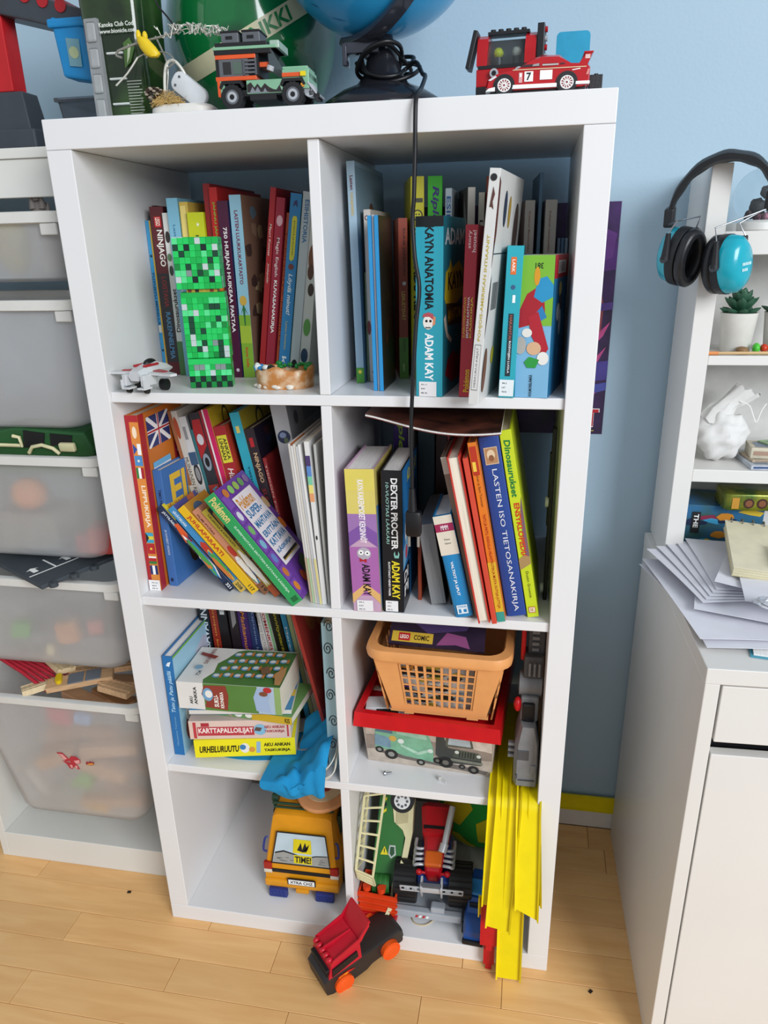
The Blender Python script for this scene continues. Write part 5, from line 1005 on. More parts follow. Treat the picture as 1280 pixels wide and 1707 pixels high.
# orange bin
OR = mat('#d9421a', r=.35)
ob = thing('toy_bin', 'small orange-red ribbed toy bin under the green truck', 'toy bin', (.050, .062, S4), (0, 0, -4))
ob.scale = (1.15, 1, 1.1)
g = G(); shell(g, .030, .034, -.026, -.030, .022, 0, .058, .003, OR); g.obj('tub', ob)
g = G()
for z_ in (.022, .036, .050): g.box(-.036, .036, -.0325, -.026, z_, z_ + .004, OR, bev=.001)
g.obj('rib', ob)
g = G(); g.box(-.034, .034, -.033, .028, 0, .012, mat('#b4141c', r=.35), bev=.002); g.obj('foot', ob)
g = G()
for x_ in (-.02, .006): g.cyl((x_, -.02, .058), (x_, -.02, .068), .007, OR, n=12); g.box(x_ - .006, x_ + .006, -.02, .01, .058, .064, OR)
g.obj('clip', ob)

# red hot rod on a grey ramp
ramp = thing('toy_ramp', 'light grey plastic toy ramp under the red hot rod', 'toy ramp', (.142, .038, S4))
GP2 = mat('#a7adb4', r=.4)
g = G(); g.box(-.076, .074, 0, .20, .013, .024, GP2, bev=.002); g.box(-.076, .074, -.003, .012, .013, .030, GP2, bev=.002); g.obj('deck', ramp)
g = G(); g.box(.012, .040, .0, .02, .028, .042, GP2, bev=.003); g.obj('block', ramp)
g = G()
for k in range(4): g.fpoly(Frame((-.018 + .007 * k, -.0032, .017), (1, 0, 0), (0, 0, 1)), [(0, 0), (.0045, 0), (.007, .006), (.0025, .006)], mat('#c01822') if k % 2 == 0 else PW, .0006)
g.obj('warning_stripe', ramp)
g = G(); g.box(-.07, -.05, .01, .19, 0, .0128, GP2); g.box(.05, .07, .01, .19, 0, .0128, GP2); g.obj('foot', ramp)
hr = thing('toy_hot_rod', 'red toy hot rod with huge black wheels and silver exhausts', 'toy car', (.154, .100, S4 + .0330), (24, 0, 2))
hr.scale = (1.08, 1.05, 1.05)
HR = mat('#b81420', r=.3); HB = mat('#234a9c', r=.4); CHR = mat('#c2c5ca', r=.3, m=.3)
g = G(); g.loft([[Vector((-w_, y_, z0)), Vector((w_, y_, z0)), Vector((w_, y_, z1 - .006)), Vector((w_ * .7, y_, z1)), Vector((-w_ * .7, y_, z1)), Vector((-w_, y_, z1 - .006))] for y_, w_, z0, z1 in ((-.010, .010, .045, .062), (.0, .015, .040, .078), (.02, .018, .040, .086), (.06, .020, .038, .092), (.065, .024, .038, .10), (.115, .030, .03, .105), (.13, .028, .03, .09))], HR); g.obj('body', hr, smooth=35)
g = G(); g.box(-.016, .016, .004, .034, .082, .094, mat('#d2601c', r=.35), bev=.004); g.obj('air_scoop', hr)
g = G(); g.box(-.022, .022, .072, .078, .090, .1025, BLACK); g.obj('windscreen', hr)
for s_ in (-1, 1):
    g = G(); g.cyl((s_ * .030, 0, .030), (s_ * .072, 0, .030), .041, BLACK, n=32)
    for k in range(24):
        a = 2 * math.pi * k / 24; g.box(s_ * .051 - .019, s_ * .051 + .019, .0395 * math.cos(a) - .002, .0395 * math.cos(a) + .002, .030 + .0395 * math.sin(a) - .002, .030 + .0395 * math.sin(a) + .002, BLACK)
    g.obj('wheel', hr, smooth=40)
    g = G()
    for k in range(4): g.tube([(s_ * .018, .012 + .010 * k, .078), (s_ * .030, .010 + .010 * k, .080), (s_ * .036, .012 + .012 * k, .072), (s_ * .036, .03 + .012 * k, .064)], .0032, CHR, n=8, smooth=3)
    g.obj('exhaust', hr, smooth=50)
    g = G(); g.ball((s_ * .026, .0, .070), .0062, HR, n=12, k=8); g.cyl((s_ * .012, .0, .068), (s_ * .024, .0, .070), .003, HR, n=8); g.obj('headlamp', hr, smooth=50)
g = G(); g.box(-.030, .030, -.012, .006, .040, .056, HB, bev=.003); g.box(-.020, .020, -.018, .0, .028, .044, HB, bev=.003); g.box(-.028, .028, .0, .14, .022, .032, HB); g.obj('chassis', hr)
g = G()
for z_ in (.066, .084): g.tube([(-.056, -.034, z_), (.056, -.034, z_)], .0017, CHR, n=6)
for x_ in (-.056, .056): g.tube([(x_, -.034, .066), (x_, -.034, .084)], .0017, CHR, n=6)
for x_ in (-.044, -.030, .030, .044): g.tube([(x_, -.034, .066), (x_, -.034, .084)], .0014, CHR, n=6); g.box(x_ - .005, x_ + .005, -.036, -.032,  .075, .078, CHR)
for z_ in (.068, .072, .076, .080): g.cyl((-.018, -.034, z_), (.018, -.034, z_), .0022, CHR, n=8)
for x_ in (-.018, .018): g.box(x_ - .002, x_ + .002, -.038, -.014, .050, .090, CHR, bev=.001)
g.box(-.018, .018, -.034, -.028, .060, .094, GREY)
g.obj('bull_bar', hr, smooth=40)
g = G(); g.cyl((.018, .04, .098), (.030, .11, .122), .006, CHR, n=10); g.cyl((.015, .03, .095), (.019, .045, .100), .008, CHR, n=10); g.obj('cannon', hr, smooth=40)

# soft ball
sb = thing('soft_ball', 'green cloth football with yellow panels behind the hot rod', 'ball', (.2360, .288, S4 + .1000), (0, 0, 0))
FGm = mat('#2fa843', r=.9, bump=.3, bs=900); FY = mat('#d9cf1f', r=.9, bump=.3, bs=900)
phi = (1 + 5 ** .5) / 2
verts = [Vector(v).normalized() for v in [(0, 1, phi), (0, -1, phi), (0, 1, -phi), (0, -1, -phi), (1, phi, 0), (-1, phi, 0), (1, -phi, 0), (-1, -phi, 0), (phi, 0, 1), (-phi, 0, 1), (phi, 0, -1), (-phi, 0, -1)]]
bm = bmesh.new(); bmesh.ops.create_icosphere(bm, subdivisions=2, radius=1)
rb = .092
M0 = Euler((R(58), R(12), R(20))).to_matrix()
dirs = [M0 @ v for v in verts]
g = G(); g.ball((0, 0, 0), rb, FGm, n=40, k=26); g.obj('cover', sb, smooth=80)
for d in dirs:
    a = d.orthogonal().normalized(); b_ = d.cross(a)
    g = G(); n_ = 5; pts = []
    ring = []
    for k in range(n_):
        t0 = 2 * math.pi * k / n_; t1 = 2 * math.pi * (k + 1) / n_
        for f in range(4): ring.append((a * math.cos(t0) + b_ * math.sin(t0)) * (1 - f / 4) + (a * math.cos(t1) + b_ * math.sin(t1)) * f / 4)
    rings = [[(d + q * s2).normalized() * (rb + .0012) for q in ring] for s2 in (.50, .35, .18, .01)]
    g.loft(rings, FY, caps=True); g.obj('panel', sb, smooth=80)
bm.free()
# blue toy car seen from its end
bc = thing('toy_car', 'blue toy car with black bumper tucked beside the tracks', 'toy car', (.2400, .002, S4), (0, 0, -4))
BCm = mat('#1d4f9c', r=.3)
g = G(); g.loft([[Vector((-w_, y_, z0)), Vector((w_, y_, z0)), Vector((w_, y_, zm)), Vector((w_ * .75, y_, z1)), Vector((-w_ * .75, y_, z1)), Vector((-w_, y_, zm))] for y_, w_, z0, zm, z1 in ((.0, .017, .012, .026, .034), (.012, .020, .010, .034, .046), (.030, .021, .010, .042, .050), (.048, .020, .010, .046, .072), (.12, .020, .010, .046, .074), (.14, .019, .012, .04, .05))], BCm); g.obj('body', bc, smooth=35)
g = G(); g.box(-.020, .020, -.006, .006, .004, .014, BLACK, bev=.003); g.obj('bumper', bc)
g = G(); g.box(-.013, .013, .036, .040, .052, .068, mat('#222a34', r=.1), bev=.001); g.obj('windscreen', bc)
for s_ in (-1, 1):
    for y_ in (.03, .11): 
        g = G(); g.cyl((s_ * .016, y_, .012), (s_ * .024, y_, .012), .0118, BLACK, n=18); g.obj('wheel', bc, smooth=40)
g = G(); g.box(-.018, .018, .05, .09, .0735, .080, mat('#2f86c8', r=.3), bev=.003); g.obj('roof_box', bc)
# red carton with white marks, string loop
rc = thing('red_carton', 'flat dark red carton with white marks under the grey ramp', 'carton', (.165, .118, S4))
g = G(); g.box(-.034, .034, 0, .03, .0, .0115, mat('#9c1c28', r=.4), bev=.0008); g.obj('body', rc)
g = G(); F = Frame((-.034, 0, 0), (1, 0, 0), (0, 0, 1))
for u_ in (.004, .048): g.rect(F, u_, .002, u_ + .016, .0095, PW); g.text(F, 'H', u_ + .004, .003, u_ + .012, .0085, mat('#9c1c28'), 0, .03, .0005)
g.obj('mark', rc)
g = G(); g.tube([(.120, .085, .040), (.113, .06, .0385), (.122, .035, .0385), (.143, .032, .0385), (.160, .05, .0385), (.168, .085, .040)], .0012, mat('#c9b48c', r=.9), n=6, smooth=5)
tag(g.obj('string', None, smooth=60), 'thin beige string loop lying on the bottom board', 'string')

# red and black toy truck on the floor
ft = thing('toy_tractor_truck', 'red and black toy truck with orange wheels on the wooden floor', 'toy truck', (.018, -.040, .0), (0, 0, 0))
ax = Vector((-.135, -.125, 0)).normalized()        # heading
ang = math.atan2(ax.y, ax.x)
ft.rotation_euler = (0, R(9), ang)
ft.location = (.022, -.036, .004)
TR = mat('#c0142c', r=.3); TB = mat('#2b2625', r=.45); TO = mat('#ee5a1a', r=.35)
L2 = .095
g = G(); g.loft([[Vector((x_, -w_, z0)), Vector((x_, w_, z0)), Vector((x_, w_, z1)), Vector((x_, w_ - .006, z1 + .004)), Vector((x_, -w_ + .006, z1 + .004)), Vector((x_, -w_, z1))] for x_, w_, z0, z1 in ((-.092, .028, .014, .034), (-.085, .032, .012, .040), (-.015, .033, .010, .042), (.0, .036, .008, .048), (.075, .037, .006, .046), (.086, .034, .008, .040))], TB); g.obj('chassis', ft, smooth=35)
g = G(); g.loft([[Vector((x_, -w_, .046)), Vector((x_, w_, .046)), Vector((x2, w2, z_)), Vector((x2, -w2, z_))] for x_, w_, x2, w2, z_ in ((.004, .036, .000, .034, .086), (.076, .036, .062, .033, .078))], TR)
g.obj('cab', ft)
g = G(); g.box(.066, .0765, -.031, .031, .048, .064, BLACK, bev=.002); g.obj('windscreen', ft)
for s_ in (-1, 1):
    g = G(); g.prism([(.010, .058), (.068, .050), (.064, .066), (.010, .072)], 'y', s_ * .0355 - .0012, s_ * .0365 + .0012, BLACK); g.obj('side_window', ft)
    for x_ in (-.055, .050):
        g = G(); g.cyl((x_, s_ * .030, .019), (x_, s_ * .0425, .019), .0195, TO, n=28); g.cyl((x_, s_ * .0425, .019), (x_, s_ * .0440, .019), .013, TO, r1=.010, n=20)
        for k in range(20):
            a = 2 * math.pi * k / 20; g.box(x_ + .0165 * math.cos(a) - .0008, x_ + .0165 * math.cos(a) + .0008, s_ * .0425 - .0012, s_ * .0425 + .0012, .019 + .0165 * math.sin(a) - .0008, .019 + .0165 * math.sin(a) + .0008, TO)
        g.obj('wheel', ft, smooth=40)
    g = G(); g.prism([(.022, .036), (.060, .034), (.058, .040), (.036, .041)], 'y', s_ * .0372 - .0004, s_ * .0372 + .0006, mat('#c8201c')); g.prism([(.036, .037), (.058, .0355), (.056, .039), (.04, .0395)], 'y', s_ * .0378 - .0004, s_ * .0378 + .0004, mat('#e8b020')); g.obj('flame_decal', ft)
g = G()
a1 = [(.000, .034, .086), (.062, .033, .0785)]
g.hexa([Vector(p) for p in ((.000, -.034, .084), (.000, .034, .084), (.062, .033, .0765), (.062, -.033, .0765), (.000, -.034, .087), (.000, .034, .087), (.062, .033, .0795), (.062, -.033, .0795))], TR)
g.hexa([Vector(p) for p in ((-.004, -.034, .085), (.0, -.034, .085), (.0, .034, .085), (-.004, .034, .085), (-.030, -.034, .118), (-.026, -.034, .120), (-.026, .034, .120), (-.030, .034, .118))], TR)
g.box(.0, .060, -.0015, .0015, .081, .089, TR, bev=.001)
for s_ in (-1, 1): g.prism([(0, .084), (.060, .077), (.060, .083), (0, .094), (-.024, .116), (-.026, .110)], 'y', s_ * .0335 - .0012, s_ * .0335 + .0012, TR)
g.obj('roof_tray', ft)
for k in range(5):
    g = G(); g.ball((.062, -.026 + .013 * k, .082), (.007, .0055, .005), TR, n=12, k=8); g.obj('roof_lamp', ft, smooth=60)
# ------------------------------------------------------------------ on top of the cube shelf
# ribbed canister
cn = thing('canister', 'dark green printed plastic canister with grey ribbed corner', 'canister', (-.3030, .120, TOP), (0, 0, 0))
CG = mat('#1b2a16', r=.12, n=.4, ns=14, h2='#3c5a2a', mixlo=.45, mixhi=.75, coat=.4)
g = G(); g.loft([[Vector((a, b, z)) for a, b in rrect(2 * w_, 2 * w_, .018, 4)] for z, w_ in ((0, .040), (.004, .043), (.12, .0455), (.19, .0475))], CG); g.obj('body', cn, smooth=40)
CGY = mat('#8d9091', r=.35)
g = G(); g.prism([(-.034, -.050), (-.014, -.051), (-.012, -.040), (-.036, -.038)], 'z', .002, .130, CGY, bev=.002); g.obj('corner_rail', cn)
for k in range(4):
    g = G(); g.box(-.0315, -.0165, -.0525, -.049, .008 + .031 * k, .032 + .031 * k, mat('#9da0a1', r=.4), bev=.003); g.obj('rail_pad', cn)
g = G()
for k in range(3): g.box(-.008, .018, -.0485, -.043, .024 + .031 * k, .027 + .031 * k, mat('#cfd4cf', r=.08), bev=.0015)
g.obj('rib', cn)
F = Frame((-.011, -.0478, .0), (1, 0, 0), (0, -.02, 1)); g = G()
g.text(F, 'Kanoka Club Code', .0, .1175, .055, .1230, mat('#d8dcd4'), 0, .02, .002); g.text(F, 'www.bionicle.com', .0, .1100, .055, .1150, mat('#d8dcd4'), 0, .02, .002)
for k in range(12):
    g.rect(F, .030, .012 + .0036 * k, .030 + (.022 if k % 3 else .018), .0132 + .0036 * k, mat('#9aa093'), .0004)
g.fpoly(F, [(.030, .068), (.040, .075), (.048, .092), (.042, .104), (.032, .098)], mat('#4a6a34'), .0004); g.fpoly(F, [(.034, .073), (.039, .081), (.043, .094), (.039, .097)], mat('#b9c4a4'), .0006)
g.obj('label_print', cn)
g = G(); g.loft([[Vector((a, b, z)) for a, b in rrect(2 * w_, 2 * w_, .018, 4)] for z, w_ in ((.1905, .049), (.205, .050), (.25, .047), (.255, .03))], mat('#17402c', r=.3)); g.obj('lid', cn, smooth=40)

# craft object: white slab, straw, pine cone, bent wire
cr = thing('wire_craft', 'homemade craft of straw, tangled wire and white block beside the canister', 'craft', (-.196, .060, TOP))
WS = mat('#d9d6d0', r=.6)
g = G(); g.loft([[Vector((a, b, z)) for a, b in rrect(.092 * s_, .05 * s_, .02, 4)] for z, s_ in ((0, .95), (.002, 1), (.012, .98), (.016, .85))], WS); g.obj('slab', cr, smooth=40)
g = G(); T = Matrix.Translation((.012, -.005, .034)) @ Euler((R(8), R(38), R(6))).to_matrix().to_4x4()
g.prism(rrect(.052, .026, .010, 4), 'y', -.006, .006, mat('#cfd3d6', r=.4), bev=.002, T=T); g.obj('white_tag', cr, smooth=30)
g = G()
for dx, dz in ((-.018, .006), (-.018, -.006)): g.cyl(T @ Vector((dx, -.0062, dz)), T @ Vector((dx, -.0072, dz)), .0016, GREY, n=8)
g.obj('tag_screw', cr)
rd = random.Random(9)
STR = mat('#c9a764', r=.8, n=.2)
g = G()
for k in range(420):
    a = rd.uniform(0, 6.28); q = rd.random() ** .5
    p = Vector((-.018 + .024 * q * math.cos(a), -.012 + .014 * q * math.sin(a), .017 + .016 * (1 - q * q) * rd.random()))
    d = Vector((rd.uniform(-1, 1), rd.uniform(-1, 1), rd.uniform(-.5, .8))).normalized() * rd.uniform(.004, .010)
    nn = d.orthogonal().normalized() * .0004; mm = d.cross(nn).normalized() * .0004
    g.mesh([p - d + nn, p - d - nn, p - d + mm, p + d], [(0, 1, 3), (1, 2, 3), (2, 0, 3)], STR)
g.obj('straw', cr, kind='stuff')
g = G()
for lay in range(6):
    for k in range(8):
        a = 2 * math.pi * k / 8 + lay * .4; r_ = .0115 * math.sin(math.pi * (lay + 1) / 7.5)
        c0 = Vector((-.040, -.008, .020 + .003 * lay)); dd = Vector((math.cos(a), math.sin(a), .35)) * r_
        g.ball(c0 + dd, (.0028, .0028, .0016), mat('#3a2a20', r=.7) if (k + lay) % 2 else mat('#a89a8a', r=.7), n=6, k=4)
g.obj('pine_cone', cr)
WM = mat('#a8a69e', r=.3, m=.8); WT = mat('#d6d4ca', r=.35, m=.3)
g = G(); g.tube([(-.024, -.01, .02), (-.020, -.012, .05), (-.014, -.012, .066), (-.004, -.01, .068), (.006, -.008, .056), (.012, -.006, .04)], .0022, WT, smooth=5)
g.tube([(-.022, -.012, .02), (-.014, -.012, .06), (-.022, -.01, .085), (-.028, -.01, .098)], .0014, WM, smooth=4)
g.tube([(-.075, -.03, .080), (-.05, -.025, .088), (-.02, -.02, .094), (.008, -.018, .099)], .0016, WM, smooth=3)
g.tube([(-.075, -.03, .080), (-.078, -.03, .075), (-.070, -.03, .072)], .0016, WM, smooth=3)
g.tube([(.008, -.018, .101), (-.006, -.015, .118), (-.02, -.012, .134), (-.022, -.012, .15)], .0012, BLACK, smooth=4)
g.tube([(-.084, -.03, .040), (-.066, -.028, .054), (-.05, -.025, .072)], .0012, WT, smooth=3)
g.tube([(-.05, -.025, .072), (-.034, -.02, .078), (-.01, -.02, .076), (.0, -.02, .066), (-.012, -.02, .058)], .0010, WM, smooth=4)
g.obj('bent_wire', cr, smooth=50)
g = G()
rd = random.Random(13)
for lp in range(5):
    pts = []
    for k in range(30):
        f = k / 29; pts.append(Vector((.0 + .075 * f + rd.uniform(-.006, .006), -.015 + rd.uniform(-.008, .008), .104 - .008 * f + rd.uniform(-.006, .008))))
    g.tube(pts, .00055, WT, n=5, smooth=3)
pts = [Vector((-.036 + rd.uniform(-.006, .006), -.02 + rd.uniform(-.005, .005), .078 + rd.uniform(-.007, .008))) for k in range(22)]
g.tube(pts, .0006, WT, n=5, smooth=3)
pts = [Vector((-.024 + .03 * k / 9 + rd.uniform(-.003, .003), -.02, .10 + rd.uniform(-.010, .012))) for k in range(10)]
g.tube(pts, .0006, WT, n=5, smooth=3)
g.obj('thread_tangle', cr, smooth=60, kind='stuff')
g = G(); YH = mat('#e0c01c', r=.45)
g.loft([[Vector((-.034 + a + dx, -.03 + b, z)) for a, b in ell(rx, .006, 12)] for z, rx, dx in ((.070, .006, .010), (.073, .011, .009), (.081, .0115, .003), (.090, .009, -.003), (.093, .006, -.004))], YH)
g.ball((-.042, -.031, .095), (.0035, .004, .007), YH, n=10, k=8); g.ball((-.033, -.031, .094), (.0035, .004, .006), YH, n=10, k=8)
g.obj('yellow_mitten', cr, smooth=60)

# green money ball
mb = thing('money_ball', 'big glossy green ball with cream band lettered PANKKI', 'money bank', (-.167, .284, TOP))
BG = mat('#0c6b36', r=.12, n=.3, ns=7, h2='#0a4a28', mixlo=.5, mixhi=.58, coat=.5)
rbx, rbz = .133, .146
cz = rbz
g = G(); g.ball((0, 0, cz), (rbx, rbx, rbz), BG, n=56, k=36); g.obj('shell', mb, smooth=80)
tl = R(-25)
def onball(a, b, l=.0008):      # a along the band, b across it (radians), facing the room
    d = Vector((math.sin(a) * math.cos(b), -math.cos(a) * math.cos(b), math.sin(b)))
    d = Matrix.Rotation(tl, 3, 'Y') @ d
    d = Matrix.Rotation(R(12), 3, 'X') @ d
    d = Matrix.Rotation(R(18), 3, 'Z') @ d
    return Vector((d.x * (rbx + l), d.y * (rbx + l), d.z * (rbz + l) + cz))
g = G(); CRB = mat('#c9c4a0', r=.3)
na = 60
pts = [onball(-1.5 + 3.0 * i / na, b) for i in range(na + 1) for b in (-.09, -.03, .03, .09)]
g.mesh(pts, [(4 * i + j, 4 * i + 4 + j, 4 * i + 5 + j, 4 * i + 1 + j) for i in range(na) for j in range(3)], CRB); g.obj('band', mb, smooth=80)
g = G(); g.text(None, 'PANKKI', -.25, -.066, .50, .066, mat('#14743c', r=.35), 0, .03, fn=lambda a, b: onball(a, b, .0016)); g.obj('lettering', mb)

# building-brick off-road car
SG = mat('#7fae8f', r=.3); JO = mat('#d8562a', r=.3); JB = mat('#1c1c1f', r=.4); JG = mat('#5d6066', r=.35)
jp = thing('brick_jeep', 'sage green and orange brick-built off-road car with luggage boxes', 'toy car', (-.1275, .006, TOP), (0, 0, 3))
jp.scale = (.885, .885, .87)
g = G(); g.box(.004, .142, .006, .060, .018, .026, JB); g.box(.05, .09, .004, .062, .012, .02, JB); g.obj('chassis', jp)
g = G(); g.box(.004, .012, .004, .062, .020, .040, SG, bev=.0008); g.box(.046, .100, .003, .063, .020, .038, SG, bev=.0008); g.box(.100, .140, .006, .060, .038, .050, SG, bev=.0008); g.box(.100, .138, .008, .058, .050, .054, SG, bev=.0008); g.box(.130, .140, .004, .062, .024, .046, SG, bev=.0008); g.obj('body_panel', jp)
g = G(); g.box(.0, .062, .0035, .0625, .0385, .044, JO, bev=.0006); g.box(.002, .006, .003, .063, .018, .040, JO); g.box(.100, .132, .004, .062, .040, .0455, JO, bev=.0006); g.box(.001, .062, .0045, .0615, .0665, .072, JO, bev=.0006); g.box(.066, .080, .012, .054, .056, .062, JO); g.obj('orange_trim', jp)
g = G(); g.box(.001, .006, .005, .061, .044, .067, JB); g.box(.006, .050, .0055, .0605, .044, .0665, JG); g.box(.012, .024, .005, .061, .047, .063, mat('#2e2b2c', r=.15)); g.box(.027, .040, .005, .061, .047, .063, mat('#54665c', r=.15)); g.box(.060, .066, .006, .06, .044, .074, JB); g.obj('side_window', jp)
g = G()
for z_ in (.047, .052, .057, .062): g.box(.044, .062, .003, .0055, z_, z_ + .0025, JG)
g.box(.043, .045, .003, .006, .045, .0665, JG); g.box(.061, .063, .003, .006, .045, .0665, JG); g.obj('side_ladder', jp)
g = G(); g.box(.0, .086, .004, .062, .072, .078, JB, bev=.0006); g.box(-.001, .094, .003, .063, .078, .082, SG, bev=.0006); g.box(.002, .080, .005, .061, .082, .0875, JB, bev=.0006); g.box(.084, .098, .006, .060, .078, .088, mat('#9fb8a8', r=.1), bev=.001); g.obj('roof', jp)
for x_ in (.011, .043):
    g = G(); g.box(x_, x_ + .026, .010, .050, .0876, .1010, JG, bev=.0008); g.box(x_ - .001, x_ + .027, .009, .051, .1010, .1035, JB, bev=.0006); g.box(x_ + .007, x_ + .017, .0092, .0102, .0925, .0965, BLACK); g.obj('luggage_box', jp)
g = G(); g.hexa([Vector(p) for p in ((.082, .007, .050), (.102, .007, .050), (.102, .059, .050), (.082, .059, .050), (.080, .007, .077), (.086, .007, .077), (.086, .059, .077), (.080, .059, .077))], mat('#59656a', r=.05, trans=.4)); g.obj('windscreen', jp)
g = G(); g.cyl((.084, -.001, .048), (.086, -.001, .054), .0052, LGREY, n=14); g.obj('mirror', jp, smooth=40)
g = G(); g.box(.128, .136, .0015, .004, .040, .046, mat('#e0c81c', r=.15)); g.box(.128, .133, .002, .004, .026, .031, mat('#d8902c', r=.15)); g.obj('headlamp', jp)
g = G(); g.box(.138, .148, .006, .060, .014, .022, JB, bev=.001); g.cyl((.140, .006, .022), (.140, .02, .022), .009, LGREY, n=18); g.tube([(.138, .004, .032), (.150, .004, .018), (.150, .06, .018)], .0016, LGREY, n=6); g.cyl((.150, .004, .016), (.150, .010, .016), .004, JB, n=10); g.obj('winch', jp, smooth=40)
for x_ in (.024, .116):
    g = G(); g.prism([(x_ - .019, .030), (x_ - .015, .038), (x_ + .015, .038), (x_ + .019, .030), (x_ + .016, .028), (x_ + .012, .034), (x_ - .012, .034), (x_ - .016, .028)], 'y', .0015, .0645, JB); g.obj('wheel_arch', jp)
    for y0, y1 in ((.000, .015), (.051, .066)):
        wh = G(); wh.cyl((x_, y0, .0165), (x_, y1, .0165), .0163, JB, n=24)
        for k in range(18):
            a = 2 * math.pi * k / 18; cx_, cz_ = x_ + .0158 * math.cos(a), .0165 + .0158 * math.sin(a)
            wh.box(cx_ - .0014, cx_ + .0014, y0 + .001, y1 - .001, max(cz_ - .0014, .0002), cz_ + .0014, JB)
        wo = wh.obj('wheel', jp, smooth=40)
        hb = G(); ys = -.0006 if y0 < .02 else .0664
        hb.cyl((x_, ys, .0165), (x_, ys + .0012, .0165), .0098, JG, n=20); hb.cyl((x_, ys - .0004, .0165), (x_, ys + .0008, .0165), .0072, LGREY, n=20); hb.cyl((x_, ys - .0008, .0165), (x_, ys + .0004, .0165), .0036, BLACK, n=12); hb.obj('hub', wo)
F = Frame((.047, .0029, .020), (1, 0, 0), (0, 0, 1)); g = G()
zig = [(.0, .012), (.006, .015), (.011, .008), (.016, .013), (.021, .007), (.027, .013), (.033, .008), (.039, .005), (.044, .004), (.049, .010), (.052, .003)]
g.fpoly(F, [(0, .001), (.052, .001)] + [(a, b) for a, b in zig[::-1]], mat('#2a2426'), .0003); g.fpoly(F, [(0, .002), (.004, .002), (.008, .009), (.012, .003), (.016, .009), (.02, .002), (.024, .002), (.027, .007), (.03, .002), (.036, .001), (0, .001)], mat('#7a8088'), .0005)
g.obj('mountain_decal', jp)

# globe
OC = mat('#2592cc', r=.25, n=.08, ns=5, h2='#3aa6da', coat=.3)
gl = thing('globe', 'blue desk globe on dark translucent stand with black cord', 'globe', (.067, .147, TOP))
gc = Vector((-.004, 0, .246)); gr = .149
g = G(); g.ball(gc, gr, OC, n=64, k=40); g.obj('sphere', gl, smooth=80)
LANDM = mat('#7f8a4a', r=.3, n=.3, ns=30, h2='#b89a6a')
def land(cx, cz_, pts, m, l=.0007):
    g.poly([gc + (Vector((cx + a, -.9, cz_ + b)).normalized()) * (gr + l) for a, b in pts], m)
g = G()
K2 = lambda P, k: [(a * k, b * k) for a, b in P]
blob1 = [(-.05, -.08), (.02, -.10), (.05, -.02), (.02, .05), (.0, .12), (-.05, .14), (-.08, .04)]
land(-1.42, -1.05, K2(blob1, 2.0), LANDM); land(-1.15, -1.35, K2([(-.03, -.03), (.03, -.04), (.05, .0), (0, .03)], 2.2), LANDM)
land(1.75, -1.45, K2([(-.06, .02), (.0, -.03), (.06, .0), (.08, .05), (0, .05)], 3), mat('#b8935a', r=.3)); land(.16, -.72, K2([(-.012, 0), (.0, -.006), (.012, 0), (0, .008)], 3), LANDM)
land(-.75, -2.4, K2([(-.1, .0), (-.02, -.012), (.08, .0), (.0, .012)], 3), mat('#22688f', r=.3)); land(-1.2, -1.9, K2([(-.06, .0), (0, -.012), (.05, .0), (.0, .012)], 3), mat('#22688f', r=.3))
g.obj('land_print', gl)
DKT = mat('#33353f', r=.12, n=.1, coat=.3)
sa = Vector((-.13, -.18, -.97)).normalized(); se = Vector((.74, -.67, 0)); se = (se - sa * se.dot(sa)).normalized(); sn = sa.cross(se)
g = G()
rings = []
for k in range(25):
    a = R(-12 + 115 * k / 24); d = sa * math.cos(a) + se * math.sin(a)
    rings.append([gc + d * (gr + r_) + sn * w_ for r_, w_ in ((.005, -.009), (.008, -.0105), (.014, -.0105), (.016, 0), (.014, .0105), (.008, .0105), (.005, .009), (.007, 0))])
g.loft(rings, DKT); g.obj('meridian_arm', gl, smooth=50)
g = G(); pb = gc + sa * (gr + .010)
g.tube([(.004, -.008, .098), (.0, -.012, .115), (pb.x + .006, pb.y + .004, pb.z - .014)], .009, DKT, n=12)
g.box(pb.x - .020, pb.x + .028, pb.y - .010, pb.y + .014, pb.z - .016, pb.z - .002, DKT, bev=.002); g.box(pb.x - .022, pb.x - .016, pb.y - .012, pb.y + .012, pb.z - .030, pb.z - .004, DKT, bev=.001); g.obj('bracket', gl, smooth=40)
g = G(); g.lathe([(.086, .0), (.088, .006), (.084, .018), (.060, .032), (.038, .040), (.028, .052), (.023, .070), (.017, .088), (.014, .10), (.012, .102)], mat('#1d1e24', r=.2), n=40, c=(.004, -.008, 0)); g.obj('stand', gl, smooth=50)
CB = mat('#131316', r=.4)
g = G()
coil = []
for k in range(46):
    a = .55 * k; q = .036 + .010 * math.sin(k * .9) + .006 * math.sin(k * .37)
    coil.append(Vector((.006 + q * math.cos(a), -.010 + q * .9 * math.sin(a), .062 + .014 * math.sin(.8 * a + .4 * k) + .010 * math.sin(k * .23))))
w2 = lambda x, y, z: Vector((x - .067, y - .147, z - TOP))
down = [w2(.122, .11, 1.525), w2(.134, .085, 1.507), w2(.142, .055, 1.498), w2(.141, .02, 1.478), w2(.139, -.006, 1.466), w2(.1385, -.0125, 1.440), w2(.138, -.0125, 1.405), w2(.136, -.012, 1.351), w2(.134, -.011, 1.325), w2(.1370, -.012, 1.279), w2(.143, -.013, 1.241), w2(.139, -.016, 1.195), w2(.136, -.018, 1.147), w2(.133, -.016, 1.100), w2(.131, -.016, 1.046), w2(.132, -.017, .983), w2(.132, -.017, .950)]
g.tube(coil + down, .0029, CB, n=8, smooth=4); g.obj('cord', gl, smooth=60)
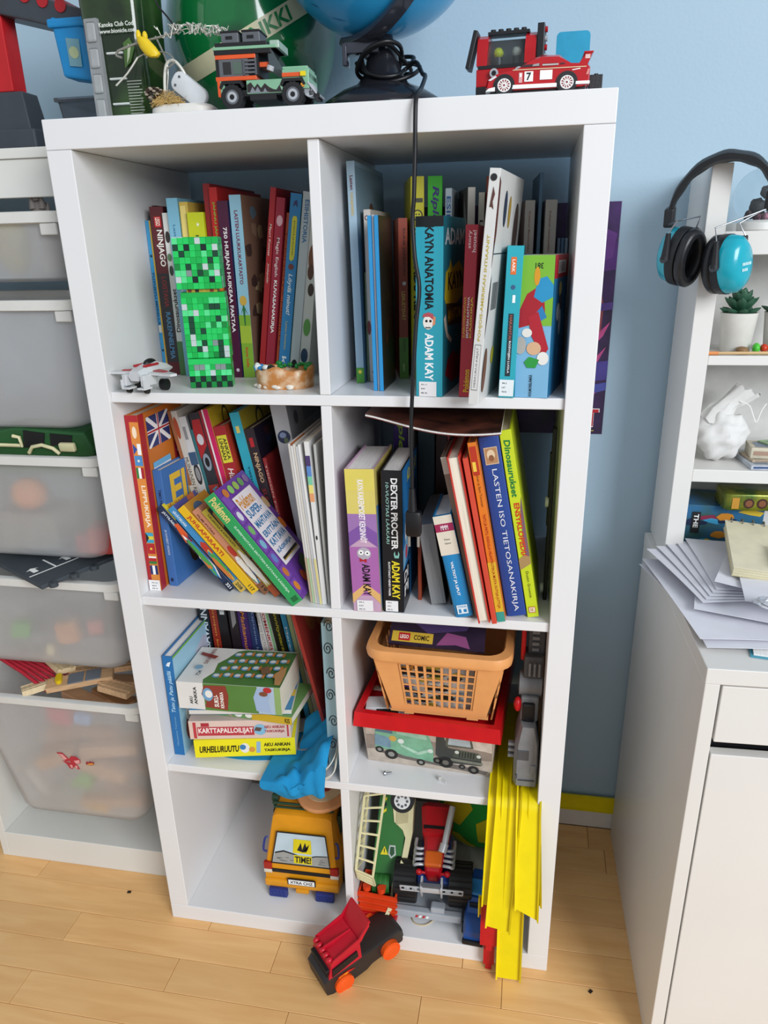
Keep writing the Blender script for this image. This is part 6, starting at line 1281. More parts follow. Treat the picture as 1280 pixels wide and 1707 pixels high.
g = G(); g.cyl(w2(.132, -.017, .960), w2(.1325, -.018, .925), .0045, CB, r1=.007, n=12); g.box(*[v for pr_ in ((w2(.122, 0, 0).x, w2(.146, 0, 0).x), (w2(0, -.026, 0).y, w2(0, -.010, 0).y), (w2(0, 0, .885).z, w2(0, 0, .926).z)) for v in pr_], CB, bev=.005); pl = g.obj('plug', gl, smooth=40)
for dx in (-.007, .007):
    g = G(); g.cyl(w2(.134 + dx, -.018, .886), w2(.134 + dx, -.018, .868), .0022, mat('#c9c9c4', r=.25, m=.8), n=10); g.obj('pin', pl)

# brick-built red module, blue card, rally car, black brick
RB = mat('#b0161e', r=.25)
md = thing('brick_module', 'red and black brick-built toy cabin with clear window and figures', 'toy cabin', (.205, .075, TOP), (0, 0, -4))
g = G(); g.box(.0, .078, .010, .060, .022, .042, RB, bev=.0008); g.box(0, .076, .008, .06, .0, .022, JB, bev=.0008); g.obj('base', md)
g = G(); g.box(.002, .076, .0095, .012, .042, .046, JB); g.obj('sill', md)
for x0 in (.0, .062):
    g = G(); g.loft([[Vector((x, y, z)) for y, z in ((.010, .046), (.012, .062), (.020, .078), (.034, .084), (.06, .084), (.06, .046))] for x in (x0, x0 + .014)], RB); g.obj('end_arch', md)
g = G(); g.surf(lambda u, v: Vector((.014 + .048 * u, .0105 + .024 * v ** 1.6, .046 + .037 * v)), 2, 8, mat('#dfe8ea', r=.02, trans=.97, ior=1.05), th=.0008); g.obj('window', md, smooth=60)
g = G(); g.box(.004, .07, .045, .058, .046, .08, GREY); g.obj('back_wall', md)
for x_, c in ((.026, '#c8d01c'), (.050, '#b4b4a8')):
    g = G(); g.cyl((x_, .032, .044), (x_, .032, .058), .006, JB, n=12); g.ball((x_, .032, .063), (.0065, .0065, .0065), mat(c, r=.35), n=12, k=8); g.obj('figure', md, smooth=40)
g = G(); g.box(.012, .066, .028, .05, .0835, .087, JB)
for k in range(5): g.cyl((.018 + .010 * k, .036, .087), (.018 + .010 * k, .036, .0905), .0035, JB, n=10)
g.obj('roof', md)
g = G(); T = Matrix.Translation((-.006, .02, .072)) @ Matrix.Rotation(R(14), 4, 'Y'); g.box(-.003, .003, -.006, .02, -.028, .016, JB, bev=.001, T=T); g.obj('side_flap', md)
g = G(); g.box(.077, .086, .015, .05, .05, .090, JB, bev=.0008); 
for k in range(4): g.cyl((.086, .03, .055 + .010 * k), (.089, .03, .055 + .010 * k), .0035, RB if k % 2 else LGREY, n=10)
g.obj('side_stack', md)
for x_ in (.024, .056):
    g = G(); g.cyl((x_, .0085, .036), (x_, .004, .036), .0055, LGREY, n=16); g.cyl((x_, .0045, .036), (x_, .0035, .036), .003, BLACK, n=12); g.box(x_ - .004, x_ + .004, .003, .009, .014, .03, LGREY, bev=.001); g.obj('lamp', md, smooth=40)

cd = G(); T = Matrix.Rotation(R(-8), 4, 'X'); cd.prism(rrect(.044, .090, .006, 4, 0, .045), 'y', 0, .0012, mat('#1f93b8', r=.6, n=.06, ns=60), T=T)
tag(cd.obj('blue_card', None, loc=(.330, .128, TOP + .0008)), 'blue rounded card standing behind the red rally car', 'card')
bb = thing('black_brick', 'small black building brick behind the rally car tail', 'brick', (.350, .050, TOP))
g = G(); g.box(0, .016, 0, .03, 0, .023, mat('#26272a', r=.5, bump=.2), bev=.0008); g.obj('body', bb)
g = G()
for k in range(3): g.cyl((.008, .005 + .010 * k, .023), (.008, .005 + .010 * k, .0245), .0026, JB, n=10)
g.obj('stud', bb)

CRD = mat('#b3131d', r=.18, coat=.5)
rc = thing('rally_car', 'red toy rally car with white number seven panel', 'toy car', (.2235, .008, TOP), (0, 0, 2))
rc.scale = (.955, .95, .86)
Lc = .132
g = G(); prof = [(.0, .010), (.002, .020), (.012, .026), (.040, .0315), (.056, .043), (.070, .048), (.092, .047), (.108, .036), (.128, .0345), (.131, .030), (.131, .008), (.122, .006), (.010, .005)]
def csec(y, k): return [Vector((x_ * 1.0, y, z_ * k if z_ > .033 else z_)) for x_, z_ in prof]
g.loft([[Vector((p[0] * .97 + .002, .002, p[1] if p[1] < .032 else .032 + (p[1] - .032) * .78)) for p in prof], [Vector((p[0], .0055, p[1])) if p[1] < .033 else Vector((p[0], .0085, p[1])) for p in prof], [Vector((p[0], .0505, p[1])) if p[1] < .033 else Vector((p[0], .0475, p[1])) for p in prof], [Vector((p[0] * .97 + .002, .054, p[1] if p[1] < .032 else .032 + (p[1] - .032) * .78)) for p in prof]], CRD); g.obj('body', rc, smooth=25)
WG = mat('#3d3236', r=.08); Fc = Frame((0, .0018, 0), (1, 0, 0), (0, .0, 1))
def tiltp(pts, m, l=.0):
    g.poly([Vector((a, .0016 + max(0, (b - .032)) * .32 - .0009 - l, b)) for a, b in pts], m)
g = G(); tiltp([(.044, .033), (.068, .033), (.068, .0425), (.060, .0415), (.052, .038)], WG); tiltp([(.071, .0335), (.091, .0335), (.090, .042), (.071, .0428)], WG); tiltp([(.093, .034), (.1, .0345), (.093, .040)], WG); g.obj('side_window', rc)
g = G(); tiltp([(.071, .0335), (.091, .0335), (.091, .0355), (.071, .0355)], mat('#b9b4b2'), .0003); tiltp([(.058, .0335), (.067, .0335), (.067, .037), (.060, .036)], mat('#9a9594'), .0003); g.obj('window_reflection', rc) if False else g.obj('window_glare', rc)  # pale patches painted on the side windows as reflections
g = G(); g.rect(Fc, .049, .015, .060, .0275, PW, .0006); g.text(Fc, '7', .0515, .0165, .0575, .026, INK, 0, .05, .0010); g.rect(Fc, .0685, .0165, .084, .028, PW, .0006); g.rect(Fc, .042, .014, .0465, .0265, mat('#d8a0a0'), .0006); g.rect(Fc, .043, .021, .0455, .0255, PW, .0008)
g.rect(Fc, .034, .0295, .126, .0305, mat('#d9c9a0'), .0006); g.fpoly(Fc, [(.108, .027), (.118, .0285), (.119, .0275), (.109, .026)], PW, .0006); g.obj('decals', rc)
g = G(); g.box(.030, .090, -.0004, .002, .0065, .0115, PW, bev=.0006); g.box(.113, .131, -.0002, .003, .0085, .0125, PW, bev=.0006); g.prism([(.0, .005), (.012, .005), (.012, .010), (.004, .0085)], 'y', -.0003, .054, PW); g.obj('skirt', rc)
g = G(); g.prism([(.116, .034), (.128, .034), (.133, .049), (.126, .0475)], 'y', .004, .0065, CRD); g.prism([(.116, .034), (.128, .034), (.133, .049), (.126, .0475)], 'y', .0495, .052, CRD); g.box(.122, .134, .003, .053, .0465, .049, CRD, bev=.0008); g.rect(Frame((.122, .0039, .038), (1, 0, 0), (0, 0, 1)), .002, .002, .008, .007, mat('#d9b4b0'), .0003); g.obj('spoiler', rc)
g = G(); g.fpoly(Fc, [(.003, .019), (.012, .0245), (.014, .0225), (.006, .018)], mat('#d5d8da'), .0006); g.fpoly(Fc, [(.126, .020), (.129, .0205), (.130, .027), (.128, .027)], mat('#d98a80'), .0006); g.obj('lamp', rc)
g = G(); g.box(.006, .126, .006, .05, .003, .008, JB); g.obj('underside', rc)
for x_ in (.0235, .1025):
    for y0, y1 in ((-.0005, .012), (.044, .0565)):
        wh = G(); wh.cyl((x_, y0, .0115), (x_, y1, .0115), .0113, JB, n=26); wo = wh.obj('wheel', rc, smooth=40)
        ys = y0 - .0004 if y0 < .02 else y1 + .0004
        hb = G(); hb.cyl((x_, ys, .0115), (x_, y0 + .003 if y0 < .02 else y1 - .003, .0115), .0078, mat('#8a3c3c', r=.4), n=20)
        for k in range(12):
            a = 2 * math.pi * k / 12; hb.tube([(x_ + .0015 * math.cos(a), ys - .0002, .0115 + .0015 * math.sin(a)), (x_ + .0074 * math.cos(a), ys - .0002, .0115 + .0074 * math.sin(a))], .0007, PW, n=5)
        hb.tube([(x_ + .0078 * math.cos(2 * math.pi * k / 20), ys - .0001, .0115 + .0078 * math.sin(2 * math.pi * k / 20)) for k in range(20)], .0008, PW, n=5, closed=True); hb.obj('rim', wo)
    g = G(); g.cyl((x_, .0002, .0122), (x_, .0016, .0122), .0135, JB, n=24); g.obj('wheel_arch', rc)
# ------------------------------------------------------------------ narrow storage frame with bins
TF = mat('#dbdad4', r=.4, n=.015, ns=6)
FX0, FX1, FY = -.850, -.3865, .100
fr = thing('bin_frame', 'tall narrow white frame holding translucent storage bins', 'storage frame', (-.617, .25, 0))
OT = (-.617, .25, 0)
part_box('side_panel', fr, (FX0, FX0 + .018, FY, .40, 0, 1.430), TF, off=OT)
part_box('side_panel', fr, (FX1 - .018, FX1, FY, .40, 0, 1.430), TF, off=OT)
part_box('top_board', fr, (FX0, FX1, FY - .002, .40, 1.4303, 1.445), TF, off=OT)
part_box('bottom_board', fr, (FX0 + .0183, FX1 - .0183, FY, .40, 0, .068), TF, off=OT)
part_box('front_rail', fr, (FX0 + .0183, FX1 - .0183, FY + .002, FY + .018, 1.376, 1.430), TF, off=OT)
for z_ in (1.336, 1.205, .950, .715, .452):
    for a, b in ((FX0 + .018, FX0 + .026), (FX1 - .026, FX1 - .018)):
        part_box('bin_runner', fr, (a, b, FY + .01, .39, z_ - .012, z_), TF, bev=.0005, off=OT)
def frost(h):
    mt = bpy.data.materials.new('frosted_plastic'); mt.use_nodes = True; nt = mt.node_tree; N = nt.nodes; L = nt.links
    N.remove(N['Principled BSDF']); out = N['Material Output']
    col = (*lin(h), 1)
    tc = N.new('ShaderNodeTexCoord'); nz = N.new('ShaderNodeTexNoise'); nz.inputs['Scale'].default_value = 30
    mr = N.new('ShaderNodeMapRange'); mr.inputs['To Min'].default_value = .24; mr.inputs['To Max'].default_value = .30
    L.new(tc.outputs['Object'], nz.inputs['Vector']); L.new(nz.outputs['Fac'], mr.inputs['Value'])
    di = N.new('ShaderNodeBsdfDiffuse'); di.inputs['Color'].default_value = col
    tl_ = N.new('ShaderNodeBsdfTranslucent'); tl_.inputs['Color'].default_value = col
    rf = N.new('ShaderNodeBsdfRefraction'); rf.inputs['Roughness'].default_value = .32; rf.inputs['IOR'].default_value = 1.06
    tr = N.new('ShaderNodeBsdfTransparent'); gs = N.new('ShaderNodeBsdfGlossy'); gs.inputs['Roughness'].default_value = .25
    def mix(f, a, b):
        m = N.new('ShaderNodeMixShader'); m.inputs[0].default_value = f; L.new(a.outputs[0], m.inputs[1]); L.new(b.outputs[0], m.inputs[2]); return m
    A = mix(.3, di, tl_); B_ = mix(.55, rf, tr); Cc = mix(.6, A, B_); L.new(mr.outputs[0], Cc.inputs[0])
    inv = N.new('ShaderNodeMath'); inv.operation = 'SUBTRACT'; inv.inputs[0].default_value = 1.0; L.new(mr.outputs[0], inv.inputs[1]); L.new(inv.outputs[0], Cc.inputs[0])
    D = mix(.03, Cc, gs); L.new(D.outputs[0], out.inputs['Surface'])
    return mt
FROST = frost('#f4f6f8'); RIMM = mat('#d6d6d2', r=.4, n=.02)
binl = ['topmost shallow translucent bin, bluish and empty in front', 'second translucent bin from the top, deep and plain', 'third translucent bin with orange and red toys glowing through', 'fourth translucent bin under the grey road tile', 'lowest and deepest translucent bin with a red dragon sticker']
binz = [(1.252, 1.354), (1.012, 1.226), (.768, .970), (.535, .735), (.150, .472)]
bins = []
for lab, (z0, z1) in zip(binl, binz):
    bo = thing('storage_bin', lab, 'storage bin', (-.617, .215, z0), group='translucent bins in the narrow frame')
    bins.append(bo)
    H_ = z1 - z0; tp = .17 * H_
    def ring(w_, y0, y1, z): return [Vector((a, b, z)) for a, b in rrect(2 * w_, y1 - y0, .030, 5, 0, (y0 + y1) / 2)]
    wt_, yf, yb_ = .196, -.150, .155
    O = [ring(wt_ - tp - .012, yf + tp * .45 + .012, yb_ - .012, .0), ring(wt_ - tp - .002, yf + tp * .45 + .002, yb_ - .003, .006), ring(wt_ - tp * .9, yf + tp * .4, yb_, .02), ring(wt_, yf, yb_, H_ - .012)]
    t_ = .0022
    I = [ring(wt_ - t_, yf + t_, yb_ - t_, H_ - .012), ring(wt_ - tp * .9 - t_, yf + tp * .4 + t_, yb_ - t_, .02), ring(wt_ - tp - .012, yf + tp * .45 + .012, yb_ - .012, .004)]
    g = G(); g.loft(O + I, FROST); g.obj('tub', bo, smooth=45)
    g = G(); g.loft([ring(wt_ + .001, yf - .001, yb_ + .001, H_ - .018), ring(wt_ + .011, yf - .011, yb_ + .010, H_ - .016), ring(wt_ + .012, yf - .012, yb_ + .011, H_ - .001), ring(wt_ + .009, yf - .009, yb_ + .008, H_), ring(wt_ - .002, yf + .002, yb_ - .002, H_ - .001), ring(wt_ - .002, yf + .002, yb_ - .002, H_ - .0175)], RIMM, caps=False); g.obj('rim', bo, smooth=35)
    g = G(); g.box(wt_ - .03, wt_ - .002, yf - .008, yf - .002, H_ - .034, H_ - .017, RIMM, bev=.002); g.box(-wt_ + .002, -wt_ + .03, yf - .008, yf - .002, H_ - .034, H_ - .017, RIMM, bev=.002); g.obj('grip', bo)
# sticker on the lowest bin
DR = mat('#b02a3c', r=.4); DP = mat('#e0a0a0', r=.4)
Fs = Frame((0, -.1265, .0), (1, 0, 0), (0, -.0767 * .17 * 5.4, 1))
g = G()
def onbin(pts, m, l):
    pts2 = []
    for a, b in pts:
        z_ = b; k = min(1, max(0, (z_ - .02) / (.322 - .032)))
        y_ = (-.150 + .4 * .17 * .322 * (1 - k)) - l
        pts2.append(Vector((a, y_, z_)))
    g.poly(pts2, m)
dx, dz = .012, .155
sc_ = lambda P: [(dx + a * .001, dz + b * .001) for a, b in P]
onbin(sc_([(-28, 26), (-14, 27), (-2, 12), (-4, 4), (-12, 4), (-20, 16)]), DR, .0008); onbin(sc_([(-24, 23), (-14, 23), (-6, 11), (-14, 8), (-18, 16)]), DP, .0011)
onbin(sc_([(-4, 8), (4, 20), (16, 20), (24, 12), (22, 2), (10, 0), (2, 2)]), DR, .0010); onbin(sc_([(8, 8), (22, 12), (21, 3), (12, 1)]), DP, .0013)
onbin(sc_([(-20, 6), (-6, 2), (6, 4), (14, -2), (18, -14), (10, -14), (6, -8), (0, -16), (-6, -14), (-10, -4)]), DR, .0009); onbin(sc_([(-4, -4), (2, -4), (2, -12), (-2, -13)]), DP, .0012); onbin(sc_([(8, -4), (13, -5), (13, -12), (9, -12)]), DP, .0012)
g.obj('dragon_sticker', bins[4])
g = G(); onbin(sc_([(34, 4), (38, 10), (42, 8), (46, 12), (50, 9), (54, 12), (54, 4), (48, 0), (36, 0)]), mat('#8e2a3c', r=.4), .0008); onbin(sc_([(36, 2), (42, 5), (52, 7), (52, 3), (44, 1)]), mat('#d89a3c', r=.4), .0011); g.obj('flame_sticker', bins[4])
# things in the bins
def blk(label, loc, size, c, rot=(0, 0, 0), nm='toy_block', cat='toy block', bev=.004, group='toys inside the translucent bins'):
    g = G(); g.box(-size[0] / 2, size[0] / 2, -size[1] / 2, size[1] / 2, 0, size[2], mat(c, r=.5), bev=bev)
    return tag(g.obj(nm, None, loc=loc, rot=[R(a) for a in rot]), label, cat, group)
g = G(); g.ball((0, 0, .032), (.034, .03, .032), mat('#d9823a', r=.5), n=20, k=12); tag(g.obj('toy_ball', None, smooth=80, loc=(-.615, .130, .845)), 'orange ball showing through the third bin', 'toy ball', 'toys inside the translucent bins')
blk('tan block under the orange ball in the third bin', (-.62, .16, .772), (.12, .10, .07), '#8d8a80')
blk('red block showing through the third bin by the shelf side', (-.470, .125, .772), (.05, .05, .05), '#b8403c', (0, 0, 12))
blk('second red block low in the third bin', (-.505, .118, .772), (.03, .03, .035), '#b04844', (0, 0, -8))
blk('bright green block showing through the fourth bin', (-.690, .120, .575), (.035, .03, .032), '#5fae4a', (0, 10, 20))
blk('orange block showing through the fourth bin', (-.575, .116, .575), (.042, .03, .045), '#c98a5a', (0, -8, 10))
blk('small red block showing through the fourth bin', (-.52, .118, .595), (.03, .02, .03), '#b85a50', (0, 0, 30))
blk('pale yellow block low in the fourth bin', (-.625, .112, .541), (.016, .014, .022), '#d8c89a', (0, 0, 15))
blk('grey carton filling the floor of the fourth bin', (-.60, .22, .541), (.28, .16, .030), '#8c8f92')
blk('red block showing through the lowest bin near its rim', (-.640, .122, .375), (.055, .03, .042), '#c0394a', (0, 6, -6))
g = G(); g.box(-.017, .017, -.008, .008, 0, .022, mat('#7fa4d4', r=.4), bev=.001)
for k in range(4): g.cyl((-.0125 + .0085 * k, 0, .022), (-.0125 + .0085 * k, 0, .0255), .0025, mat('#7fa4d4', r=.4), n=10)
tag(g.obj('toy_brick', None, loc=(-.575, .100, .392), rot=(0, R(8), R(4))), 'light blue studded brick showing through the lowest bin', 'toy brick', 'toys inside the translucent bins')
g = G(); g.prism([(-.03, 0), (.02, -.004), (.022, .03), (.0, .032)], 'y', 0, .02, mat('#5fae3c', r=.5)); tag(g.obj('toy_wedge', None, loc=(-.617, .110, .215)), 'green wedge block showing through the lowest bin', 'toy block', 'toys inside the translucent bins')
blk('yellow toy piece at the bottom of the lowest bin', (-.59, .114, .157), (.055, .02, .014), '#d8a63a', (0, 3, -4))
WD = '#c69a72'
for i, (lab, loc, sz, rot) in enumerate((('long wooden block low in the lowest bin', (-.555, .125, .165), (.15, .03, .022), (0, -6, 3)), ('wooden block showing through the middle of the lowest bin', (-.57, .125, .245), (.12, .03, .03), (0, 10, -5)), ('wooden track showing through high in the lowest bin', (-.54, .125, .30), (.13, .03, .028), (0, -8, 4)), ('wooden block leaning at the side of the lowest bin', (-.67, .125, .26), (.09, .03, .03), (0, -20, 5)))):
    blk(lab, loc, sz, WD, rot, nm='wooden_block', cat='wooden block')
blk('white folded leaflet low in the corner of the lowest bin', (-.712, .120, .175), (.02, .004, .075), '#d6d6d2', (0, -28, 0), nm='leaflet', cat='leaflet', bev=.0005)
# things that look out of the bins
sd = thing('toy_dinosaur', 'dark grey spiky toy dinosaur looking over the topmost bin', 'toy dinosaur', (-.484, .125, 1.262))
g = G(); DG = mat('#7d7672', r=.6)
g.loft([[Vector((a + x_, b, z)) for a, b in ell(r_, r_ * .8, 12)] for z, r_, x_ in ((0, .022, 0), (.04, .028, 0), (.08, .022, .002), (.105, .012, -.004), (.118, .006, -.010))], DG)
g.obj('body', sd, smooth=60)
for k in range(5):
    g = G(); a = Vector((-.010 + .008 * k, -.008, .098 + .012 * (2 - abs(k - 1)))); g.cyl(a - Vector((0, 0, .012)), a + Vector((.002 * (k - 2), 0, .018 - .003 * k)), .0065, DG, r1=.0008, n=8); g.obj('spike', sd, smooth=40)
g = G(); g.ball((0, 0, .045), (.03, .03, .045), mat('#8a7a1c', r=.5, bump=.4, bs=80), n=16, k=10); tag(g.obj('toy_ball', None, smooth=70, loc=(-.566, .155, 1.260)), 'olive yellow knobbly ball in the topmost bin', 'toy ball', 'toys inside the translucent bins')
g = G(); g.box(-.05, .03, -.03, .03, 0, .095, mat('#3d3a37', r=.6), bev=.012); tag(g.obj('dark_toy', None, loc=(-.455, .19, 1.260)), 'dark lumpy toy in the topmost bin beside the shelf', 'toy', 'toys inside the translucent bins')
vt = thing('toy_vehicle', 'green toy vehicle with cream bars lying on the third bin', 'toy vehicle', (-.575, .130, .9230), (10, 0, 0))
TGd = mat('#24552c', r=.4)
g = G(); g.prism([(-.13, 0), (.11, 0), (.125, .05), (.115, .085), (-.02, .092), (-.13, .07)], 'y', -.02, .03, TGd, bev=.004); g.obj('body', vt)
g = G(); g.prism([(-.01, .055), (.03, .055), (.04, .083), (.0, .088)], 'y', -.0215, -.018, BLACK); g.prism([(.045, .06), (.085, .06), (.092, .08), (.05, .083)], 'y', -.0215, -.018, BLACK); g.obj('window', vt)
g = G()
g.tube([(-.13, -.024, .075), (-.075, -.024, .075), (-.062, -.024, .060), (-.01, -.024, .060), (-.01, -.024, .076), (-.022, -.024, .078)], .0035, CR, n=8); g.tube([(-.062, -.024, .060), (-.075, -.024, .048), (-.13, -.024, .048)], .0035, CR, n=8); g.tube([(.0, -.024, .046), (.01, -.024, .058), (.03, -.024, .062), (.05, -.024, .056), (.06, -.024, .046)], .0035, CR, n=8); g.box(.065, .095, -.03, -.02, .052, .068, CR, bev=.003)
g.obj('cream_bar', vt, smooth=50)
g = G(); g.cyl((-.105, -.02, .094), (-.105, -.026, .094), .0095, CR, n=16); g.cyl((-.105, -.0262, .094), (-.105, -.0275, .094), .006, mat('#c86a2c'), n=12); g.obj('badge', vt, smooth=40)
rt_ = thing('road_tile', 'dark grey puzzle road tile with white arrows over the fourth bin', 'road tile', (-.560, .105, .7470), (4, 0, -30))
RG = mat('#3b434a', r=.6, bump=.2, bs=300)
g = G(); g.box(-.14, .075, -.075, .09, 0, .008, RG, bev=.0015); g.obj('plate', rt_)
for k in range(3):
    g = G(); g.cyl((.079, -.055 + .04 * k, 0), (.079, -.055 + .04 * k, .008), .008, RG, n=16); g.box(.072, .079, -.059 + .04 * k, -.051 + .04 * k, 0, .008, RG); g.obj('tab', rt_)
F = Frame((0, 0, .0082), (1, 0, 0), (0, 1, 0)); g = G()
g.rect(F, .02, -.07, .024, .085, PW); g.rect(F, -.03, -.020, .02, -.0165, PW)
for y_ in (-.052, .012): g.fpoly(F, [(-.012, y_), (-.004, y_ + .012), (-.004, y_ + .005), (.012, y_ + .005), (.012, y_ - .005), (-.004, y_ - .005), (-.004, y_ - .012)], PW, .0004)
g.obj('road_marking', rt_)
RSt = mat('#a8182c', r=.45)
for k in range(6):
    g = G(); p0 = Vector((-.755 + .004 * k, .12 + .008 * k, .520 - .003 * k)); p1 = Vector((-.640 + .006 * k, .095 + .010 * k, .466 + .002 * k)); g.tube([p0, (p0 + p1) / 2 + Vector((0, 0, .004)), p1], .0042, RSt, n=6); tag(g.obj('red_strip', None, smooth=30), 'narrow red plastic strip in the bundle over the lowest bin', 'plastic strip', 'red strips in the lowest bin')
WDm = mat('#c9a27a', r=.6, n=.15, ns=8, stretch=(3, 30, 30)); WDl = mat('#d8c29a', r=.6, n=.1, ns=8, stretch=(3, 30, 30))
pk = thing('toy_crossing', 'wooden toy crossing plank with grey squares and yellow knob', 'toy track', (-.585, .115, .4765), (6, -4, 24))
g = G(); g.box(-.055, .075, -.018, .018, 0, .012, WDm, bev=.0015); g.obj('plank', pk)
for k in range(2):
    g = G(); g.box(-.012 + .034 * k, .018 + .034 * k, -.017, .017, .0122, .0145, mat('#6a7078', r=.5), bev=.0005); g.obj('road_square', pk)
g = G(); g.prism(rrect(.012, .028, .006, 4, -.030, .004), 'z', .0122, .020, mat('#e0bd14', r=.4)); g.obj('yellow_knob', pk, smooth=30)
def rail_piece(label, loc, rot, ln, m=WDm):
    o = thing('wooden_track', label, 'toy track', loc, rot, 'wooden tracks in the lowest bin')
    g = G(); g.prism([(-.019, 0), (.019, 0), (.019, .012), (.014, .012), (.013, .009), (.009, .009), (.008, .012), (-.008, .012), (-.009, .009), (-.013, .009), (-.014, .012), (-.019, .012)], 'y', -ln / 2, ln / 2, m); g.obj('plank', o)
    g = G(); g.cyl((0, ln / 2 + .008, 0), (0, ln / 2 + .008, .012), .0055, m, n=14); g.box(-.0025, .0025, ln / 2, ln / 2 + .008, 0, .012, m); g.obj('peg', o, smooth=30)
rail_piece('pale wooden track piece beside the red strips', (-.650, .155, .492), (8, 14, 60), .08, WDl)
rail_piece('long wooden track piece across the lowest bin', (-.545, .180, .474), (2, -3, -68), .16)
rail_piece('curved-end wooden track piece by the bin rim corner', (-.490, .110, .470), (4, 5, 80), .07)
rail_piece('pale wooden track piece with yellow edge by the red strips', (-.655, .098, .468), (4, -10, -50), .07, WDl)
rd = random.Random(77)
for k in range(14):
    blk('wooden piece in the jumble inside the lowest bin', (-.60 + rd.uniform(-.08, .08), .150 + rd.uniform(0, .06), .165 + .020 * k), (rd.uniform(.09, .13), .034, .016), ('#c69a72', '#d2ab84', '#b88a60')[k % 3], (0, rd.uniform(-6, 6), rd.uniform(-25, 25)), nm='wooden_block', cat='wooden block', bev=.002, group='wooden jumble inside the lowest bin')

# toy gantry on top of the frame
DKG = mat('#3a3f46', r=.4); 
gy = thing('toy_gantry', 'toy loading crane with red post, dark beam and blue hanging cabin', 'toy crane', (-.500, .20, 1.445))
g = G(); g.box(-.12, .022, -.07, .06, 0, .030, DKG, bev=.003); g.obj('base', gy)
g = G(); g.hexa([Vector(p) for p in ((-.065, -.05, .030), (.004, -.05, .030), (.004, .0, .030), (-.065, .0, .030), (-.045, -.045, .085), (-.004, -.045, .085), (-.004, -.005, .085), (-.045, -.005, .085))], DKG, bev=.002); g.obj('pedestal', gy)
g = G(); g.box(-.045, -.019, -.044, -.008, .085, .215, mat('#b81c22', r=.35), bev=.002); g.obj('red_post', gy)
g = G(); g.box(-.067, -.0455, -.042, -.010, .085, .215, WDl, bev=.002); g.obj('wooden_post', gy)
g = G(); g.rect(Frame((-.045, -.0442, .085), (1, 0, 0), (0, 0, 1)), .004, .066, .016, .086, mat('#d8c23a')); g.rect(Frame((-.045, -.0444, .085), (1, 0, 0), (0, 0, 1)), .009, .070, .018, .084, mat('#b4bcc4')); g.obj('badge', gy)
g = G(); g.hexa([Vector(p) for p in ((-.06, -.05, .196), (.125, -.05, .150), (.125, .02, .150), (-.06, .02, .196), (-.06, -.05, .235), (.125, -.05, .182), (.125, .02, .182), (-.06, .02, .235))], DKG, bev=.003); g.obj('beam', gy)
g = G()
for k in range(3): g.cyl((.03 + .028 * k, -.052, .205 - .008 * k), (.03 + .028 * k, .0, .205 - .008 * k), .009, mat('#a81c24', r=.4), n=14)
g.obj('red_roller', gy, smooth=40)
BL = mat('#1b86c4', r=.35)
g = G(); g.hexa([Vector(p) for p in ((.074, -.052, .098), (.124, -.052, .090), (.124, -.012, .090), (.074, -.012, .098), (.068, -.056, .176), (.126, -.056, .160), (.126, -.008, .160), (.068, -.008, .176))], BL, bev=.004); g.box(.064, .128, -.060, -.004, .160, .172, BL, bev=.003); g.obj('cabin', gy)
g = G(); g.fpoly(Frame((.074, -.0550, .095), (1, 0, -.12), (0, 0, 1)), [(.016, .018), (.036, .018), (.037, .054), (.015, .054)], mat('#6f9aa8'), .0006); g.disc(Frame((.074, -.0552, .095), (1, 0, -.12), (0, 0, 1)), .026, .036, .008, mat('#a8b48c'), .0009); g.obj('cabin_print', gy)
CLR = mat('#b9c0c6', r=.08, trans=.8, ior=1.2)
tb = thing('clear_tub', 'clear plastic tub standing behind the toy crane', 'tub', (-.440, .300, 1.445))
g = G(); shell(g, .050, .060, -.045, -.055, .045, 0, .085, .002, CLR); g.obj('tub', tb)
g = G(); shell(g, .064, .064, -.060, -.060, .060, .082, .088, .004, CLR); g.obj('rim', tb)
g = G(); g.box(-.035, .03, -.03, .03, .003, .03, BLACK, bev=.004); tag(g.obj('dark_toy', None, loc=(-.435, .30, 1.446)), 'black toy lying in the clear tub', 'toy')
# ------------------------------------------------------------------ desk cabinet and hutch
DW = mat('#dcdad6', r=.36, n=.015, ns=5)
cb = thing('desk_cabinet', 'white desk cabinet with drawer standing beside the cube shelf', 'cabinet', (.549, -.130, 0), (0, 0, 1.6))
def cbx(nm, x0, x1, y0, y1, z0, z1, m=DW, par=cb, bev=.0012): g = G(); g.box(x0, x1, y0, y1, z0, z1, m, bev=bev); return g.obj(nm, par)
cbx('side_panel', 0, .020, 0, .52, 0, .7335)
cbx('side_panel', .48, .50, 0, .52, 0, .7335)
cbx('top_board', -.0005, .5005, -.001, .52, .7338, .758)
cbx('back_panel', .0205, .4795, .505, .52, .02, .733)
cbx('drawer_front', .0235, .477, .0015, .020, .640, .7305)
cbx('gap_shade', .0205, .4795, .030, .045, .612, .640, BLACK)  # black strip painting the shade in the open gap under the drawer
cbx('door', .0225, .478, .0005, .019, .012, .620)
cbx('plinth', .0205, .4795, .02, .04, 0, .0115)
ht = thing('desk_hutch', 'white shelf hutch standing on the desk cabinet', 'hutch', (.546, .240, .758))
cbx('upright', 0, .030, 0, .165, 0, .640, DW, ht)
cbx('back_panel', .0303, .52, .155, .165, 0, .560, mat('#cfcecb', r=.5), ht)
for z0, z1, nm in ((.512, .546, 'shelf_board'), (.346, .361, 'shelf_board'), (.150, .172, 'shelf_board')):
    cbx(nm, .0303, .52, .002, .1548, z0, z1, DW, ht)
HZ = .758
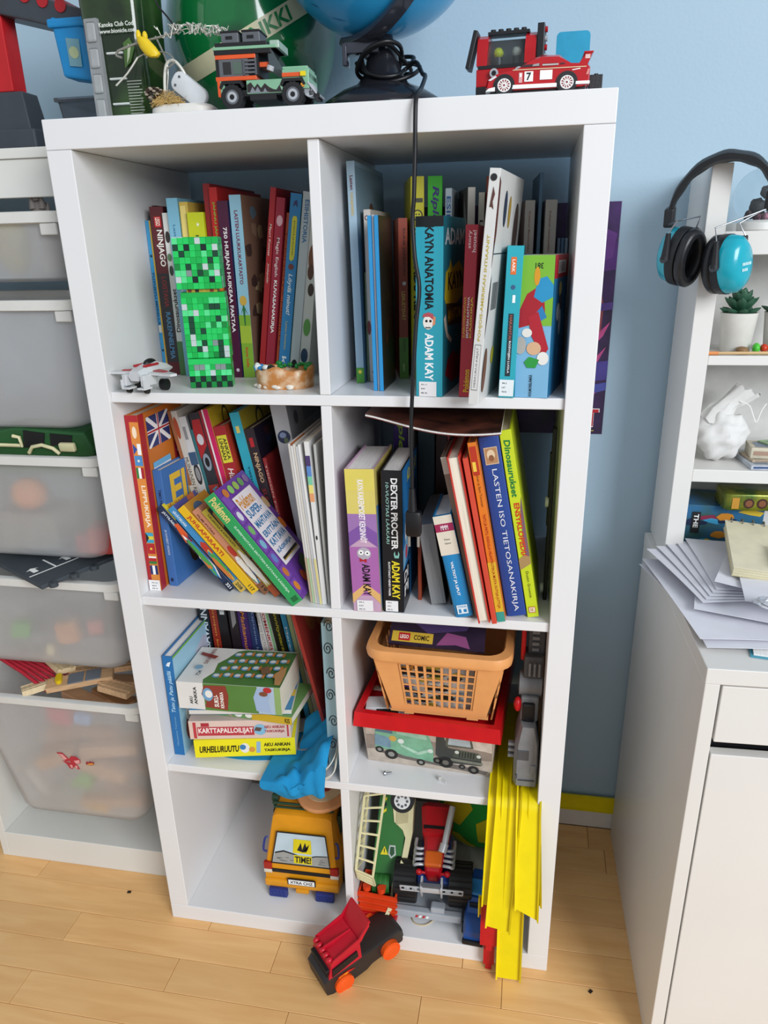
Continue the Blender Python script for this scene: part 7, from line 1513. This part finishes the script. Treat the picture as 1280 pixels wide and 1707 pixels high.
# ear defenders hung on the upright
EM = mat('#16181c', r=.5); TEAL = mat('#0fa0b4', r=.25, coat=.3); WIRE = mat('#a9adb2', r=.25, m=.9)
em = thing('ear_defenders', 'teal and black ear defenders hanging from the hutch upright', 'ear defenders', (.5635, .222, 1.4055), (8, 0, -14))
em.scale = (.9, .9, .9)
arc = catmull([Vector(p) for p in ((-.082, 0, -.088), (-.076, 0, -.060), (-.055, 0, -.026), (-.022, 0, -.004), (.012, 0, -.0005), (.046, 0, -.012), (.066, 0, -.036), (.070, 0, -.066))], 5)
rings = []
for i, p in enumerate(arc):
    d = (arc[min(i + 1, len(arc) - 1)] - arc[max(i - 1, 0)]).normalized(); n_ = Vector((-d.z, 0, d.x))
    k = i / (len(arc) - 1); w_ = .014 + .014 * math.sin(math.pi * k); t_ = .0035 + .0050 * math.sin(math.pi * k) + .0008 * math.sin(k * 40)
    rings.append([p + Vector((0, 1, 0)) * (w_ * a) + n_ * (t_ * b) for a, b in ((-1, -.4), (-1, .6), (-.5, 1), (.5, 1), (1, .6), (1, -.4), (.5, -1), (-.5, -1))])
g = G(); g.loft(rings, EM); g.obj('headband', em, smooth=50)
for s_, pe in ((-1, arc[0]), (1, arc[-1])):
    g = G(); g.box(pe.x - .008, pe.x + .008, -.018, .018, pe.z - .016, pe.z + .014, EM, bev=.003); g.obj('clamp', em)
def cup(sx, cx, cy, cz_, ry, rz, open_dir):
    T = Matrix.Translation((cx, cy, cz_)) @ Euler((0, R(ry), R(rz))).to_matrix().to_4x4()
    rg = lambda x, ay, az: [T @ Vector((x * open_dir, ay * math.cos(2 * math.pi * k / 32), az * math.sin(2 * math.pi * k / 32))) for k in range(32)]
    g = G(); g.loft([rg(-.040, .012, .022), rg(-.038, .022, .034), rg(-.028, .031, .044), rg(-.008, .034, .047)], TEAL); sh = g.obj('ear_shell', em, smooth=50)
    g = G(); g.loft([rg(-.012, .0345, .0475), rg(.002, .0345, .0475), rg(.004, .033, .046)], EM); g.obj('ear_ring', em, smooth=40)
    g = G(); g.loft([rg(.004, .031, .044), rg(.008, .034, .047), rg(.016, .034, .047), rg(.021, .030, .043), rg(.021, .022, .034), rg(.015, .018, .030), rg(.002, .017, .029)], mat('#1b1c20', r=.35)); g.obj('cushion', em, smooth=60)
    for s2 in (-1, 1):
        a = T @ Vector((-.010 * open_dir, s2 * .036, .0)); b_ = T @ Vector((-.012 * open_dir, s2 * .036, .040)); cpt = T @ Vector((-.004 * open_dir, s2 * .030, .060))
        g = G(); g.tube([a, (a + b_) / 2, b_], [.0075, .0055, .0042], EM, n=10); g.cyl(a - (T.to_3x3() @ Vector((0, s2 * .004, 0))), a + (T.to_3x3() @ Vector((0, s2 * .006, 0))), .0062, mat('#3c3f45', r=.4), n=14); g.obj('arm', em, smooth=50)
        pe = arc[0] if sx < 0 else arc[-1]
        g = G(); g.tube([b_, cpt, Vector((pe.x + sx * .002, s2 * .012, pe.z - .012))], .0013, WIRE, n=8); g.obj('wire', em, smooth=50)
    return T
cup(-1, -.050, -.034, -.148, 6, -32, 1)
T = cup(1, .014, -.040, -.160, -6, -34, -1)
F = Frame(T @ Vector((.0405, .004, -.006)), T.to_3x3() @ Vector((0, 1, 0)), T.to_3x3() @ Vector((0, 0, 1)))
g = G()
for k in range(6): g.rect(F, -.012 + .0038 * k, .004, -.0092 + .0038 * k, .0085, mat('#bfe4ea'), .0004)
for k in range(4): g.rect(F, -.012 + .0036 * k, -.005, -.0094 + .0036 * k, -.0005, mat('#bfe4ea'), .0004)
g.obj('lettering', em)

# terrarium on the upper hutch shelf
te = thing('terrarium', 'clear round terrarium with tiny dark and green plants', 'terrarium', (.640, .315, HZ + .546))
g = G(); g.lathe([(.030, 0), (.032, .002), (.032, .012), (.026, .016), (0, .016)], mat('#d6d4d0', r=.4), n=32); g.obj('base', te, smooth=40)
GLS = mat('#e6eef2', r=.02, trans=.95, ior=1.05)
g = G(); g.ball((0, 0, .050), (.043, .043, .042), GLS, n=32, k=20); g.obj('dome', te, smooth=80)
g = G()
rd = random.Random(6)
for k in range(16): g.ball((rd.uniform(-.018, .022), rd.uniform(-.02, .02), .020 + rd.uniform(0, .006)), rd.uniform(.004, .008), mat(rd.choice(('#b87a8c', '#5a2a3a', '#3a2a2c', '#c8a0a8')), r=.6), n=8, k=6)
g.obj('pebbles', te, smooth=60, kind='stuff')
for k, (x_, z_, c, r_) in enumerate(((-.006, .036, '#1c2024', .012), (.016, .040, '#3f9a5c', .014), (.024, .052, '#6ac07c', .012), (.004, .056, '#23262a', .009))):
    g = G(); g.ball((x_, -.004, z_), r_, mat(c, r=.6, bump=.5, bs=120), n=14, k=10, fn=lambda d: 1 + .12 * math.sin(9 * d.x) * math.sin(9 * d.z)); g.obj('tiny_plant', te, smooth=60)
# succulents
def succulent(label, x, y, sc=1.0, rot=0):
    o = thing('succulent', label, 'potted plant', (x, y, HZ + .361), (0, 0, rot), 'succulents on the hutch')
    g = G(); g.lathe([(.022, 0), (.023, .001), (.0285, .060), (.029, .062), (.0265, .062), (.025, .052), (0, .052)], mat('#dad8d2', r=.5), n=36); g.obj('pot', o, smooth=40)
    rings_ = ((5, 8, .035, 66), (4, 8, .036, 46), (3, 7, .034, 28), (2, 4, .028, 12))
    for li, (q_, n_, ln, el) in enumerate(rings_):
        for k in range(n_):
            az = 2 * math.pi * (k + .5 * (li % 2)) / n_ + li; T = Matrix.Translation((0, 0, .055 + .006 * li)) @ Matrix.Rotation(az, 4, 'Z') @ Matrix.Rotation(R(el), 4, 'Y')
            g = G(); prof_ = ((.0, .0035), (.25, .0075), (.55, .0095), (.8, .0068), (.95, .0024), (1.0, .0004))
            g.loft([[T @ Vector((r_ * .45 * math.cos(2 * math.pi * j / 8), r_ * math.sin(2 * math.pi * j / 8), ln * sc * f)) for j in range(8)] for f, r_ in prof_], mat('#2f5a44', r=.45, n=.15)); g.obj('leaf', o, smooth=60)
succulent('succulent with dark pointed leaves in a white pot', .6280, .300)
succulent('succulent in a white pot at the picture edge', .6980, .310, 1.1, 25)
# pencil, beads, bag, notes
pn = thing('paintbrush', 'thin wooden stick with orange tip lying before the succulent', 'stick', (.620, .250, HZ + .3615), (0, 0, 4))
g = G(); g.cyl((-.038, 0, .003), (.06, 0, .003), .0024, mat('#c9a878', r=.5), n=8); g.obj('shaft', pn); g = G(); g.cyl((-.046, 0, .003), (-.028, 0, .003), .003, mat('#d8884a', r=.5), n=8); g.obj('tip', pn)
bd = thing('bead_toy', 'green and red bead toy on the hutch shelf', 'toy', (.660, .272, HZ + .361))
for k, (c, r_) in enumerate((('#4fc23c', .0085), ('#c83a20', .007), ('#4fc23c', .0085))):
    g = G(); g.ball((.012 * k - .006, 0, .0085), (.006, r_, r_), mat(c, r=.35), n=14, k=10); g.obj('bead', bd, smooth=60)
g = G(); g.ball((0, 0, .006), (.010, .012, .0055), mat('#8a6a48', r=.5), n=14, k=8); tag(g.obj('nut', None, smooth=60, loc=(.632, .268, HZ + .3612)), 'small brown nut beside the stick on the hutch', 'nut')
bagm = mat('#d9d8d6', r=.75, n=.04, bump=.2, bs=60)
bg_ = thing('cloth_bag', 'crumpled white drawstring bag on the hutch shelf', 'bag', (.628, .310, HZ + .1745))
def bagfn(d): return 1 + .07 * math.sin(7 * d.x + 3 * d.z) + .05 * math.sin(11 * d.z + 4 * d.y) + .04 * math.sin(15 * d.x - 9 * d.z)
g = G(); g.ball((0, 0, .043), (.043, .036, .042), bagm, n=36, k=24, fn=bagfn); g.obj('sack', bg_, smooth=50)
g = G(); rings = []
for k, (x_, z_, r_) in enumerate(((-.012, .064, .030), (-.004, .084, .024), (.006, .098, .016), (.018, .108, .020), (.034, .122, .024))):
    rings.append([Vector((x_ + r_ * (1 + .12 * math.sin(5 * a + k)) * math.cos(a) * .8, r_ * .7 * math.sin(a), z_ + r_ * .35 * math.cos(a) * -1 + .003 * math.sin(7 * a))) for a in [2 * math.pi * j / 24 for j in range(24)]])
g.loft(rings, bagm); g.obj('gathered_neck', bg_, smooth=50)
g = G(); g.tube([(.02, -.014, .104), (.035, -.018, .098), (.044, -.018, .08), (.05, -.02, .07), (.056, -.018, .09), (.064, -.01, .10)], .0008, PW, n=6, smooth=4); g.obj('drawstring', bg_)
for i, (lab, x, y, z, sz, c, rz) in enumerate((('blue-edged magazine under the banknotes on the hutch', .715, .305, .1724, (.10, .11, .008), '#b9bfc8', 4), ('folded patterned banknote on the hutch magazine', .715, .300, .1808, (.09, .06, .004), '#b8a892', 8), ('second banknote lying across the folded one', .720, .300, .1852, (.09, .055, .018), '#c4bca8', -4), ('green banknote on top of the hutch pile', .735, .310, .2036, (.07, .05, .003), '#9ab48a', 25))):
    o = thing('banknote' if i else 'magazine', lab, 'banknote' if i else 'magazine', (x, y, HZ + z), (0, 0, rz))
    g = G(); g.box(-sz[0] / 2, sz[0] / 2, -sz[1] / 2, sz[1] / 2, 0, sz[2], mat(c, r=.7, n=.2, ns=40), bev=.0006); g.obj('sheet', o)
    g = G(); g.rect(Frame((-sz[0] / 2, -sz[1] / 2, sz[2]), (1, 0, 0), (0, 1, 0)), .008, .008, .03, sz[1] * .8, mat('#7f8a9a')); g.rect(Frame((-sz[0] / 2, -sz[1] / 2, 0), (1, 0, 0), (0, 0, 1)), .004, sz[2] * .3, sz[0] - .004, sz[2] * .7, mat(('#2f4a7a', '#8a7a6a', '#a88a78', '#6a8a5a')[i])); g.obj('print', o)
# game boxes below
gb = thing('game_box', 'dark blue and green board game box in the hutch', 'game box', (.584, .292, HZ + .0005), (0, 0, -4))
g = G(); g.box(0, .13, 0, .10, 0, .092, mat('#2f6a9a', r=.35, n=.3, ns=18, h2='#3a5a3a'), bev=.001); g.obj('carton', gb)
g = G(); F = Frame((0, 0, 0), (1, 0, 0), (0, 0, 1)); F2 = Frame((0, .1, 0), (0, -1, 0), (0, 0, 1))
for fr_, s0 in ((F, 31), (F2, 32)):
    fit_spec(g, fr_, blobs(['#8a2f4a', '#2f7a4a', '#c8842c', '#1c2a4a', '#6a3a7a', '#3f9ac4', '#d8b83a'], 20, s0, s=.2), .13 if fr_ is F else .10, .092)
g.rect(F, .012, .04, .026, .08, INK, .0022); g.text(F, 'THE', .015, .05, .023, .076, PW, -90, .03, .0026); g.obj('box_print', gb)
tn = thing('tin_box', 'green and gold tin with round window on the game box', 'tin', (.640, .262, HZ + .0935), (0, 0, 3))
g = G(); g.prism(rrect(.11, .07, .012, 4, .055, .035), 'z', 0, .030, mat('#3a5a24', r=.25, m=.4, n=.3, ns=30, h2='#8a8a2c'), bev=.003); g.obj('body', tn, smooth=30)
g = G(); F = Frame((0, -.0005, 0), (1, 0, 0), (0, 0, 1))
for u_ in (.040, .062): g.disc(F, u_, .014, .009, mat('#3a1c14'), .0004); g.disc(F, u_, .014, .006, mat('#7a4a2c'), .0007)
g.rect(F, .012, .004, .024, .024, mat('#b8842c'), .0004); g.rect(F, .078, .004, .1, .024, mat('#c8a83a'), .0004); g.obj('tin_print', tn)
# papers on the cabinet top
PZ = .758
PAPB = mat('#dcdce4', r=.8, n=.02)
def sheet(label, x, y, z, rz, w_=.21, h_=.297, curl=.0, m=PAPB, cat='paper', name='paper_sheet', th=.0006, group='loose sheets on the desk cabinet', deco=None):
    o = thing(name, label, cat, (x, y, PZ + z), (0, 0, rz), group)
    g = G(); g.surf(lambda u, v: Vector((w_ * u, h_ * v, th + curl * ((1 - u) ** 2) * (1 - .4 * v) + .002 * math.sin(4 * u + 3 * v) * (curl > 0))), 8, 8, m, th=th); g.obj('sheet', o, smooth=60)
    if deco:
        g = G()
        for (pts, c, wd) in deco:
            P = [Vector((a, b, th + .0006 + curl * ((1 - a / w_) ** 2) * (1 - .4 * b / h_))) for a, b in pts]
            for p, q in zip(P, P[1:]):
                d = (q - p); nn = Vector((0, 0, 1)).cross(d).normalized() * wd
                g.poly([p - nn, q - nn, q + nn, p + nn], mat(c, r=.8))
        g.obj('drawing', o)
    return o
rd = random.Random(15)
scr = [([(.02 + rd.uniform(0, .03), .02 + .01 * k), (.05 + rd.uniform(0, .03), .03 + .01 * k), (.03, .035 + .01 * k)], '#5fb0d4', .0012) for k in range(5)]
sheet('white sheet with blue pencil scribble at the pile edge', .538, .070, .0006, 14, .12, .15, .004, deco=scr)
sheet('sheet of paper at the bottom of the pile', .556, -.085, .0050, 4, .21, .297, .002)
o = thing('booklet', 'open teal booklet under the paper pile near the cabinet front', 'booklet', (.612, -.092, PZ + .0006), (0, 0, -10))
g = G(); g.box(0, .12, 0, .10, 0, .0014, mat('#4a9ab0', r=.5)); g.obj('cover', o); g = G(); g.box(.004, .12, .004, .10, .0016, .0042, PAPERW); g.obj('pages', o)
sheet('wide white sheet hanging lowest over the cabinet front', .548, -.075, .0085, 8, .21, .297, .006)
sheet('white sheet turned sideways in the middle of the pile', .552, .000, .0150, -12, .21, .20, .010)
for k in range(5): sheet(('first', 'second', 'third', 'fourth', 'fifth')[k] + ' sheet of the fanned bundle in the paper pile', .566 + .006 * k, .010 + .008 * k, .0270 + .0022 * k, 14 - 3 * k, .19, .22, .004)
sheet('curled white sheet leaning against the board games', .585, .040, .0420, -20, .18, .21, .012)
sheet('white sheet with printed text under the notebook', .612, -.030, .0560, -8, .20, .20, .0, deco=[([(.05 + .0, .02 + .006 * k), (.15, .02 + .006 * k)], '#8a8a94', .0006) for k in range(8)])
cr_ = thing('crumpled_foil', 'small crumpled silvery wrapper on the paper pile edge', 'wrapper', (.640, -.050, PZ + .0575))
g = G(); g.ball((0, 0, .008), (.022, .012, .008), mat('#c9ccd4', r=.25, m=.5), n=20, k=12, fn=lambda d: 1 + .25 * math.sin(13 * d.x + 5 * d.y) * math.sin(11 * d.z + 4)); g.obj('wrapper', cr_)
nb = thing('spiral_notebook', 'cream spiral notebook on top of the paper pile', 'notebook', (.612, .055, PZ + .0585), (3, 3, -8))
g = G(); g.box(0, .14, 0, .19, 0, .0012, mat('#c9bf9a', r=.7)); g.obj('back_cover', nb)
for k in range(6):
    g = G(); g.box(.001, .139, .001, .188, .0014 + .0021 * k, .0032 + .0021 * k, mat(('#d9d2b4', '#cdc4a2')[k % 2], r=.8)); g.obj('page_block', nb)
g = G(); g.box(0, .14, 0, .19, .0142, .0154, mat('#dcd4b8', r=.7)); g.obj('cover', nb)
g = G()
for k in range(8): g.tube([(.010 + .017 * k, .182, .0185), (.010 + .017 * k, .194, .019), (.010 + .017 * k, .197, .006), (.010 + .017 * k, .190, -.0012), (.010 + .017 * k, .182, .008)], .0013, mat('#8a8a86', r=.3, m=.7), n=6, closed=True, smooth=2)
g.obj('wire_binding', nb, smooth=50)
nt_ = thing('printed_note', 'white printed note lying on the spiral notebook', 'note', (.672, .045, PZ + .0795), (3, 3, -8))
g = G(); g.box(0, .09, 0, .085, 0, .0006, PAPB); g.obj('sheet', nt_)
g = G(); F = Frame((0, 0, .0006), (1, 0, 0), (0, 1, 0))
g.rect(F, .02, .070, .05, .074, INK)
for k in range(5): g.rect(F, .018, .05 - .009 * k, .08, .053 - .009 * k, mat('#a8a8b0'))
g.obj('print', nt_)
# poster and the yellow strip by the baseboard
po = thing('poster', 'dark purple poster with pink leaves on the blue wall', 'poster', (.060, WALLY - .0012, .946))
g = G(); g.box(0, .378, 0, .001, 0, .412, mat('#2c2038', r=.3, n=.5, ns=14, h2='#4b2f66')); g.obj('sheet', po)
g = G(); F = Frame((0, -.0001, 0), (1, 0, 0), (0, 0, 1)); m_ = lambda c: mat(c, r=.3, n=.15, ns=30)
for i, (P, c) in enumerate((([(.30, .33), (.378, .345), (.378, .30), (.30, .29)], '#5a2f7a'), ([(.30, .30), (.37, .32), (.375, .36), (.33, .38)], '#6a3a86'), ([(.33, .20), (.352, .27), (.362, .24), (.360, .19), (.34, .18)], '#a04a52'), ([(.33, .165), (.376, .21), (.365, .185), (.335, .15)], '#c8508c'), ([(.33, .12), (.372, .165), (.360, .14), (.335, .105)], '#c8508c'), ([(.32, .06), (.374, .10), (.36, .08), (.325, .045)], '#c8508c'), ([(.33, .135), (.378, .14), (.378, .105), (.34, .1)], '#4a3f8a'), ([(.33, .09), (.378, .10), (.378, .085), (.34, .075)], '#4a4f9a'), ([(.30, .235), (.378, .245), (.378, .232), (.30, .22)], '#5a3f8a'))): g.fpoly(F, P, m_(c), .0003 + .0001 * i)
g.text(F, 'T', .343, .014, .370, .050, PW, 0, .08, .0018); g.text(F, 'T', .3445, .0155, .3685, .0485, mat('#b81c2c'), 0, .05, .0021); g.rect(F, .30, .006, .362, .008, mat('#b8a84a'), .0018)
g.obj('poster_print', po)
g = G(); g.box(.30, .545, .4085, .4100, .0482, .090, YEL, bev=.0005); g.box(.30, .545, .4040, .4085, .0482, .0500, YEL); g.box(.30, .545, .4040, .4085, .0882, .090, YEL)
tag(g.obj('toy_track'), 'yellow toy track standing on the baseboard between shelf and cabinet', 'toy track')
# crumbs on the floor
for i, (lab, x, y) in enumerate((('small dark crumb on the floor before the bin frame', -.505, .045), ('dark diamond shaped scrap on the floor by the cabinet', .462, -.030))):
    g = G(); g.box(-.004, .004, -.003, .003, 0, .0015, mat('#2a1a12', r=.9), bev=.0005); tag(g.obj('crumb', None, loc=(x, y, 0.0002), rot=(0, 0, R(40 * i + 10))), lab, 'crumb')
